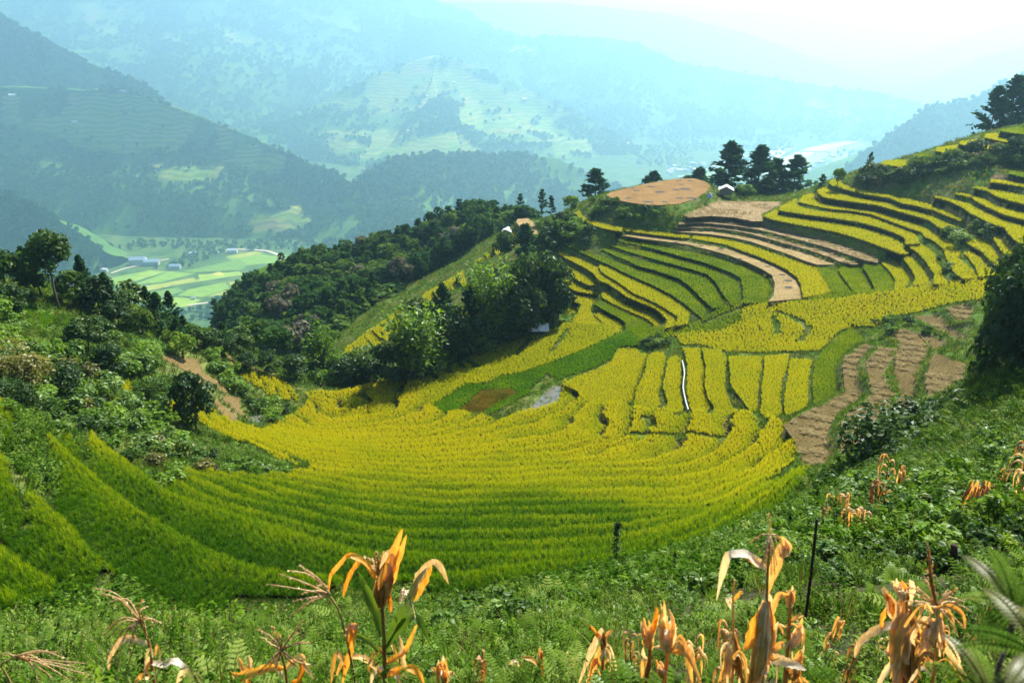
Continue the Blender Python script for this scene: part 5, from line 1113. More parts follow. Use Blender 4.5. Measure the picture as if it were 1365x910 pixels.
shrubs("560 836 640 832 720 826 800 806 860 796 930 782 1000 748 1040 716 1060 690 1072 705 1050 740 1010 775 940 800 870 815 800 826 720 842 640 848 560 852", 34, (14, 34), [('leaf', 3), ('leaf_pale', 3), ('leaf_fresh', 2)], "along the rim between weeds and green rice", 8, 15, 13)
shrubs("1090 720 1180 700 1290 690 1365 690 1365 760 1280 770 1180 770 1090 790 1040 790 1060 740", 20, (18, 36), [('leaf', 3), ('leaf_pale', 2), ('leaf_fresh', 1)], "in the weeds between the post and the right edge", 6, 16, 24)

for u, v, h_, k, w, lab in [(30,522,52,"shrub_big_olive",1.1,"large yellowish brown topped bush at the left edge below the green terraces"),(75,530,40,"shrub_big_dark",1.1,"big dark bush right of the yellowish bush at the left edge"),(18,545,34,"shrub_big_dark",1.1,"dark bush under the yellowish bush at the left edge"),(150,508,44,"dark_tree",1.2,"dark bushy tree in the middle of the left slope"),(120,470,40,"dark_tree",1.3,"dark bushy tree under the small green terraces"),(208,540,34,"shrub_big_green",1.0,"round green bush at the yellow ledge left of the lone dark tree"),(55,395,40,"broad_tree",1.3,"bushy tree left of the umbrella tree's trunk"),(240,462,34,"pine_tree",1.0,"short dark pine above the bare plots")]:
    at_pix(k, u, v, h_, lab, None, w, y0=45)
# ------------------------------------------------------------------ ground cover
def grass_tuft(seed, mats, n=16, h=0.34, w=0.022, spread=0.16):
    r = random.Random(seed); mb = MB()
    for i in range(n):
        az = r.uniform(0, 6.283); rr = spread * r.random() ** 0.5
        blade(mb, (rr * math.cos(az), rr * math.sin(az), -0.03), az + r.uniform(-.5, .5), r.uniform(0.05, 0.5), h * r.uniform(0.6, 1.15), w, r.uniform(0.3, 1.3), 3, r.randrange(len(mats)))
    return source("grass", mb.mesh("grass", mats))
M['grass'] = leafy("grass_blade", [(0.2, (0.03, 0.075, 0.01)), (0.5, (0.065, 0.14, 0.014)), (0.85, (0.15, 0.22, 0.02))], 0.25, 0.45, 0.0)
M['grass_dry'] = leafy("dry_grass", [(0.2, (0.12, 0.10, 0.035)), (0.8, (0.30, 0.25, 0.09))], 0.5, 0.35, 0.0)
def herb(seed, lm, n=46, h=0.6, size=0.03, spread=0.16, stems=7):
    r = random.Random(seed); mb = MB()
    for s in range(stems):
        az = r.uniform(0, 6.283); b = Vector((math.cos(az), math.sin(az), 0)) * spread * 0.4; t = b + Vector((math.cos(az), math.sin(az), 0)) * spread * r.uniform(.5, 1.6) + Vector((0, 0, h * r.uniform(.6, 1.1)))
        mid = b.lerp(t, .5) + Vector((r.gauss(0, .03), r.gauss(0, .03), .06)); mb.tube([b, mid, t], [.006, .004, .002], 3, 1, False)
        for q in range(n // stems):
            k = r.uniform(.15, 1.0); p = (b.lerp(mid, k * 2) if k < .5 else mid.lerp(t, k * 2 - 1)); o = Vector((r.gauss(0, 1), r.gauss(0, 1), r.gauss(0, .35))).normalized()
            leafquad(mb, p + o * size * 0.9 * (1.4 - k * .6), o * 0.5 + Vector((0, 0, 1)), size * r.uniform(.6, 1.3), r, 0, 2.3)
    return source("weed", mb.mesh("weed", [lm, M['bark']]))
def frond(mb, base, az, length, arch, width, r, m=0, n=13):
    d = Vector((math.cos(az), math.sin(az), 0)); side = Vector((-d.y, d.x, 0)); a = arch; p = Vector(base); prev = None; P = []
    for i in range(n + 1):
        P.append((p.copy(), a)); step = length / n; p = p + (d * math.sin(a) + Vector((0, 0, 1)) * math.cos(a)) * step; a += 1.15 / n
    mb.tube([q[0] for q in P], [0.006 * (1 - .8 * i / n) + .001 for i in range(n + 1)], 3, m, False)
    for i in range(1, n):
        q, a_ = P[i]; t = i / n; fw = d * math.sin(a_) + Vector((0, 0, 1)) * math.cos(a_); l = width * math.sin(math.pi * (0.12 + 0.86 * t)) ** 0.8; w = length / n * 0.42
        for sgn in (-1, 1):
            e = q + side * sgn * l + fw * l * 0.35 - Vector((0, 0, 1)) * l * 0.12
            mb.add([q - fw * w * .5, q + side * sgn * l * .5 + fw * (l * .18 - w), e, q + side * sgn * l * .5 + fw * (l * .18 + w * .8), q + fw * w * .5], [(0, 1, 2, 3, 4)], m)
def fern(seed, lm, n=8, L_=0.6, w=0.13):
    r = random.Random(seed); mb = MB()
    for i in range(n): frond(mb, (0, 0, 0), 6.283 * i / n + r.uniform(-.3, .3), L_ * r.uniform(.7, 1.15), r.uniform(.25, .7), w, r)
    return source("fern", mb.mesh("fern", [lm]))
GRASS = scatter_tree("grass_plants", [grass_tuft(s, [M['grass']] if s < 3 else [M['grass'], M['grass_dry']], 14, 0.4, 0.045, 0.24) for s in range(4)])
WEED = scatter_tree("weed_plants", [herb(1, M['herb_pale'], 150, .55, .028), herb(2, M['herb_pale'], 160, .7, .024), herb(3, M['leaf_fresh'], 120, .45, .032), herb(4, M['herb'], 130, .6, .03), fern(5, M['herb_pale']), fern(6, M['leaf_fresh'], 7, .5), grass_tuft(8, [M['grass'], M['leaf_fresh']], 18, .6, .03), herb(9, M['herb'], 90, .4, .045, .22), grass_tuft(10, [M['grass'], M['grass_dry']], 20, .7, .014, .12)])
WEED_F = scatter_tree("weed_plants_far", [herb(21, M['herb_pale'], 84, .6, .075, .3), herb(22, M['leaf_fresh'], 84, .55, .075, .3), herb(23, M['herb'], 84, .7, .08, .3), grass_tuft(24, [M['grass']], 16, .6, .06, .3), herb(25, M['leaf_fresh'], 90, .5, .07, .35)])
uu, vv = project(GXX, GYY, H); DD = np.sqrt(GXX ** 2 + GYY ** 2 + H ** 2)
inview = ((uu > -300) & (uu < 1700) & (vv > -40) & (vv < 1010) & (GYY > 2.0)) | ((GXX > -30) & (GXX < 42) & (GYY > -6) & (GYY < 40) & (np.hypot(GXX, GYY) > 1.6))
free = FREE & inview
lushness = fbm(GXX / 9, GYY / 9, 3, 44)
left_slope = (GXX < -18 - 0.05 * GYY) & (GYY < 150) & (GYY > 20)
near_slope = (GYY < 62) & ~((GXX < -8) & (H < -24)) & (H > -40)
def cover(name, ng, nv, mask, spf, hgt, label, seed_mask=None, lo=0.75, hi=1.3, soilmax=0.8, **props):
    jj, ii = np.nonzero(mask & (soil < soilmax)); D = DD[jj, ii]; sp = spf(D); lam = (GS / sp) ** 2 * (1 if seed_mask is None else seed_mask[jj, ii])
    cnt = RNG.poisson(lam); r = np.repeat(np.arange(len(jj)), cnt); x = GXX[jj[r], ii[r]] + RNG.uniform(-.5, .5, len(r)) * GS; y = GYY[jj[r], ii[r]] + RNG.uniform(-.5, .5, len(r)) * GS
    s = hgt(D[r], x, y) * RNG.uniform(lo, hi, len(r)); sz = np.stack([s * RNG.uniform(.8, 1.25, len(r))] * 2 + [s], 1)
    print(name, len(r)); return scatter(name, ng, nv, np.stack([x, y, samp(H, x, y) - 0.02], 1), sz, kind="stuff", label=label, **props)
cover("grass", GRASS, 4, free & ~(near_slope & (DD < 42)), lambda D: np.clip(.0046 * D, .24, 1.0), lambda D, x, y: np.clip(.55 + D * .0065, .6, 2.0) * (1 + .35 * fbm(x / 6, y / 6, 2, 8)), "green grass on the banks between the terraces", hi=1.2)
cover("weeds", WEED_F, 5, free & left_slope, lambda D: np.clip(.006 * D, .4, .8), lambda D, x, y: 1.0 + .7 * fbm(x / 5, y / 5, 2, 9), "leafy weeds covering the left slope", np.clip(.9 + 1.6 * lushness, .1, 1.6))
cover("weeds", WEED_F, 5, free & (near_slope & (DD >= 24)), lambda D: np.clip(.009 * D, .26, .5), lambda D, x, y: .85 + .5 * fbm(x / 4, y / 4, 2, 10), "leafy weeds on the slope to the right", np.clip(.95 + 1.2 * lushness, .3, 1.5))
bare = np.clip(smooth(-.12, .2, fbm(GXX / 2.0, GYY / 2.5, 3, 62)) * smooth(-1, 1, GXX) * smooth(20, 12, GYY) * 1.3 + .7 * smooth(.25, .45, fbm(GXX / 1.3, GYY / 1.3, 3, 63)), 0, 1)
cover("weeds", WEED, 9, free & (near_slope & (DD < 26)), lambda D: np.clip(.011 * D, .11, .24), lambda D, x, y: np.clip(.32 + .02 * D, .4, .8) * (1 + .6 * fbm(x / 2.2, y / 2.2, 2, 12)), "ferns and leafy weeds on the steep slope below the viewpoint", np.clip(.85 + 1.8 * fbm(GXX / 1.6, GYY / 1.6, 3, 45), .08, 1.7) * (1 - .9 * bare), .5, 1.6)
# straw laid in rows on the mown paddies
M['straw'] = leafy("straw", [(0.2, (0.18, 0.14, 0.06)), (0.8, (0.32, 0.255, 0.125))], 1.5, 0.25, 0.0)
def straw_sheaf(seed):
    r = random.Random(seed); mb = MB()
    for i in range(26):
        az = r.gauss(0, .35) + (3.14 if r.random() < .5 else 0); blade(mb, (r.gauss(0, .1), r.gauss(0, .12), .05 + .12 * r.random()), az, 1.35 + r.gauss(0, .15), r.uniform(.35, .6), .05, .3, 2, 0)
    return source("straw", mb.mesh("straw", [M['straw']]))
STRAW = scatter_tree("straw_sheaves", [straw_sheaf(s) for s in range(3)])
for k in MOWN:
    if PAD[k][0] not in 'sd': continue
    P = GROUND[k]; q = jitter_grid(P, 0.62 if PAD[k][0] == 's' else 0.8); row = np.abs(((q[:, 1] * .8 + q[:, 0] * .35 + .5 * fbm(q[:, 0] / 4, q[:, 1] / 4, 2, 4)) / 2.1) % 1 - .5)
    keep = (row < .27) & (fbm(q[:, 0] / 7, q[:, 1] / 7, 3, 71) > -.16); q = q[keep]
    if len(q) < 2: continue
    scatter("straw", STRAW, 3, np.c_[q, np.full(len(q), ZK[k] + .06)], RNG.uniform(.8, 1.35, len(q)), turn=np.stack([np.zeros(len(q))] * 2 + [RNG.normal(.2, .5, len(q))], 1), parent=MOWN[k], kind="stuff")
# stubble left standing
STUBBLE = scatter_tree("stubble", [grass_tuft(40 + s, [M['grass_dry']], 9, .22, .03, .1) for s in range(2)])
for k in MOWN:
    P = GROUND[k]; D = math.hypot(*P.mean(0)); q = jitter_grid(P, max(.3, .004 * D)); scatter("stubble", STUBBLE, 2, np.c_[q, np.full(len(q), ZK[k] + .03)], RNG.uniform(.6, 1.2, len(q)), parent=MOWN[k], kind="stuff")
# burnt heaps on the mown disc and on the brown shelf
M['ash'] = plain("ash", (0.03, 0.027, 0.024), (0.075, 0.065, 0.055), 4.0)
DISC = max((k for k in MOWN if PAD[k][0] == 'o'), key=lambda k: len(GROUND[k]))
def heap(kpad, u, v, wpx):
    x, y = [float(t) for t in at_z(u, v, ZK[kpad] + .06)]; r = random.Random(int(u * 10)); D = math.hypot(x, y); a = wpx * D / FPX / 2; n = 12
    ring = [(x + a * math.cos(6.283 * i / n) * r.uniform(.7, 1.1), y + a * 0.9 * math.sin(6.283 * i / n) * r.uniform(.6, 1.1), ZK[kpad] + .065) for i in range(n)]
    rin = [(x + (p[0] - x) * .5, y + (p[1] - y) * .5, ZK[kpad] + .13 + r.uniform(0, .06)) for p in ring]
    link("ash_heap", mesh_of("ash_heap", ring + rin + [(x, y, ZK[kpad] + .17)], [(i, (i + 1) % n, n + (i + 1) % n, n + i) for i in range(n)] + [(n + i, n + (i + 1) % n, 2 * n) for i in range(n)], [M['ash']], True), MOWN[kpad])
for u, v, w in [(u_, v_, w_ * 1.5) for u_, v_, w_ in [(838,264,8),(864,269,10),(886,269,7),(880,256,11),(868,249,8),(848,254,7),(901,253,8),(905,264,9),(914,252,12),(920,241,7),(908,246,6),(922,264,10),(843,251,6),(905,241,7)]]: heap(DISC, u, v, w)
BROWNK = 3
for u, v, w in [(935,328,8),(961,332,8),(986,345,8),(1023,355,9),(1043,366,10),(1050,374,12),(1052,383,12),(901,323,8)]: heap(BROWNK, u, v, w)
# brown reeds in the stream field, standing water
jj, ii = raster(BPOLY[:, :2], None); x, y = GXX[jj, ii].repeat(3), GYY[jj, ii].repeat(3); x = x + RNG.uniform(-.25, .25, len(x)); y = y + RNG.uniform(-.25, .25, len(y))
REED = scatter_tree("reeds", [grass_tuft(60 + s, [M['reed']], 10, .6, .05, .2) for s in range(2)])
scatter("reeds", REED, 2, np.stack([x, y, samp(H, x, y)], 1), RNG.uniform(.7, 1.1, len(x)), kind="stuff", label="brown withered crop in the middle of the bright green stream field")
m, nt, out = new_mat("paddy_water"); principled(nt, out, (0.10, 0.10, 0.075), 0.06, noise(nt, 3.0, 2), 0.05, 0.05, 0.5); M['water'] = m
for nm, P in WPOLY.items():
    a = P[:, :2]; 
    if np.sum(a[:, 0] * np.roll(a[:, 1], -1) - a[:, 1] * np.roll(a[:, 0], -1)) < 0: a = a[::-1]
    link("water", mesh_of("water", np.c_[a, np.full(len(a), WZ[nm] - .05)], [tuple(range(len(a)))], [M['water']]), kind="structure")
    q = jitter_grid(P[:, :2], .55); q = q[RNG.random(len(q)) < (.5 if nm != 'pool' else .35)]
    scatter("rice_seedlings", GRASS, 4, np.c_[q, np.full(len(q), WZ[nm] - .06)], RNG.uniform(.5, .9, len(q)), kind="stuff", label="thin green shoots standing in the flooded %s" % {'pond': "plot beside the stream field", 'puddle': "corner below the mown paddies", 'pool': "pool among the small bare plots"}[nm])
# ------------------------------------------------------------------ dried maize
def dry(name, stops, sc=9.0, trans=0.35):
    m = leafy(name, stops, sc, trans, 0.015, (1.3, 0.9, 0.4)); nt = m.node_tree; n = [q for q in nt.nodes if q.type == 'TEX_NOISE'][0]     # streaks along the leaf
    mp = N(nt, "Mapping"); mp.inputs["Scale"].default_value = (7, 7, 0.9); nt.links.new(pos(nt), mp.inputs["Vector"]); nt.links.new(mp.outputs[0], n.inputs["Vector"]); n.inputs["Detail"].default_value = 5; return m
M['corn_orange'] = dry("orange_leaf", [(0.3, (0.42, 0.18, 0.025)), (0.5, (0.66, 0.33, 0.04)), (0.7, (0.80, 0.50, 0.12))], trans=.5)
M['corn_pale'] = dry("pale_husk", [(0.3, (0.55, 0.42, 0.26)), (0.5, (0.78, 0.67, 0.50)), (0.7, (0.88, 0.82, 0.70))], trans=.42)
M['corn_brown'] = dry("brown_husk", [(0.3, (0.22, 0.12, 0.04)), (0.5, (0.42, 0.25, 0.09)), (0.7, (0.62, 0.42, 0.19))], trans=.35)
M['corn_tan'] = dry("tan_husk", [(0.3, (0.48, 0.27, 0.08)), (0.5, (0.72, 0.48, 0.17)), (0.7, (0.84, 0.66, 0.34))], trans=.45)
M['corn_green'] = leafy("maize_green", [(0.25, (0.07, 0.14, 0.02)), (0.55, (0.14, 0.22, 0.03)), (0.85, (0.33, 0.33, 0.05))], 4.0, .4, .03)
M['corn_stalk'] = dry("maize_stalk", [(0.25, (0.14, 0.09, 0.03)), (0.6, (0.28, 0.19, 0.07)), (0.9, (0.36, 0.29, 0.12))], 6, .0)
M['tassel'] = dry("maize_tassel", [(0.3, (0.46, 0.33, 0.15)), (0.7, (0.75, 0.60, 0.34))], 8, .4)
def at_d(u, v, y): return Vector([float(t) for t in at_y(u, v, y)])
def curve(P, n):
    """smooth curve through points"""
    P = [Vector(p) for p in P]; Q = [P[0] * 2 - P[1]] + P + [P[-1] * 2 - P[-2]]; out = []
    for k in range(n + 1):
        t = k / n * (len(P) - 1); i = min(int(t), len(P) - 2); f = t - i; a, b, c, d = Q[i], Q[i + 1], Q[i + 2], Q[i + 3]
        out.append(0.5 * (2 * b + (c - a) * f + (2 * a - 5 * b + 4 * c - d) * f * f + (3 * b - a - 3 * c + d) * f ** 3))
    return out
def ribbon(P, width, fold=0.3, n=14, wave=0.05, seed=0, both=False, twist=0.0):
    """long leaf: two halves meeting in a midrib, narrowing at both ends, slightly waved and twisted"""
    r = random.Random(seed); C = curve(P, n); V, F = [], []; tw = r.uniform(-.3, .3)
    for i, p in enumerate(C):
        t = i / n; tg = (C[min(i + 1, n)] - C[max(i - 1, 0)]).normalized(); view = p.normalized()
        s = tg.cross(view); s = s.normalized() if s.length > 1e-4 else Vector((1, 0, 0)); u_ = tg.cross(s).normalized()
        a = tw + twist * t + .35 * math.sin(5 * t + seed); s = s * math.cos(a) + u_ * math.sin(a); u_ = tg.cross(s)
        w = (1 + (r.uniform(-.22, .22) if wave > .1 else 0)) * width * 0.5 * min(1, 0.45 + 2.2 * t) * max(0.0, 1 - t ** 3.2) ** 0.8 * (1 + wave * math.sin(9 * t + seed * 1.7)) + 0.0012
        f1, f2 = fold + wave * 1.5 * math.sin(13 * t + seed), fold + wave * 1.5 * math.sin(11 * t + 2 * seed)
        V += [p - s * w + u_ * w * f1, p - s * w * .45 + u_ * w * f1 * .3, p, p + s * w * .45 + u_ * w * f2 * .3, p + s * w + u_ * w * f2]
    for i in range(n):
        for k in range(4): F.append((i * 5 + k, i * 5 + k + 1, i * 5 + 6 + k, i * 5 + 5 + k))
    return V, F
class Maize:
    """one maize plant; parts given by the places of their curves in the photograph at the plant's distance"""
    def __init__(s, foot, y, label, group=None, name="maize_plant"):
        s.y = y; p = at_d(foot[0], foot[1], y); s.e = bpy.data.objects.new(name, None); COL.objects.link(s.e); g = float(ground(p.x, p.y)); s.foot = Vector((p.x, p.y, min(g, p.z) - .05)); s.e.location = s.foot
        s.e['label'] = label; s.e['category'] = "maize plant"; s.e['u'] = float(foot[0]); s.k = 0
        if group: s.e['group'] = group
        s.ppm = FPX / y / CP
    def P(s, uv, dy=0.0): return [at_d(a[0], a[1], s.y + dy + (a[2] if len(a) > 2 else 0)) for a in uv]
    def put(s, name, V, F, mat):
        s.k += 1; link(name, mesh_of(name, [Vector(v) - s.foot for v in V], F, [M[mat]], True), s.e); return s
    def stalk(s, uv, wpx, mat='corn_stalk'):
        mb = MB(); P = [s.foot] + s.P(uv); C = curve(P, 14); w = wpx / s.ppm / 2
        mb.tube(C, [w * (1.15 - .55 * i / 14) * (1.12 if i % 4 == 0 else 1) for i in range(15)], 8); return s.put("stalk", mb.v, mb.f, mat)
    def leaf(s, uv, wpx, mat, fold=.45, wave=.11, dy=0.0, twist=0.0):
        V, F = ribbon(s.P(uv, dy), wpx / s.ppm * 1.15, fold, 16, wave, s.k + int(uv[0][0]), twist=twist); return s.put("leaf", V, F, mat)
    def shreds(s, n, v0, v1, spread, seed):
        r = random.Random(seed); u = s.e['u']
        for i in range(n):
            v = r.uniform(v0, v1); q = r.choice((-1, 1)) * r.uniform(.3, 1) * spread; P = s.P([(u + r.uniform(-3, 3), v), (u + q * .5, v - r.uniform(4, 14)), (u + q, v + r.uniform(2, 16)), (u + q * r.uniform(.9, 1.2), v + r.uniform(18, 42))], r.uniform(-.12, .12))
            a, f = ribbon(P, r.uniform(4, 9) / s.ppm, .5, 10, .16, i + seed, twist=r.uniform(-1.5, 1.5)); s.put("leaf", a, f, ('corn_pale', 'corn_tan', 'corn_brown')[i % 3])
        return s
    def husk(s, uv, wpx, mat='corn_tan', n=6, dy=0.0):
        """papery husk leaves round an ear: from base to tip"""
        r = random.Random(int(uv[0][0]) + s.k); P = s.P(uv, dy); w = wpx / s.ppm; ax = (P[-1] - P[0]); V, F = [], []
        n = n + 5
        for i in range(n):
            a = 6.283 * i / n + r.uniform(-.4, .4); sd = ax.cross(Vector((math.cos(a), math.sin(a), .3))).normalized(); k = len(V); L_ = r.uniform(.55, 1.12); out = r.uniform(.25, .95) if r.random() < .6 else r.uniform(0, .25)
            v, f = ribbon([P[0] + sd * w * .10, P[0].lerp(P[-1], .33 * L_) + sd * w * .34, P[0].lerp(P[-1], .72 * L_) + sd * w * r.uniform(.22, .42), P[0].lerp(P[-1], L_ * (1 - .35 * out * (out > .5))) + sd * w * out], w * r.uniform(.24, .48), .45, 9, .16, i + s.k, twist=r.uniform(-.9, .9))
            V += v; F += [tuple(q + k for q in ff) for ff in f]
        if mat == 'corn_tan':
            cut = [f for q, f in enumerate(F) if (q // 36) % 3 == 0]; rest = [f for q, f in enumerate(F) if (q // 36) % 3]
            s.put("husk", V, cut, 'corn_pale'); return s.put("husk", V, rest, mat)
        return s.put("husk", V, F, mat)
    def tassel(s, base, tips, wpx=2.2, mat='tassel', sag=8):
        wpx = wpx * 1.5
        r = random.Random(int(base[0])); mb = MB(); b = s.P([base])[0]
        for tp in tips:
            e = s.P([tp], r.uniform(-.12, .12))[0]; mid = b.lerp(e, .5) + Vector((0, r.uniform(-.05, .05), sag / s.ppm)); C = curve([b, mid, e], 9); w = wpx / s.ppm / 2
            mb.tube(C, [w * (1 - .6 * i / 9) for i in range(10)], 4)
            for i in range(2, 10):
                for q in range(3):
                    d = ((C[i] - C[i - 1]).normalized() * 1.6 + Vector((r.gauss(0, .5), r.gauss(0, .5), r.gauss(0, .4) - .4))).normalized() * w * 3.4; p = C[i].lerp(C[i - 1], r.random()); sd = d.cross(Vector((r.gauss(0, 1), r.gauss(0, 1), 1))).normalized() * w * .9
                    mb.add([p, p + d * .5 + sd, p + d, p + d * .5 - sd], [(0, 1, 2, 3)])
        return s.put("tassel", mb.v, mb.f, mat)
a = Maize((514, 925), 5.2, "tall maize plant with green lower leaves and orange upper leaves, left of centre")
a.stalk([(513,905),(512,850),(509,800),(504,757),(502,735)], 8)
a.leaf([(508,805),(516,765),(527,730),(537,704)], 18, 'corn_orange').leaf([(508,800),(522,770),(533,740),(542,712)], 12, 'corn_orange', dy=.03)
a.leaf([(506,790),(522,752),(525,738),(517,738),(507,757),(500,779)], 12, 'corn_pale', .2).husk([(508,808),(510,780),(516,748)], 30, 'corn_brown', 7).leaf([(512,790),(519,800),(521,816)], 9, 'corn_orange')
a.leaf([(504,775),(490,752),(474,742),(464,740),(452,752),(440,768),(438,792)], 8, 'corn_orange').leaf([(500,770),(484,747),(472,757),(462,778),(457,797)], 8, 'corn_orange', dy=.04)
a.leaf([(508,848),(500,815),(488,785),(477,760)], 16, 'corn_green', .35).leaf([(511,866),(527,832),(545,800),(556,772),(572,751)], 17, 'corn_green', .35).leaf([(548,795),(560,765),(574,749),(586,753),(598,778)], 13, 'corn_pale', .2, dy=-.02).leaf([(553,800),(566,772),(576,752)], 12, 'corn_orange', dy=-.01)
a.leaf([(511,870),(525,848),(542,826),(556,824),(566,840),(573,858)], 13, 'corn_green', .3).leaf([(511,885),(525,878),(540,868),(548,850),(556,830)], 10, 'corn_orange').leaf([(513,905),(498,887),(480,876),(460,878),(446,905)], 12, 'corn_tan').leaf([(515,900),(530,893),(548,890),(560,900),(566,915)], 12, 'corn_orange').leaf([(540,905),(538,880),(534,858),(532,845)], 9, 'corn_pale')
a.leaf([(505,868),(485,850),(470,842)], 10, 'corn_green').tassel((540,788), [(531,806),(537,812),(542,818),(547,812),(551,800),(553,822),(535,800)], 2, 'corn_pale', 14).tassel((503,765), [(500,735),(497,745),(508,742),(492,752),(487,742),(510,735)], 2.2, 'tassel', 3)
b = Maize((474, 925), 5.0, "thin maize stalk with a drooping tassel arching to the left")
b.stalk([(473,905),(463,855),(452,815),(441,795)], 4.5).tassel((440,792), [(358,778),(372,764),(386,760),(399,752),(410,760),(392,800),(398,815),(385,822),(404,790),(424,780)], 2.4, 'tassel', 9)
b.leaf([(464,860),(466,838),(473,832),(468,862),(462,885),(456,912)], 13, 'corn_orange').leaf([(461,848),(466,834),(474,836),(472,850)], 8, 'corn_pale', dy=-.02).leaf([(462,890),(452,872),(445,880),(441,912)], 9, 'corn_tan')
c = Maize((206, 925), 4.6, "maize stalk with a thick bundle of drooping pale tassels, on the left")
c.stalk([(205,905),(200,862),(192,838),(183,822)], 5.5, 'corn_brown').tassel((188,828), [(124,783),(135,790),(150,800),(144,850),(150,862),(158,868),(164,858),(170,872),(176,860),(183,850),(196,848),(206,834),(212,828),(195,808),(190,800),(142,838),(138,846),(168,846)], 2.4, 'tassel', 16)
c.leaf([(197,858),(182,852),(168,850),(155,860),(147,876),(144,895)], 11, 'corn_pale', .2).leaf([(201,882),(218,885),(232,880),(246,890),(240,902),(233,918)], 12, 'corn_pale', .2).leaf([(204,905),(190,900),(178,912)], 10, 'corn_tan')
d = Maize((382, 925), 4.7, "short maize plant with a star shaped tassel in front of the leafy weeds")
d.stalk([(382,905),(379,885),(374,868)], 5, 'corn_brown').tassel((376,866), [(343,838),(352,850),(363,834),(372,844),(404,826),(396,842),(412,856),(345,895),(356,893),(418,886),(368,888),(398,888)], 2.8, 'tassel', 3)
d.leaf([(380,890),(362,888),(340,895),(318,900),(300,893)], 14, 'corn_orange').leaf([(381,893),(390,880),(402,874),(406,885),(418,905)], 10, 'corn_tan').leaf([(384,915),(398,905),(402,888),(400,875)], 13, 'corn_orange').leaf([(378,905),(368,880),(372,862)], 8, 'corn_pale')
d = Maize((334, 925), 4.9, "broken tan maize stalk beside the star shaped tassel")
d.stalk([(333,905),(331,885)], 6, 'corn_tan').leaf([(331,905),(322,885),(318,875)], 7, 'corn_tan').leaf([(332,895),(333,880),(330,872)], 7, 'corn_pale').husk([(326,915),(324,895),(321,880)], 14, 'corn_tan', 5)
e = Maize((30, 935), 4.4, "maize tassel drooping into the bottom left corner")
e.stalk([(12,905),(2,885),(20,876)], 4).tassel((20,874), [(-8,880),(60,884),(84,876),(100,888),(118,884),(124,900),(92,905),(70,902),(52,910),(76,868)], 2.6, 'tassel', 8)
f = Maize((590, 925), 5.4, "low pale maize husk opening at the picture's bottom, right of the tall plant")
f.stalk([(591,905),(591,898)], 6, 'corn_tan').husk([(591,910),(592,895),(588,880)], 26, 'corn_tan', 7).leaf([(592,905),(600,895),(610,902)], 8, 'corn_pale').leaf([(590,902),(580,892),(574,890)], 8, 'corn_tan')
f = Maize((723, 930), 5.6, "short maize stump with one level leaf at its top")
f.stalk([(723,905),(722,885),(722,868)], 7, 'corn_orange').leaf([(721,888),(708,878),(695,875)], 8, 'corn_tan').leaf([(722,884),(719,872),(720,860)], 6, 'corn_brown')
f = Maize((686, 930), 5.8, "tiny dried maize tip left of the short stump")
f.stalk([(687,905),(686,890)], 3.5, 'corn_tan').leaf([(686,895),(682,884),(688,880),(692,890)], 6, 'corn_pale')
f = Maize((803, 930), 5.4, "dried maize stalk with a long pinkish leaf slanting down to the left")
f.stalk([(803,905),(804,870),(805,842)], 6, 'corn_brown').leaf([(803,837),(794,855),(783,880),(770,915)], 10, 'corn_pale', .15).leaf([(801,850),(793,842),(786,832)], 8, 'corn_orange').leaf([(804,856),(810,846),(816,838)], 8, 'corn_brown').leaf([(801,860),(795,880),(788,900),(783,918)], 9, 'corn_tan').husk([(804,868),(804,852),(805,840)], 13, 'corn_brown', 5)
g = Maize((888, 932), 4.9, "maize plant with a big closed orange husk pointing straight up")
g.stalk([(886,905),(889,880),(889,862)], 9, 'corn_tan').husk([(889,866),(889,838),(889,806)], 30, 'corn_tan', 8).leaf([(890,868),(905,858),(918,872),(926,890),(936,915)], 13, 'corn_brown').leaf([(891,862),(906,850),(914,866),(920,890),(924,915)], 10, 'corn_tan', dy=.03).leaf([(888,865),(880,862),(871,862)], 8, 'corn_pale').husk([(884,902),(880,890),(877,880)], 15, 'corn_tan', 5).leaf([(892,864),(904,868),(912,862)], 10, 'corn_orange')
g = Maize((862, 932), 5.1, "maize plant with a smaller husk left of the big closed one")
g.stalk([(862,905),(866,880),(866,858)], 10, 'corn_brown').husk([(866,864),(864,845),(859,825)], 22, 'corn_tan', 7).leaf([(868,852),(872,835),(875,815),(874,808)], 8, 'corn_orange').leaf([(869,848),(874,832),(880,818)], 7, 'corn_tan').leaf([(865,880),(858,872),(857,862)], 6, 'corn_pale').leaf([(866,895),(858,880),(856,905)], 9, 'corn_tan')
g = Maize((976, 932), 5.0, "thin maize stalk with shredded husks hanging at its foot")
g.stalk([(976,905),(978,860),(977,805),(979,772)], 4.5, 'corn_brown').leaf([(978,806),(970,798),(974,812)], 7, 'corn_pale').leaf([(978,800),(986,790),(991,790)], 6, 'corn_orange').husk([(977,850),(972,880),(968,915)], 20, 'corn_tan', 6).husk([(978,848),(984,878),(988,915)], 18, 'corn_brown', 6).leaf([(977,860),(966,885),(958,915)], 9, 'corn_tan')
h = Maize((1014, 935), 4.3, "tallest maize plant on the right with pale folded leaves and a drooping tassel")
h.stalk([(1016,905),(1020,850),(1022,795),(1024,750),(1026,712)], 6).tassel((1026,712), [(1025,684),(1010,742),(1016,752),(1022,760),(1030,758),(1036,752),(1042,742),(1004,735),(1028,766),(1046,730),(1000,722),(1033,765),(1012,758),(1020,770)], 1.8, 'tassel', 9)
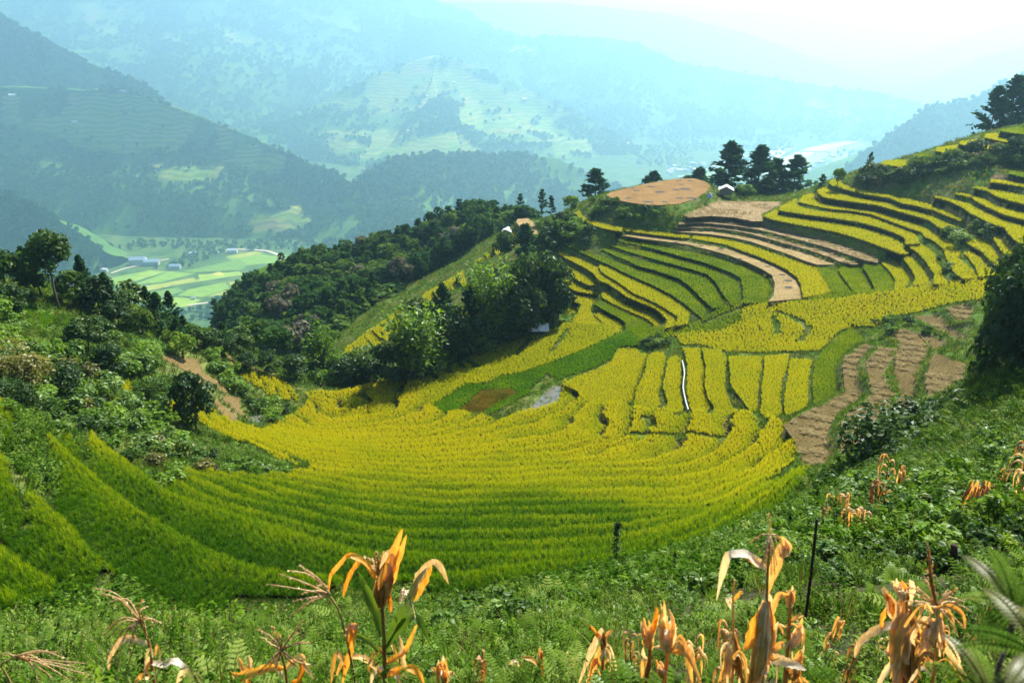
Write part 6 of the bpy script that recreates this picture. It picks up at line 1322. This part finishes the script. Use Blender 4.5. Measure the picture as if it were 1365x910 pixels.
h.leaf([(1022,758),(1008,748),(995,738),(978,738),(970,742),(962,768),(955,800)], 13, 'corn_pale', .25).leaf([(1020,754),(1002,746),(990,738)], 12, 'corn_tan', dy=.02).leaf([(1022,790),(1030,766),(1038,745),(1046,728),(1052,730),(1046,720),(1038,714)], 17, 'corn_tan', .3).leaf([(1040,742),(1050,730),(1046,718)], 12, 'corn_pale', dy=-.02)
h.leaf([(1021,785),(1024,815),(1027,850)], 12, 'corn_pale', .5).husk([(1022,800),(1017,850),(1013,920)], 34, 'corn_tan', 8).husk([(1021,830),(1012,870),(1003,925)], 30, 'corn_tan', 7).leaf([(1018,812),(1008,832),(1000,855),(990,866)], 19, 'corn_orange', .15).leaf([(1019,880),(1036,878),(1055,884),(1075,892)], 17, 'corn_pale', .25).leaf([(1024,870),(1032,842),(1038,828)], 10, 'corn_pale').leaf([(1014,880),(1002,900),(998,925)], 14, 'corn_brown').leaf([(1028,866),(1040,858),(1046,858)], 12, 'corn_tan')
h = Maize((1048, 935), 4.7, "maize stalk with torn husks just right of the tallest one")
h.stalk([(1047,905),(1051,850),(1053,812),(1055,788)], 8, 'corn_brown').leaf([(1053,795),(1040,792),(1032,806),(1029,822)], 10, 'corn_tan').husk([(1053,808),(1054,795),(1056,778)], 15, 'corn_tan', 6).husk([(1056,862),(1062,848),(1068,832)], 18, 'corn_pale', 6).leaf([(1055,855),(1064,840),(1070,822)], 7, 'corn_tan').husk([(1056,905),(1062,885),(1068,862)], 20, 'corn_tan', 6).leaf([(1054,828),(1062,822),(1072,820)], 6, 'corn_tan').leaf([(1052,912),(1066,905),(1078,912)], 12, 'corn_tan')
k = Maize((1208, 935), 4.4, "thick bundle of dried maize stalks with one long pale leaf hanging left")
k.stalk([(1205,905),(1207,860),(1208,800),(1210,778)], 9, 'corn_brown').stalk([(1192,905),(1196,850),(1199,800)], 8, 'corn_tan').stalk([(1218,905),(1217,850),(1214,805)], 8, 'corn_brown').stalk([(1200,905),(1203,850),(1205,790)], 10, 'corn_tan')
k.husk([(1205,800),(1198,782),(1194,772)], 16, 'corn_pale', 6).husk([(1208,800),(1206,785),(1200,768)], 16, 'corn_orange', 6).husk([(1206,815),(1200,860),(1196,915)], 40, 'corn_tan', 8).husk([(1212,815),(1216,860),(1216,915)], 34, 'corn_brown', 8).leaf([(1200,832),(1180,834),(1158,845),(1145,858),(1139,876)], 13, 'corn_pale', .2).leaf([(1176,783),(1186,802),(1194,822),(1208,834),(1218,846)], 16, 'corn_pale', .2).leaf([(1180,790),(1188,806),(1190,822)], 10, 'corn_orange').leaf([(1216,842),(1214,866),(1208,890),(1205,912)], 20, 'corn_orange', .15).leaf([(1218,826),(1226,850),(1230,866),(1224,890)], 14, 'corn_orange', .15).leaf([(1182,810),(1175,825),(1176,838)], 8, 'corn_orange').leaf([(1190,880),(1178,900),(1168,918)], 10, 'corn_pale').leaf([(1210,805),(1216,780),(1212,772)], 10, 'corn_pale')
k = Maize((1244, 935), 4.2, "maize stalk with a spiky upright tassel spreading like a star, near the fern")
k.stalk([(1244,905),(1247,860),(1249,815)], 5, 'corn_brown').tassel((1249,812), [(1237,728),(1240,742)], 4, 'corn_brown', 1).tassel((1249,808), [(1202,788),(1212,782),(1222,800),(1208,800),(1275,784),(1282,800),(1292,812),(1300,794),(1228,834),(1232,846),(1244,856),(1285,834),(1276,844),(1232,768),(1262,788),(1215,806)], 2.8, 'tassel', 5)
k.husk([(1246,825),(1238,850),(1230,872)], 26, 'corn_tan', 6).husk([(1252,822),(1256,845),(1256,872)], 16, 'corn_tan', 5).leaf([(1250,852),(1262,865),(1276,885),(1292,908)], 10, 'corn_pale', .2).leaf([(1252,830),(1262,812),(1274,838)], 7, 'corn_tan').leaf([(1244,890),(1238,880),(1230,890)], 9, 'corn_brown')
for pl, a_ in ((g, (7, 855, 905, 26, 3)), (h, (9, 815, 905, 24, 4)), (k, (12, 800, 900, 42, 5)), (a, (6, 850, 905, 30, 6)), (c, (4, 862, 905, 22, 7)), (f, (5, 850, 905, 20, 9))): pl.shreds(*a_)
# dried maize further off on the right slope
def small_maize(seed, leafy_=7):
    r = random.Random(seed); st = MB(); st.tube([(0, 0, -.2), (.03, .02, .8), (.0, .05, 1.45)], [.022, .018, .008], 6); lv = MB()
    for i in range(leafy_ + 5):
        az = r.uniform(0, 6.283); z = r.uniform(.25, 1.3); d = Vector((math.cos(az), math.sin(az), 0)); l = r.uniform(.35, .6)
        V, F = ribbon([Vector((0, 0, z)), Vector((0, 0, z + .14)) + d * l * .3, Vector((0, 0, z - .02)) + d * l * .5, Vector((0, 0, z - l * .8)) + d * l * .45], .075, .3, 8, .08, i); lv.add(V, F)
    return st.mesh("stalk", [M['corn_stalk']], True), lv.mesh("leaves", [M['corn_tan' if seed % 2 else 'corn_brown']], True)
SM = [small_maize(s) for s in range(4)]
random.seed(3)
for i, (u, v, h_) in enumerate([(1158,692,52),(1190,672,44),(1205,668,42),(1128,722,50),(1145,726,46),(1118,725,30),(1092,718,46),(1100,690,34),(1124,700,40),(1170,690,40),(1180,668,56),(1258,694,24),(1345,668,60),(1358,690,64),(1350,640,46),(1330,660,32),(1170,720,24)]):
    p = hit(u, v, 9.0) or tuple(float(t) for t in at_y(u, v, 22)); D = math.sqrt(p[0] ** 2 + p[1] ** 2 + p[2] ** 2); s = h_ * D / FPX / 1.3
    q = bpy.data.objects.new("maize_plant", None); COL.objects.link(q); q.location = p; q.scale = (s, s, s); q.rotation_euler = (random.uniform(-.12, .12), random.uniform(-.12, .12), random.uniform(0, 6.28))
    q['label'] = "withered brown maize plant among shrubs on the right slope"; q['category'] = "maize plant"; q['group'] = "withered maize on the right slope"
    st, lv = SM[i % 4]; link("stalk", st, q); link("leaves", lv, q)
for i, (u, v, h_) in enumerate([(640,925,46),(762,925,40),(842,925,70),(925,925,60),(962,925,84),(1090,925,90),(1124,925,60),(1162,925,66),(1180,925,100),(1232,925,84),(1268,925,70),(1300,925,60)]):
    y_ = 5.6 + .5 * (i % 3); p = at_y(u, v, y_); p = (float(p[0]), y_, float(ground(p[0], y_))); tp = at_y(u, 910 - h_, y_); s = (float(tp[2]) - p[2]) / 1.42
    q = bpy.data.objects.new("maize_plant", None); COL.objects.link(q); q.location = p; q.scale = (s * .8, s * .8, s); q.rotation_euler = (random.uniform(-.1, .1), random.uniform(-.1, .1), random.uniform(0, 6.28))
    q['label'] = "short dried maize plant with hanging leaves along the picture's bottom edge"; q['category'] = "maize plant"; q['group'] = "short dried maize along the bottom edge"
    st, lv = SM[i % 4]; link("stalk", st, q); link("leaves", lv, q)
# shock of bound stalks
q = bpy.data.objects.new("maize_shock", None); COL.objects.link(q); p = hit(1294, 702, 9.0) or tuple(float(t) for t in at_y(1294, 702, 19)); q.location = p; D = math.sqrt(sum(t * t for t in p))
q['label'] = "upright bundle of grey brown maize stalks on the right slope"; q['category'] = "maize shock"; sc = 58 * D / FPX
mb, mr = MB(), MB(); r = random.Random(4)
for i in range(26):
    az = r.uniform(0, 6.283); b_ = Vector((math.cos(az), math.sin(az), 0)) * .26 * r.random() ** .5; mb.tube([b_ * 1.1, b_ + Vector((0, 0, .5)), b_ * .8 + Vector((r.gauss(0, .03), 0, r.uniform(.75, 1.0)))], [.022, .02, .012], 5)
for i in range(30):
    az = r.uniform(0, 6.283); b_ = Vector((math.cos(az), math.sin(az), 0)) * .24; V, F = ribbon([b_ + Vector((0, 0, r.uniform(.4, .95))), b_ * 1.15 + Vector((0, 0, r.uniform(.2, .5))), b_ * 1.25 + Vector((0, 0, .02))], .09, .3, 6, .08, i); mr.add(V, F)
mb.build("stalk_bundle", [M['corn_brown']], q, True); mr.build("leaves", [M['corn_tan']], q, True); q.scale = (sc, sc, sc)
# ------------------------------------------------------------------ posts, sapling, ferns
M['wood'] = bark("old_wood", (0.06, 0.05, 0.042), (0.16, 0.135, 0.11)); M['char'] = bark("dark_wood", (0.02, 0.016, 0.013), (0.07, 0.055, 0.042))
def post(u0, v0, u1, v1, wpx, y, label):
    a_, b_ = at_d(u0, v0, y), at_d(u1, v1, y); g = float(ground(a_.x, a_.y)); a_.z = min(a_.z, g) - .1; w = wpx * y / FPX / CP / 2; mb = MB(); C = curve([a_, a_.lerp(b_, .5) + Vector((w * .5, 0, 0)), b_], 8)
    mb.tube(C, [w * (1.15 - .2 * i / 8 + .08 * math.sin(i * 2.3)) for i in range(9)], 9); mb.build("wooden_post", [M['char']], None, True, label=label, category="post")
post(1080, 795, 1089, 692, 4.2, 9.0, "thin dark wooden post leaning slightly among the weeds right of centre"); post(1270, 752, 1272, 726, 10, 12.0, "short dark tree stump in the weeds on the right slope")
def sapling(u, v, h_, y, label):
    p = at_d(u, v, y); g = float(ground(p.x, p.y)); hh = h_ * y / FPX / CP; r = random.Random(int(u)); z0_ = min(p.z, g); top = p.z + hh; e = bpy.data.objects.new("sapling", None); COL.objects.link(e); e.location = (p.x, p.y, z0_); e['label'] = label; e['category'] = "sapling"; T = top - z0_
    mb = MB(); mb.tube([(0, 0, -.1), (.03, 0, T * .5), (0, 0, T)], [.02, .014, .005], 5); lf = MB()
    for i in range(150):
        z = T - hh * (r.random() ** 1.6) * .95; q = .12 * hh * (0.4 + (T - z) / hh * .8); leafquad(lf, (r.gauss(0, q * .5), r.gauss(0, q * .5), z), (r.gauss(0, .6), r.gauss(0, .6), .7), .055 * hh, r, 0, 1.8)
    mb.build("stem", [M['bark']], e, True); lf.build("foliage", [M['leaf_dark']], e)
sapling(820, 752, 74, 34, "thin lone sapling standing against the green rice terraces")
sapling(898, 760, 34, 20, "pale leafy weed sprig at the edge of the green rice"); sapling(1048, 720, 44, 22, "thin bare twiggy sapling right of the tallest maize")
def fern_thing(u, v, y, L_, n, label, seed):
    p = at_d(u, v, y); r = random.Random(seed); e = bpy.data.objects.new("fern", None); COL.objects.link(e); g = float(ground(p.x, p.y)); e.location = p; e['label'] = label; e['category'] = "fern"
    st = MB(); st.tube([(0, 0, min(0, g - p.z) - .05), (0.01, 0, 0.02)], [.012, .008], 5); st.build("stem", [M['bark']], e, True)
    for i in range(n):
        mb = MB(); frond(mb, (0, 0, 0), 6.283 * i / n + r.uniform(-.3, .3), L_ * r.uniform(.75, 1.15), r.uniform(.55, 1.15), L_ * .17, r, 0, 20); mb.build("frond", [M['herb_pale' if i % 3 else 'leaf_olive']], e)
fern_thing(1352, 815, 2.0, .24, 9, "pale fern at the right edge, above the lower fern", 1); fern_thing(1318, 925, 1.9, .24, 10, "pale fern spreading across the bottom right corner", 2); fern_thing(1385, 875, 1.8, .25, 10, "fern at the picture's right edge between the other two", 3)
# ------------------------------------------------------------------ huts
def sheet_mat(name, c0, c1):
    m, nt, out = new_mat(name); principled(nt, out, ramp(nt, noise(nt, 1.3, 4), [(0.35, c0), (0.65, c1)]), 0.55, noise(nt, 3.0, 2), 0.2, 0.05, 0.3); return m
M['roof_white'] = sheet_mat("fibre_cement", (0.50, 0.50, 0.49), (0.74, 0.74, 0.73)); M['plank'] = bark("grey_planks", (0.10, 0.095, 0.085), (0.22, 0.205, 0.18))
def hut(p, w, d, h, leg, rot, label, planks=9, pitch=.42):
    """little granary on posts: plank walls, two roof slopes with corrugation"""
    e = bpy.data.objects.new("hut", None); COL.objects.link(e); e.location = p; e.rotation_euler = (0, 0, rot); e['label'] = label; e['category'] = "hut"
    if leg:
        for x in (-w / 2 + .15, w / 2 - .15):
            for y in (-d / 2 + .15, d / 2 - .15): mb = MB(); mb.tube([(x, y, -.8), (x, y, leg)], [.11, .1], 8); mb.build("post", [M['wood']], e)
        mb = MB(); mb.box((0, 0, leg + .06), (w + .1, d + .1, .12)); mb.build("floor", [M['wood']], e)
    z0_ = leg + .12; rh = (w / 2) * pitch * 1.2
    core = MB(); core.box((0, 0, z0_ + h / 2), (w - .08, d - .08, h)); core.add([(-w / 2 + .05, -d / 2 + .05, z0_ + h), (w / 2 - .05, -d / 2 + .05, z0_ + h), (0, -d / 2 + .05, z0_ + h + rh), (-w / 2 + .05, d / 2 - .05, z0_ + h), (w / 2 - .05, d / 2 - .05, z0_ + h), (0, d / 2 - .05, z0_ + h + rh)], [(0, 1, 2), (5, 4, 3)])
    core.build("wall", [M['char']], e)
    def gable(x): return h + rh * max(0, 1 - abs(x) / (w / 2)) - .05
    for i in range(planks):
        bw = w / planks; x = -w / 2 + (i + .5) * bw; t = gable(abs(x) + bw * .5)
        for y in (-d / 2, d / 2): mb = MB(); mb.box((x, y, z0_ + t / 2), (bw - .035, .05 + .01 * (i % 2), t)); mb.build("plank", [M['plank']], e)
    for i in range(max(4, planks - 2)):
        bw = d / max(4, planks - 2); y = -d / 2 + (i + .5) * bw
        for x in (-w / 2, w / 2): mb = MB(); mb.box((x, y, z0_ + h / 2), (.05, bw - .035, h)); mb.build("plank", [M['plank']], e)
    ov, n = .55, 22
    for sgn in (-1, 1):
        V, F = [], []
        for i in range(n + 1):
            y = -d / 2 - ov + (d + 2 * ov) * i / n; zc = .035 * (1 if i % 2 else -1)
            for a_ in (0, 1):
                x = sgn * a_ * (w / 2 + ov); z = z0_ + h + rh + .1 - a_ * (rh + ov * rh / (w / 2)) + zc; V += [(x, y, z + .04), (x, y, z - .04)]
        for i in range(n):
            k = 4 * i; F += [(k, k + 2, k + 6, k + 4), (k + 1, k + 5, k + 7, k + 3), (k + 2, k + 3, k + 7, k + 6)]
        F += [(0, 1, 3, 2), (4 * n, 4 * n + 2, 4 * n + 3, 4 * n + 1)]
        link("roof", mesh_of("roof", V, F, [M['roof_white']]), e)
    return e
def px_at(u, v, y):
    p = at_d(u, v, y); return p, FPX / (p.y * CP - p.z * SP)
p, ppm = px_at(966.5, 266, 220.0); hut((p.x, p.y, p.z), 15 / ppm, 13 / ppm, 7.5 / ppm, 6.5 / ppm, -.25, "grey plank granary hut on stilts with a white roof beside the mown disc")
p, ppm = px_at(676, 312, 236.0); hut((p.x, p.y, p.z), 11 / ppm, 12 / ppm, 4.0 / ppm, 0.5 / ppm, -.15, "small dark hut with a white roof on the far ridge above the narrow terraces", 7)
q = bpy.data.objects.new("shed", None); COL.objects.link(q); p, ppm = px_at(718, 444, 145.0); q.location = p; q['label'] = "low open shed with a pale sheet roof under the dark grove"; q['category'] = "shed"
for x, y in ((-1.6, -.9), (1.6, -.9), (-1.6, .9), (1.6, .9)): mb = MB(); mb.tube([(x, y, -1), (x, y, 1.2 if y > 0 else .95)], [.06, .05], 6); mb.build("post", [M['wood']], q)
mb = MB(); n = 18
for i in range(n + 1):
    x = -2.1 + 4.2 * i / n; z = .03 * (1 if i % 2 else -1); mb.v += [(x, -1.4, .98 + z), (x, 1.3, 1.62 + z + .15 * (x > 0)), (x, -1.4, .93 + z), (x, 1.3, 1.57 + z + .15 * (x > 0))]
for i in range(n): k = 4 * i; mb.f += [(k, k + 4, k + 5, k + 1), (k + 2, k + 3, k + 7, k + 6)]; mb.m += [0, 0]
mb.build("roof", [M['roof_white']], q)
for i in range(6): mb = MB(); mb.box((-1.5 + .6 * i, .9, .35), (.5, .04, 1.0)); mb.build("plank", [M['plank']], q)
mb = MB(); mb.box((.3, -.2, .1), (1.6, .9, .5), .1); mb.build("trough", [M['wood']], q)
# rail fence behind the mown field
q = bpy.data.objects.new("rail_fence", None); COL.objects.link(q); q['label'] = "thin pole fence in front of the pines behind the mown field"; q['category'] = "fence"
FU = [(1006, 269), (1016, 269), (1026, 269), (1036, 269), (1046, 268), (1056, 266)]; FQ = [px_at(u, v, 222.0)[0] for u, v in FU]; q.location = FQ[0]
for a_ in FQ: mb = MB(); a_ = a_ - FQ[0]; mb.tube([a_ + Vector((0, 0, -.8)), a_ + Vector((.03, 0, 1.7))], [.07, .06], 6); mb.build("post", [M['wood']], q)
for hgt in (.8, 1.55):
    for a_, b_ in zip(FQ, FQ[1:]): mb = MB(); mb.tube([a_ - FQ[0] + Vector((-.1, .08, hgt)), b_ - FQ[0] + Vector((.1, .08, hgt + .04))], [.05, .045], 5); mb.build("rail", [M['wood']], q)
# tarpaulin heap at the disc's edge
M['tarp'] = sheet_mat("blue_tarpaulin", (0.20, 0.25, 0.42), (0.34, 0.38, 0.55)); p, ppm = px_at(947, 252, 206.0); r = random.Random(9); V = []; n = 14
for k, (rr_, z) in enumerate(((1.0, 0), (.86, .45), (.6, .9), (.28, 1.2))):
    for i in range(n): a_ = 6.283 * i / n; V.append((.75 * rr_ * math.cos(a_) * r.uniform(.88, 1.12), .7 * rr_ * math.sin(a_) * r.uniform(.88, 1.12), z + r.uniform(-.05, .05)))
V.append((0, 0, 1.28)); F = [(k * n + i, k * n + (i + 1) % n, (k + 1) * n + (i + 1) % n, (k + 1) * n + i) for k in range(3) for i in range(n)] + [(3 * n + i, 3 * n + (i + 1) % n, 4 * n) for i in range(n)]
link("covered_heap", mesh_of("covered_heap", V, F, [M['tarp']]), None, Vector((p.x, p.y, ZK[DISC])), label="small heap under a blue tarpaulin at the edge of the mown disc", category="heap")
# ------------------------------------------------------------------ houses and bridge in the valley
WALLC = [plain("wall_white", (0.36, 0.36, 0.35), (0.46, 0.46, 0.44), .3), plain("wall_tan", (0.34, 0.27, 0.2), (0.42, 0.34, 0.26), .3), plain("wall_grey", (0.28, 0.28, 0.28), (0.36, 0.36, 0.36), .3)]
ROOFC = [sheet_mat("roof_blue", (0.17, 0.23, 0.31), (0.25, 0.31, 0.39)), sheet_mat("roof_grey", (0.30, 0.32, 0.34), (0.42, 0.44, 0.46)), M['roof_white'], sheet_mat("roof_rust", (0.30, 0.17, 0.11), (0.40, 0.24, 0.16))]
M['pane'] = plain("window_glass", (0.02, 0.025, 0.03), (0.04, 0.045, 0.05), 1.0, .15, .5)
def house(p, w, d, h, rot, wc, rc, label, group=None, parts=True):
    e = bpy.data.objects.new("house", None); COL.objects.link(e); e.location = p; e.rotation_euler = (0, 0, rot); e['label'] = label; e['category'] = "house"
    if group: e['group'] = group
    mb = MB(); mb.box((0, 0, h / 2 - .5), (w, d, h + 1)); rh = d * .26; mb.add([(-w / 2, -d / 2, h), (-w / 2, d / 2, h), (-w / 2, 0, h + rh), (w / 2, -d / 2, h), (w / 2, d / 2, h), (w / 2, 0, h + rh)], [(0, 2, 1), (3, 4, 5)]); mb.build("wall", [WALLC[wc]], e)
    mb = MB(); o = .7
    for s in (-1, 1):
        mb.add([(-w / 2 - o, 0, h + rh + .25), (w / 2 + o, 0, h + rh + .25), (w / 2 + o, s * (d / 2 + o), h - o * .4 + .1), (-w / 2 - o, s * (d / 2 + o), h - o * .4 + .1), (-w / 2 - o, 0, h + rh + .02), (w / 2 + o, 0, h + rh + .02), (w / 2 + o, s * (d / 2 + o), h - o * .4 - .1), (-w / 2 - o, s * (d / 2 + o), h - o * .4 - .1)], [(0, 1, 2, 3), (7, 6, 5, 4), (3, 2, 6, 7), (1, 0, 4, 5), (0, 3, 7, 4), (2, 1, 5, 6)])
    mb.build("roof", [ROOFC[rc]], e)
    if parts:
        nwin = max(2, int(w / 3.2))
        for i in range(nwin):
            x = -w / 2 + w * (i + .5) / nwin; mb = MB()
            if i == nwin // 2: mb.box((x, -d / 2 - .03, 1.1), (1.2, .1, 2.2)); mb.build("door", [M['wood']], e)
            else: mb.box((x, -d / 2 - .02, 1.7), (1.3, .08, 1.2)); mb.build("window", [M['pane']], e)
    return e
def vh(u, v, wpx, hpx, rot, wc, rc, label, group=None, z=FLOOR, parts=True, dpx=None):
    wpx, hpx = wpx * .82, hpx * .8
    x, y = [float(t) for t in at_z(u, v, z)]; s = math.sqrt(x * x + y * y + z * z) / FPX; return house((x, y, z + .2), wpx * s, (dpx or wpx * .55) * s, hpx * s, rot, wc, rc, label, group, parts)
vh(185, 352, 22, 8, .1, 0, 0, "large pale house with a blue roof at the back of the valley fields"); vh(203, 353, 20, 6, .15, 2, 0, "long blue roofed hall right beside the large pale house")
vh(234, 358, 15, 5, .05, 2, 0, "low blue grey roofed house at the edge of the green fields"); vh(258, 340, 11, 4, .2, 2, 1, "small grey roofed house on the bare ground behind the fields"); vh(310, 337, 14, 5, .1, 0, 1, "white house beside the valley road"); vh(130, 358, 14, 6, .3, 1, 3, "brown roofed house half hidden at the left end of the fields"); vh(139, 362, 10, 4, .0, 0, 2, "small white hut by the path left of the fields"); vh(258, 399, 6, 3, .2, 0, 1, "tiny pale field hut near the front of the valley fields")
vh(118, 362, 9, 4, .1, 1, 3, "leftmost brown house by the valley path")
random.seed(21)
for i in range(60):
    u, v = random.uniform(872, 1010), random.uniform(203, 240)
    if v < 214 - (u - 940) * .12 + 0: continue
    vh(u, v, random.uniform(5, 10), random.uniform(2.5, 4), random.uniform(-.5, .5), random.choice((0, 0, 2, 1)), random.choice((0, 1, 2, 2, 3)), "small pale house in the hazy valley town behind the knoll", "houses of the valley town", parts=False)
for i, (u, v) in enumerate([(1076,228),(1084,224),(1094,218),(1104,222),(1070,222),(1110,210),(1088,230),(1120,206),(1064,230)]):
    vh(u, v, random.uniform(6, 9), 3, random.uniform(-.4, .4), (0, 2, 1)[i % 3], (2, 0, 3)[i % 3], "small house on the right bank of the river", "houses on the right bank", parts=False)
def on_hill(key, u, v, wpx, label, rc=2, group=None):
    o, V, fa = HILLS[key]; pu, pv = project(V[..., 0], V[..., 1], V[..., 2]); d = (pu - u) ** 2 + (pv - v) ** 2; d[:, :V.shape[1] // 4] += 1e5; a_, b_ = np.unravel_index(np.argmin(d), d.shape); p = V[a_, b_]; s = np.linalg.norm(p) / FPX; house((p[0], p[1], p[2] + 1.5), wpx * s, wpx * .6 * s, wpx * .3 * s, .2, 0, rc, label, group, False)
on_hill('left_shoulder', 166, 125, 7, "lone white hut on the crest of the left mountain shoulder"); on_hill('left_shoulder', 15, 130, 7, "white roofed hut on the upper left terraces"); on_hill('left_shoulder', 98, 166, 6, "white hut below the terraces of the left shoulder"); on_hill('left_shoulder', 430, 244, 6, "white roofed house low on the left shoulder's end")
on_hill('terraced', 570, 128, 5, "lone hut at the foot of the terraced mountain's right crest"); on_hill('terraced', 545, 178, 5, "white hut low on the terraced mountain"); on_hill('terraced', 698, 135, 6, "white house on the right shoulder of the terraced mountain"); on_hill('terraced', 834, 192, 6, "white house at the tail of the terraced mountain"); on_hill('terraced', 606, 110, 4, "tiny hut near the top of the terraced mountain")
for u, v in ((690, 68), (700, 66), (706, 70), (684, 70)): on_hill('far_ridge', u, v, 6, "pale house of a hamlet high on the far ridge", 2, "hamlet on the far ridge")
q = bpy.data.objects.new("bridge", None); COL.objects.link(q); q['label'] = "long flat concrete bridge across the pale river"; q['category'] = "bridge"
zb = FLOOR + 24; (xa, ya), (xb, yb) = [tuple(float(t) for t in at_z(u, v, zb)) for u, v in ((1046, 200.5), (1108, 203))]; q.location = (xa, ya, FLOOR); Lb = math.hypot(xb - xa, yb - ya); q.rotation_euler = (0, 0, math.atan2(yb - ya, xb - xa)); M['concrete'] = plain("concrete", (0.3, 0.3, 0.29), (0.4, 0.4, 0.38), .5)
mb = MB(); mb.box((Lb / 2, 0, 22.7), (Lb, 16, 3.6)); mb.build("deck", [M['concrete']], q)
for i in (.04, .35, .66, .96): mb = MB(); mb.box((Lb * i, 0, 10), (6, 13, 21.8)); mb.build("pier", [M['concrete']], q)
for s in (-1, 1): mb = MB(); mb.box((Lb / 2, s * 7.6, 25.4), (Lb, .5, 1.8)); mb.build("railing", [M['concrete']], q)

TALL = scatter_tree("tall_weeds", [herb(51, M['herb_pale'], 210, 1.0, .032, .25, 8), herb(52, M['leaf_fresh'], 180, .9, .034, .28, 8), herb(53, M['herb'], 190, 1.1, .036, .3, 8), grass_tuft(54, [M['grass_dry'], M['leaf_fresh']], 22, .95, .016, .14)])
cover("weeds", TALL, 4, free & (near_slope & (DD < 34) & (DD > 5.2)), lambda D: np.clip(.045 * D, .5, 1.1), lambda D, x, y: np.clip(.4 + .02 * D, .5, 1.0), "taller leafy stems rising above the weeds on the steep slope", np.clip(.2 + 2.2 * fbm(GXX / 2.5, GYY / 2.5, 3, 46), 0, 1.8) * (1 - .7 * bare), .6, 1.3)
cover("grass", LUSH, 4, BUND & inview, lambda D: np.clip(.0042 * D, .24, .6), lambda D, x, y: .5 + 0 * x, "bright green grass on the low banks between the mown paddies", hi=1.1, soilmax=2)
m, nt, out = new_mat("channel_water"); principled(nt, out, (0.36, 0.36, 0.35), 0.25, spec=0.5); M['channel'] = m  # pale base colour stands in for sky reflected in the water
q = np.array(L("909 485 911 494 912 503 910.5 513 910 522 912 532 914 541 917 551")); c_ = np.array([hit(u, v, 60.0) for u, v in q]); t_ = np.gradient(c_[:, :2], axis=0); t_ /= np.linalg.norm(t_, axis=1, keepdims=True); n_ = np.stack([-t_[:, 1], t_[:, 0]], 1) * .085
zz = c_[:, 2] + .75; link("water_channel", mesh_of("water_channel", [(*a_, z_) for a_, z_ in zip(c_[:, :2] - n_, zz)] + [(*a_, z_) for a_, z_ in zip(c_[:, :2] + n_, zz)] + [(*a_, z_ - .9) for a_, z_ in zip(c_[:, :2] - n_, zz)] + [(*a_, z_ - .9) for a_, z_ in zip(c_[:, :2] + n_, zz)], [f for i in range(7) for f in ((i, i + 1, i + 9, i + 8), (i + 16, i, i + 8, i + 24), (i, i + 16, i + 17, i + 1), (i + 8, i + 9, i + 25, i + 24))], [M['channel']]), label="narrow white water channel running down between two yellow plots", category="channel")
for o_ in list(COL.objects):
    for key in ("label", "group"):
        t_ = o_.get(key)
        if t_ and len(t_.split()) > 16: o_[key] = t_.replace("mid sized ", "").replace("at the forest's lower edge", "on the forest's lower edge").replace(" ragged pine", " pine").replace("just above the", "by the")
add_haze()
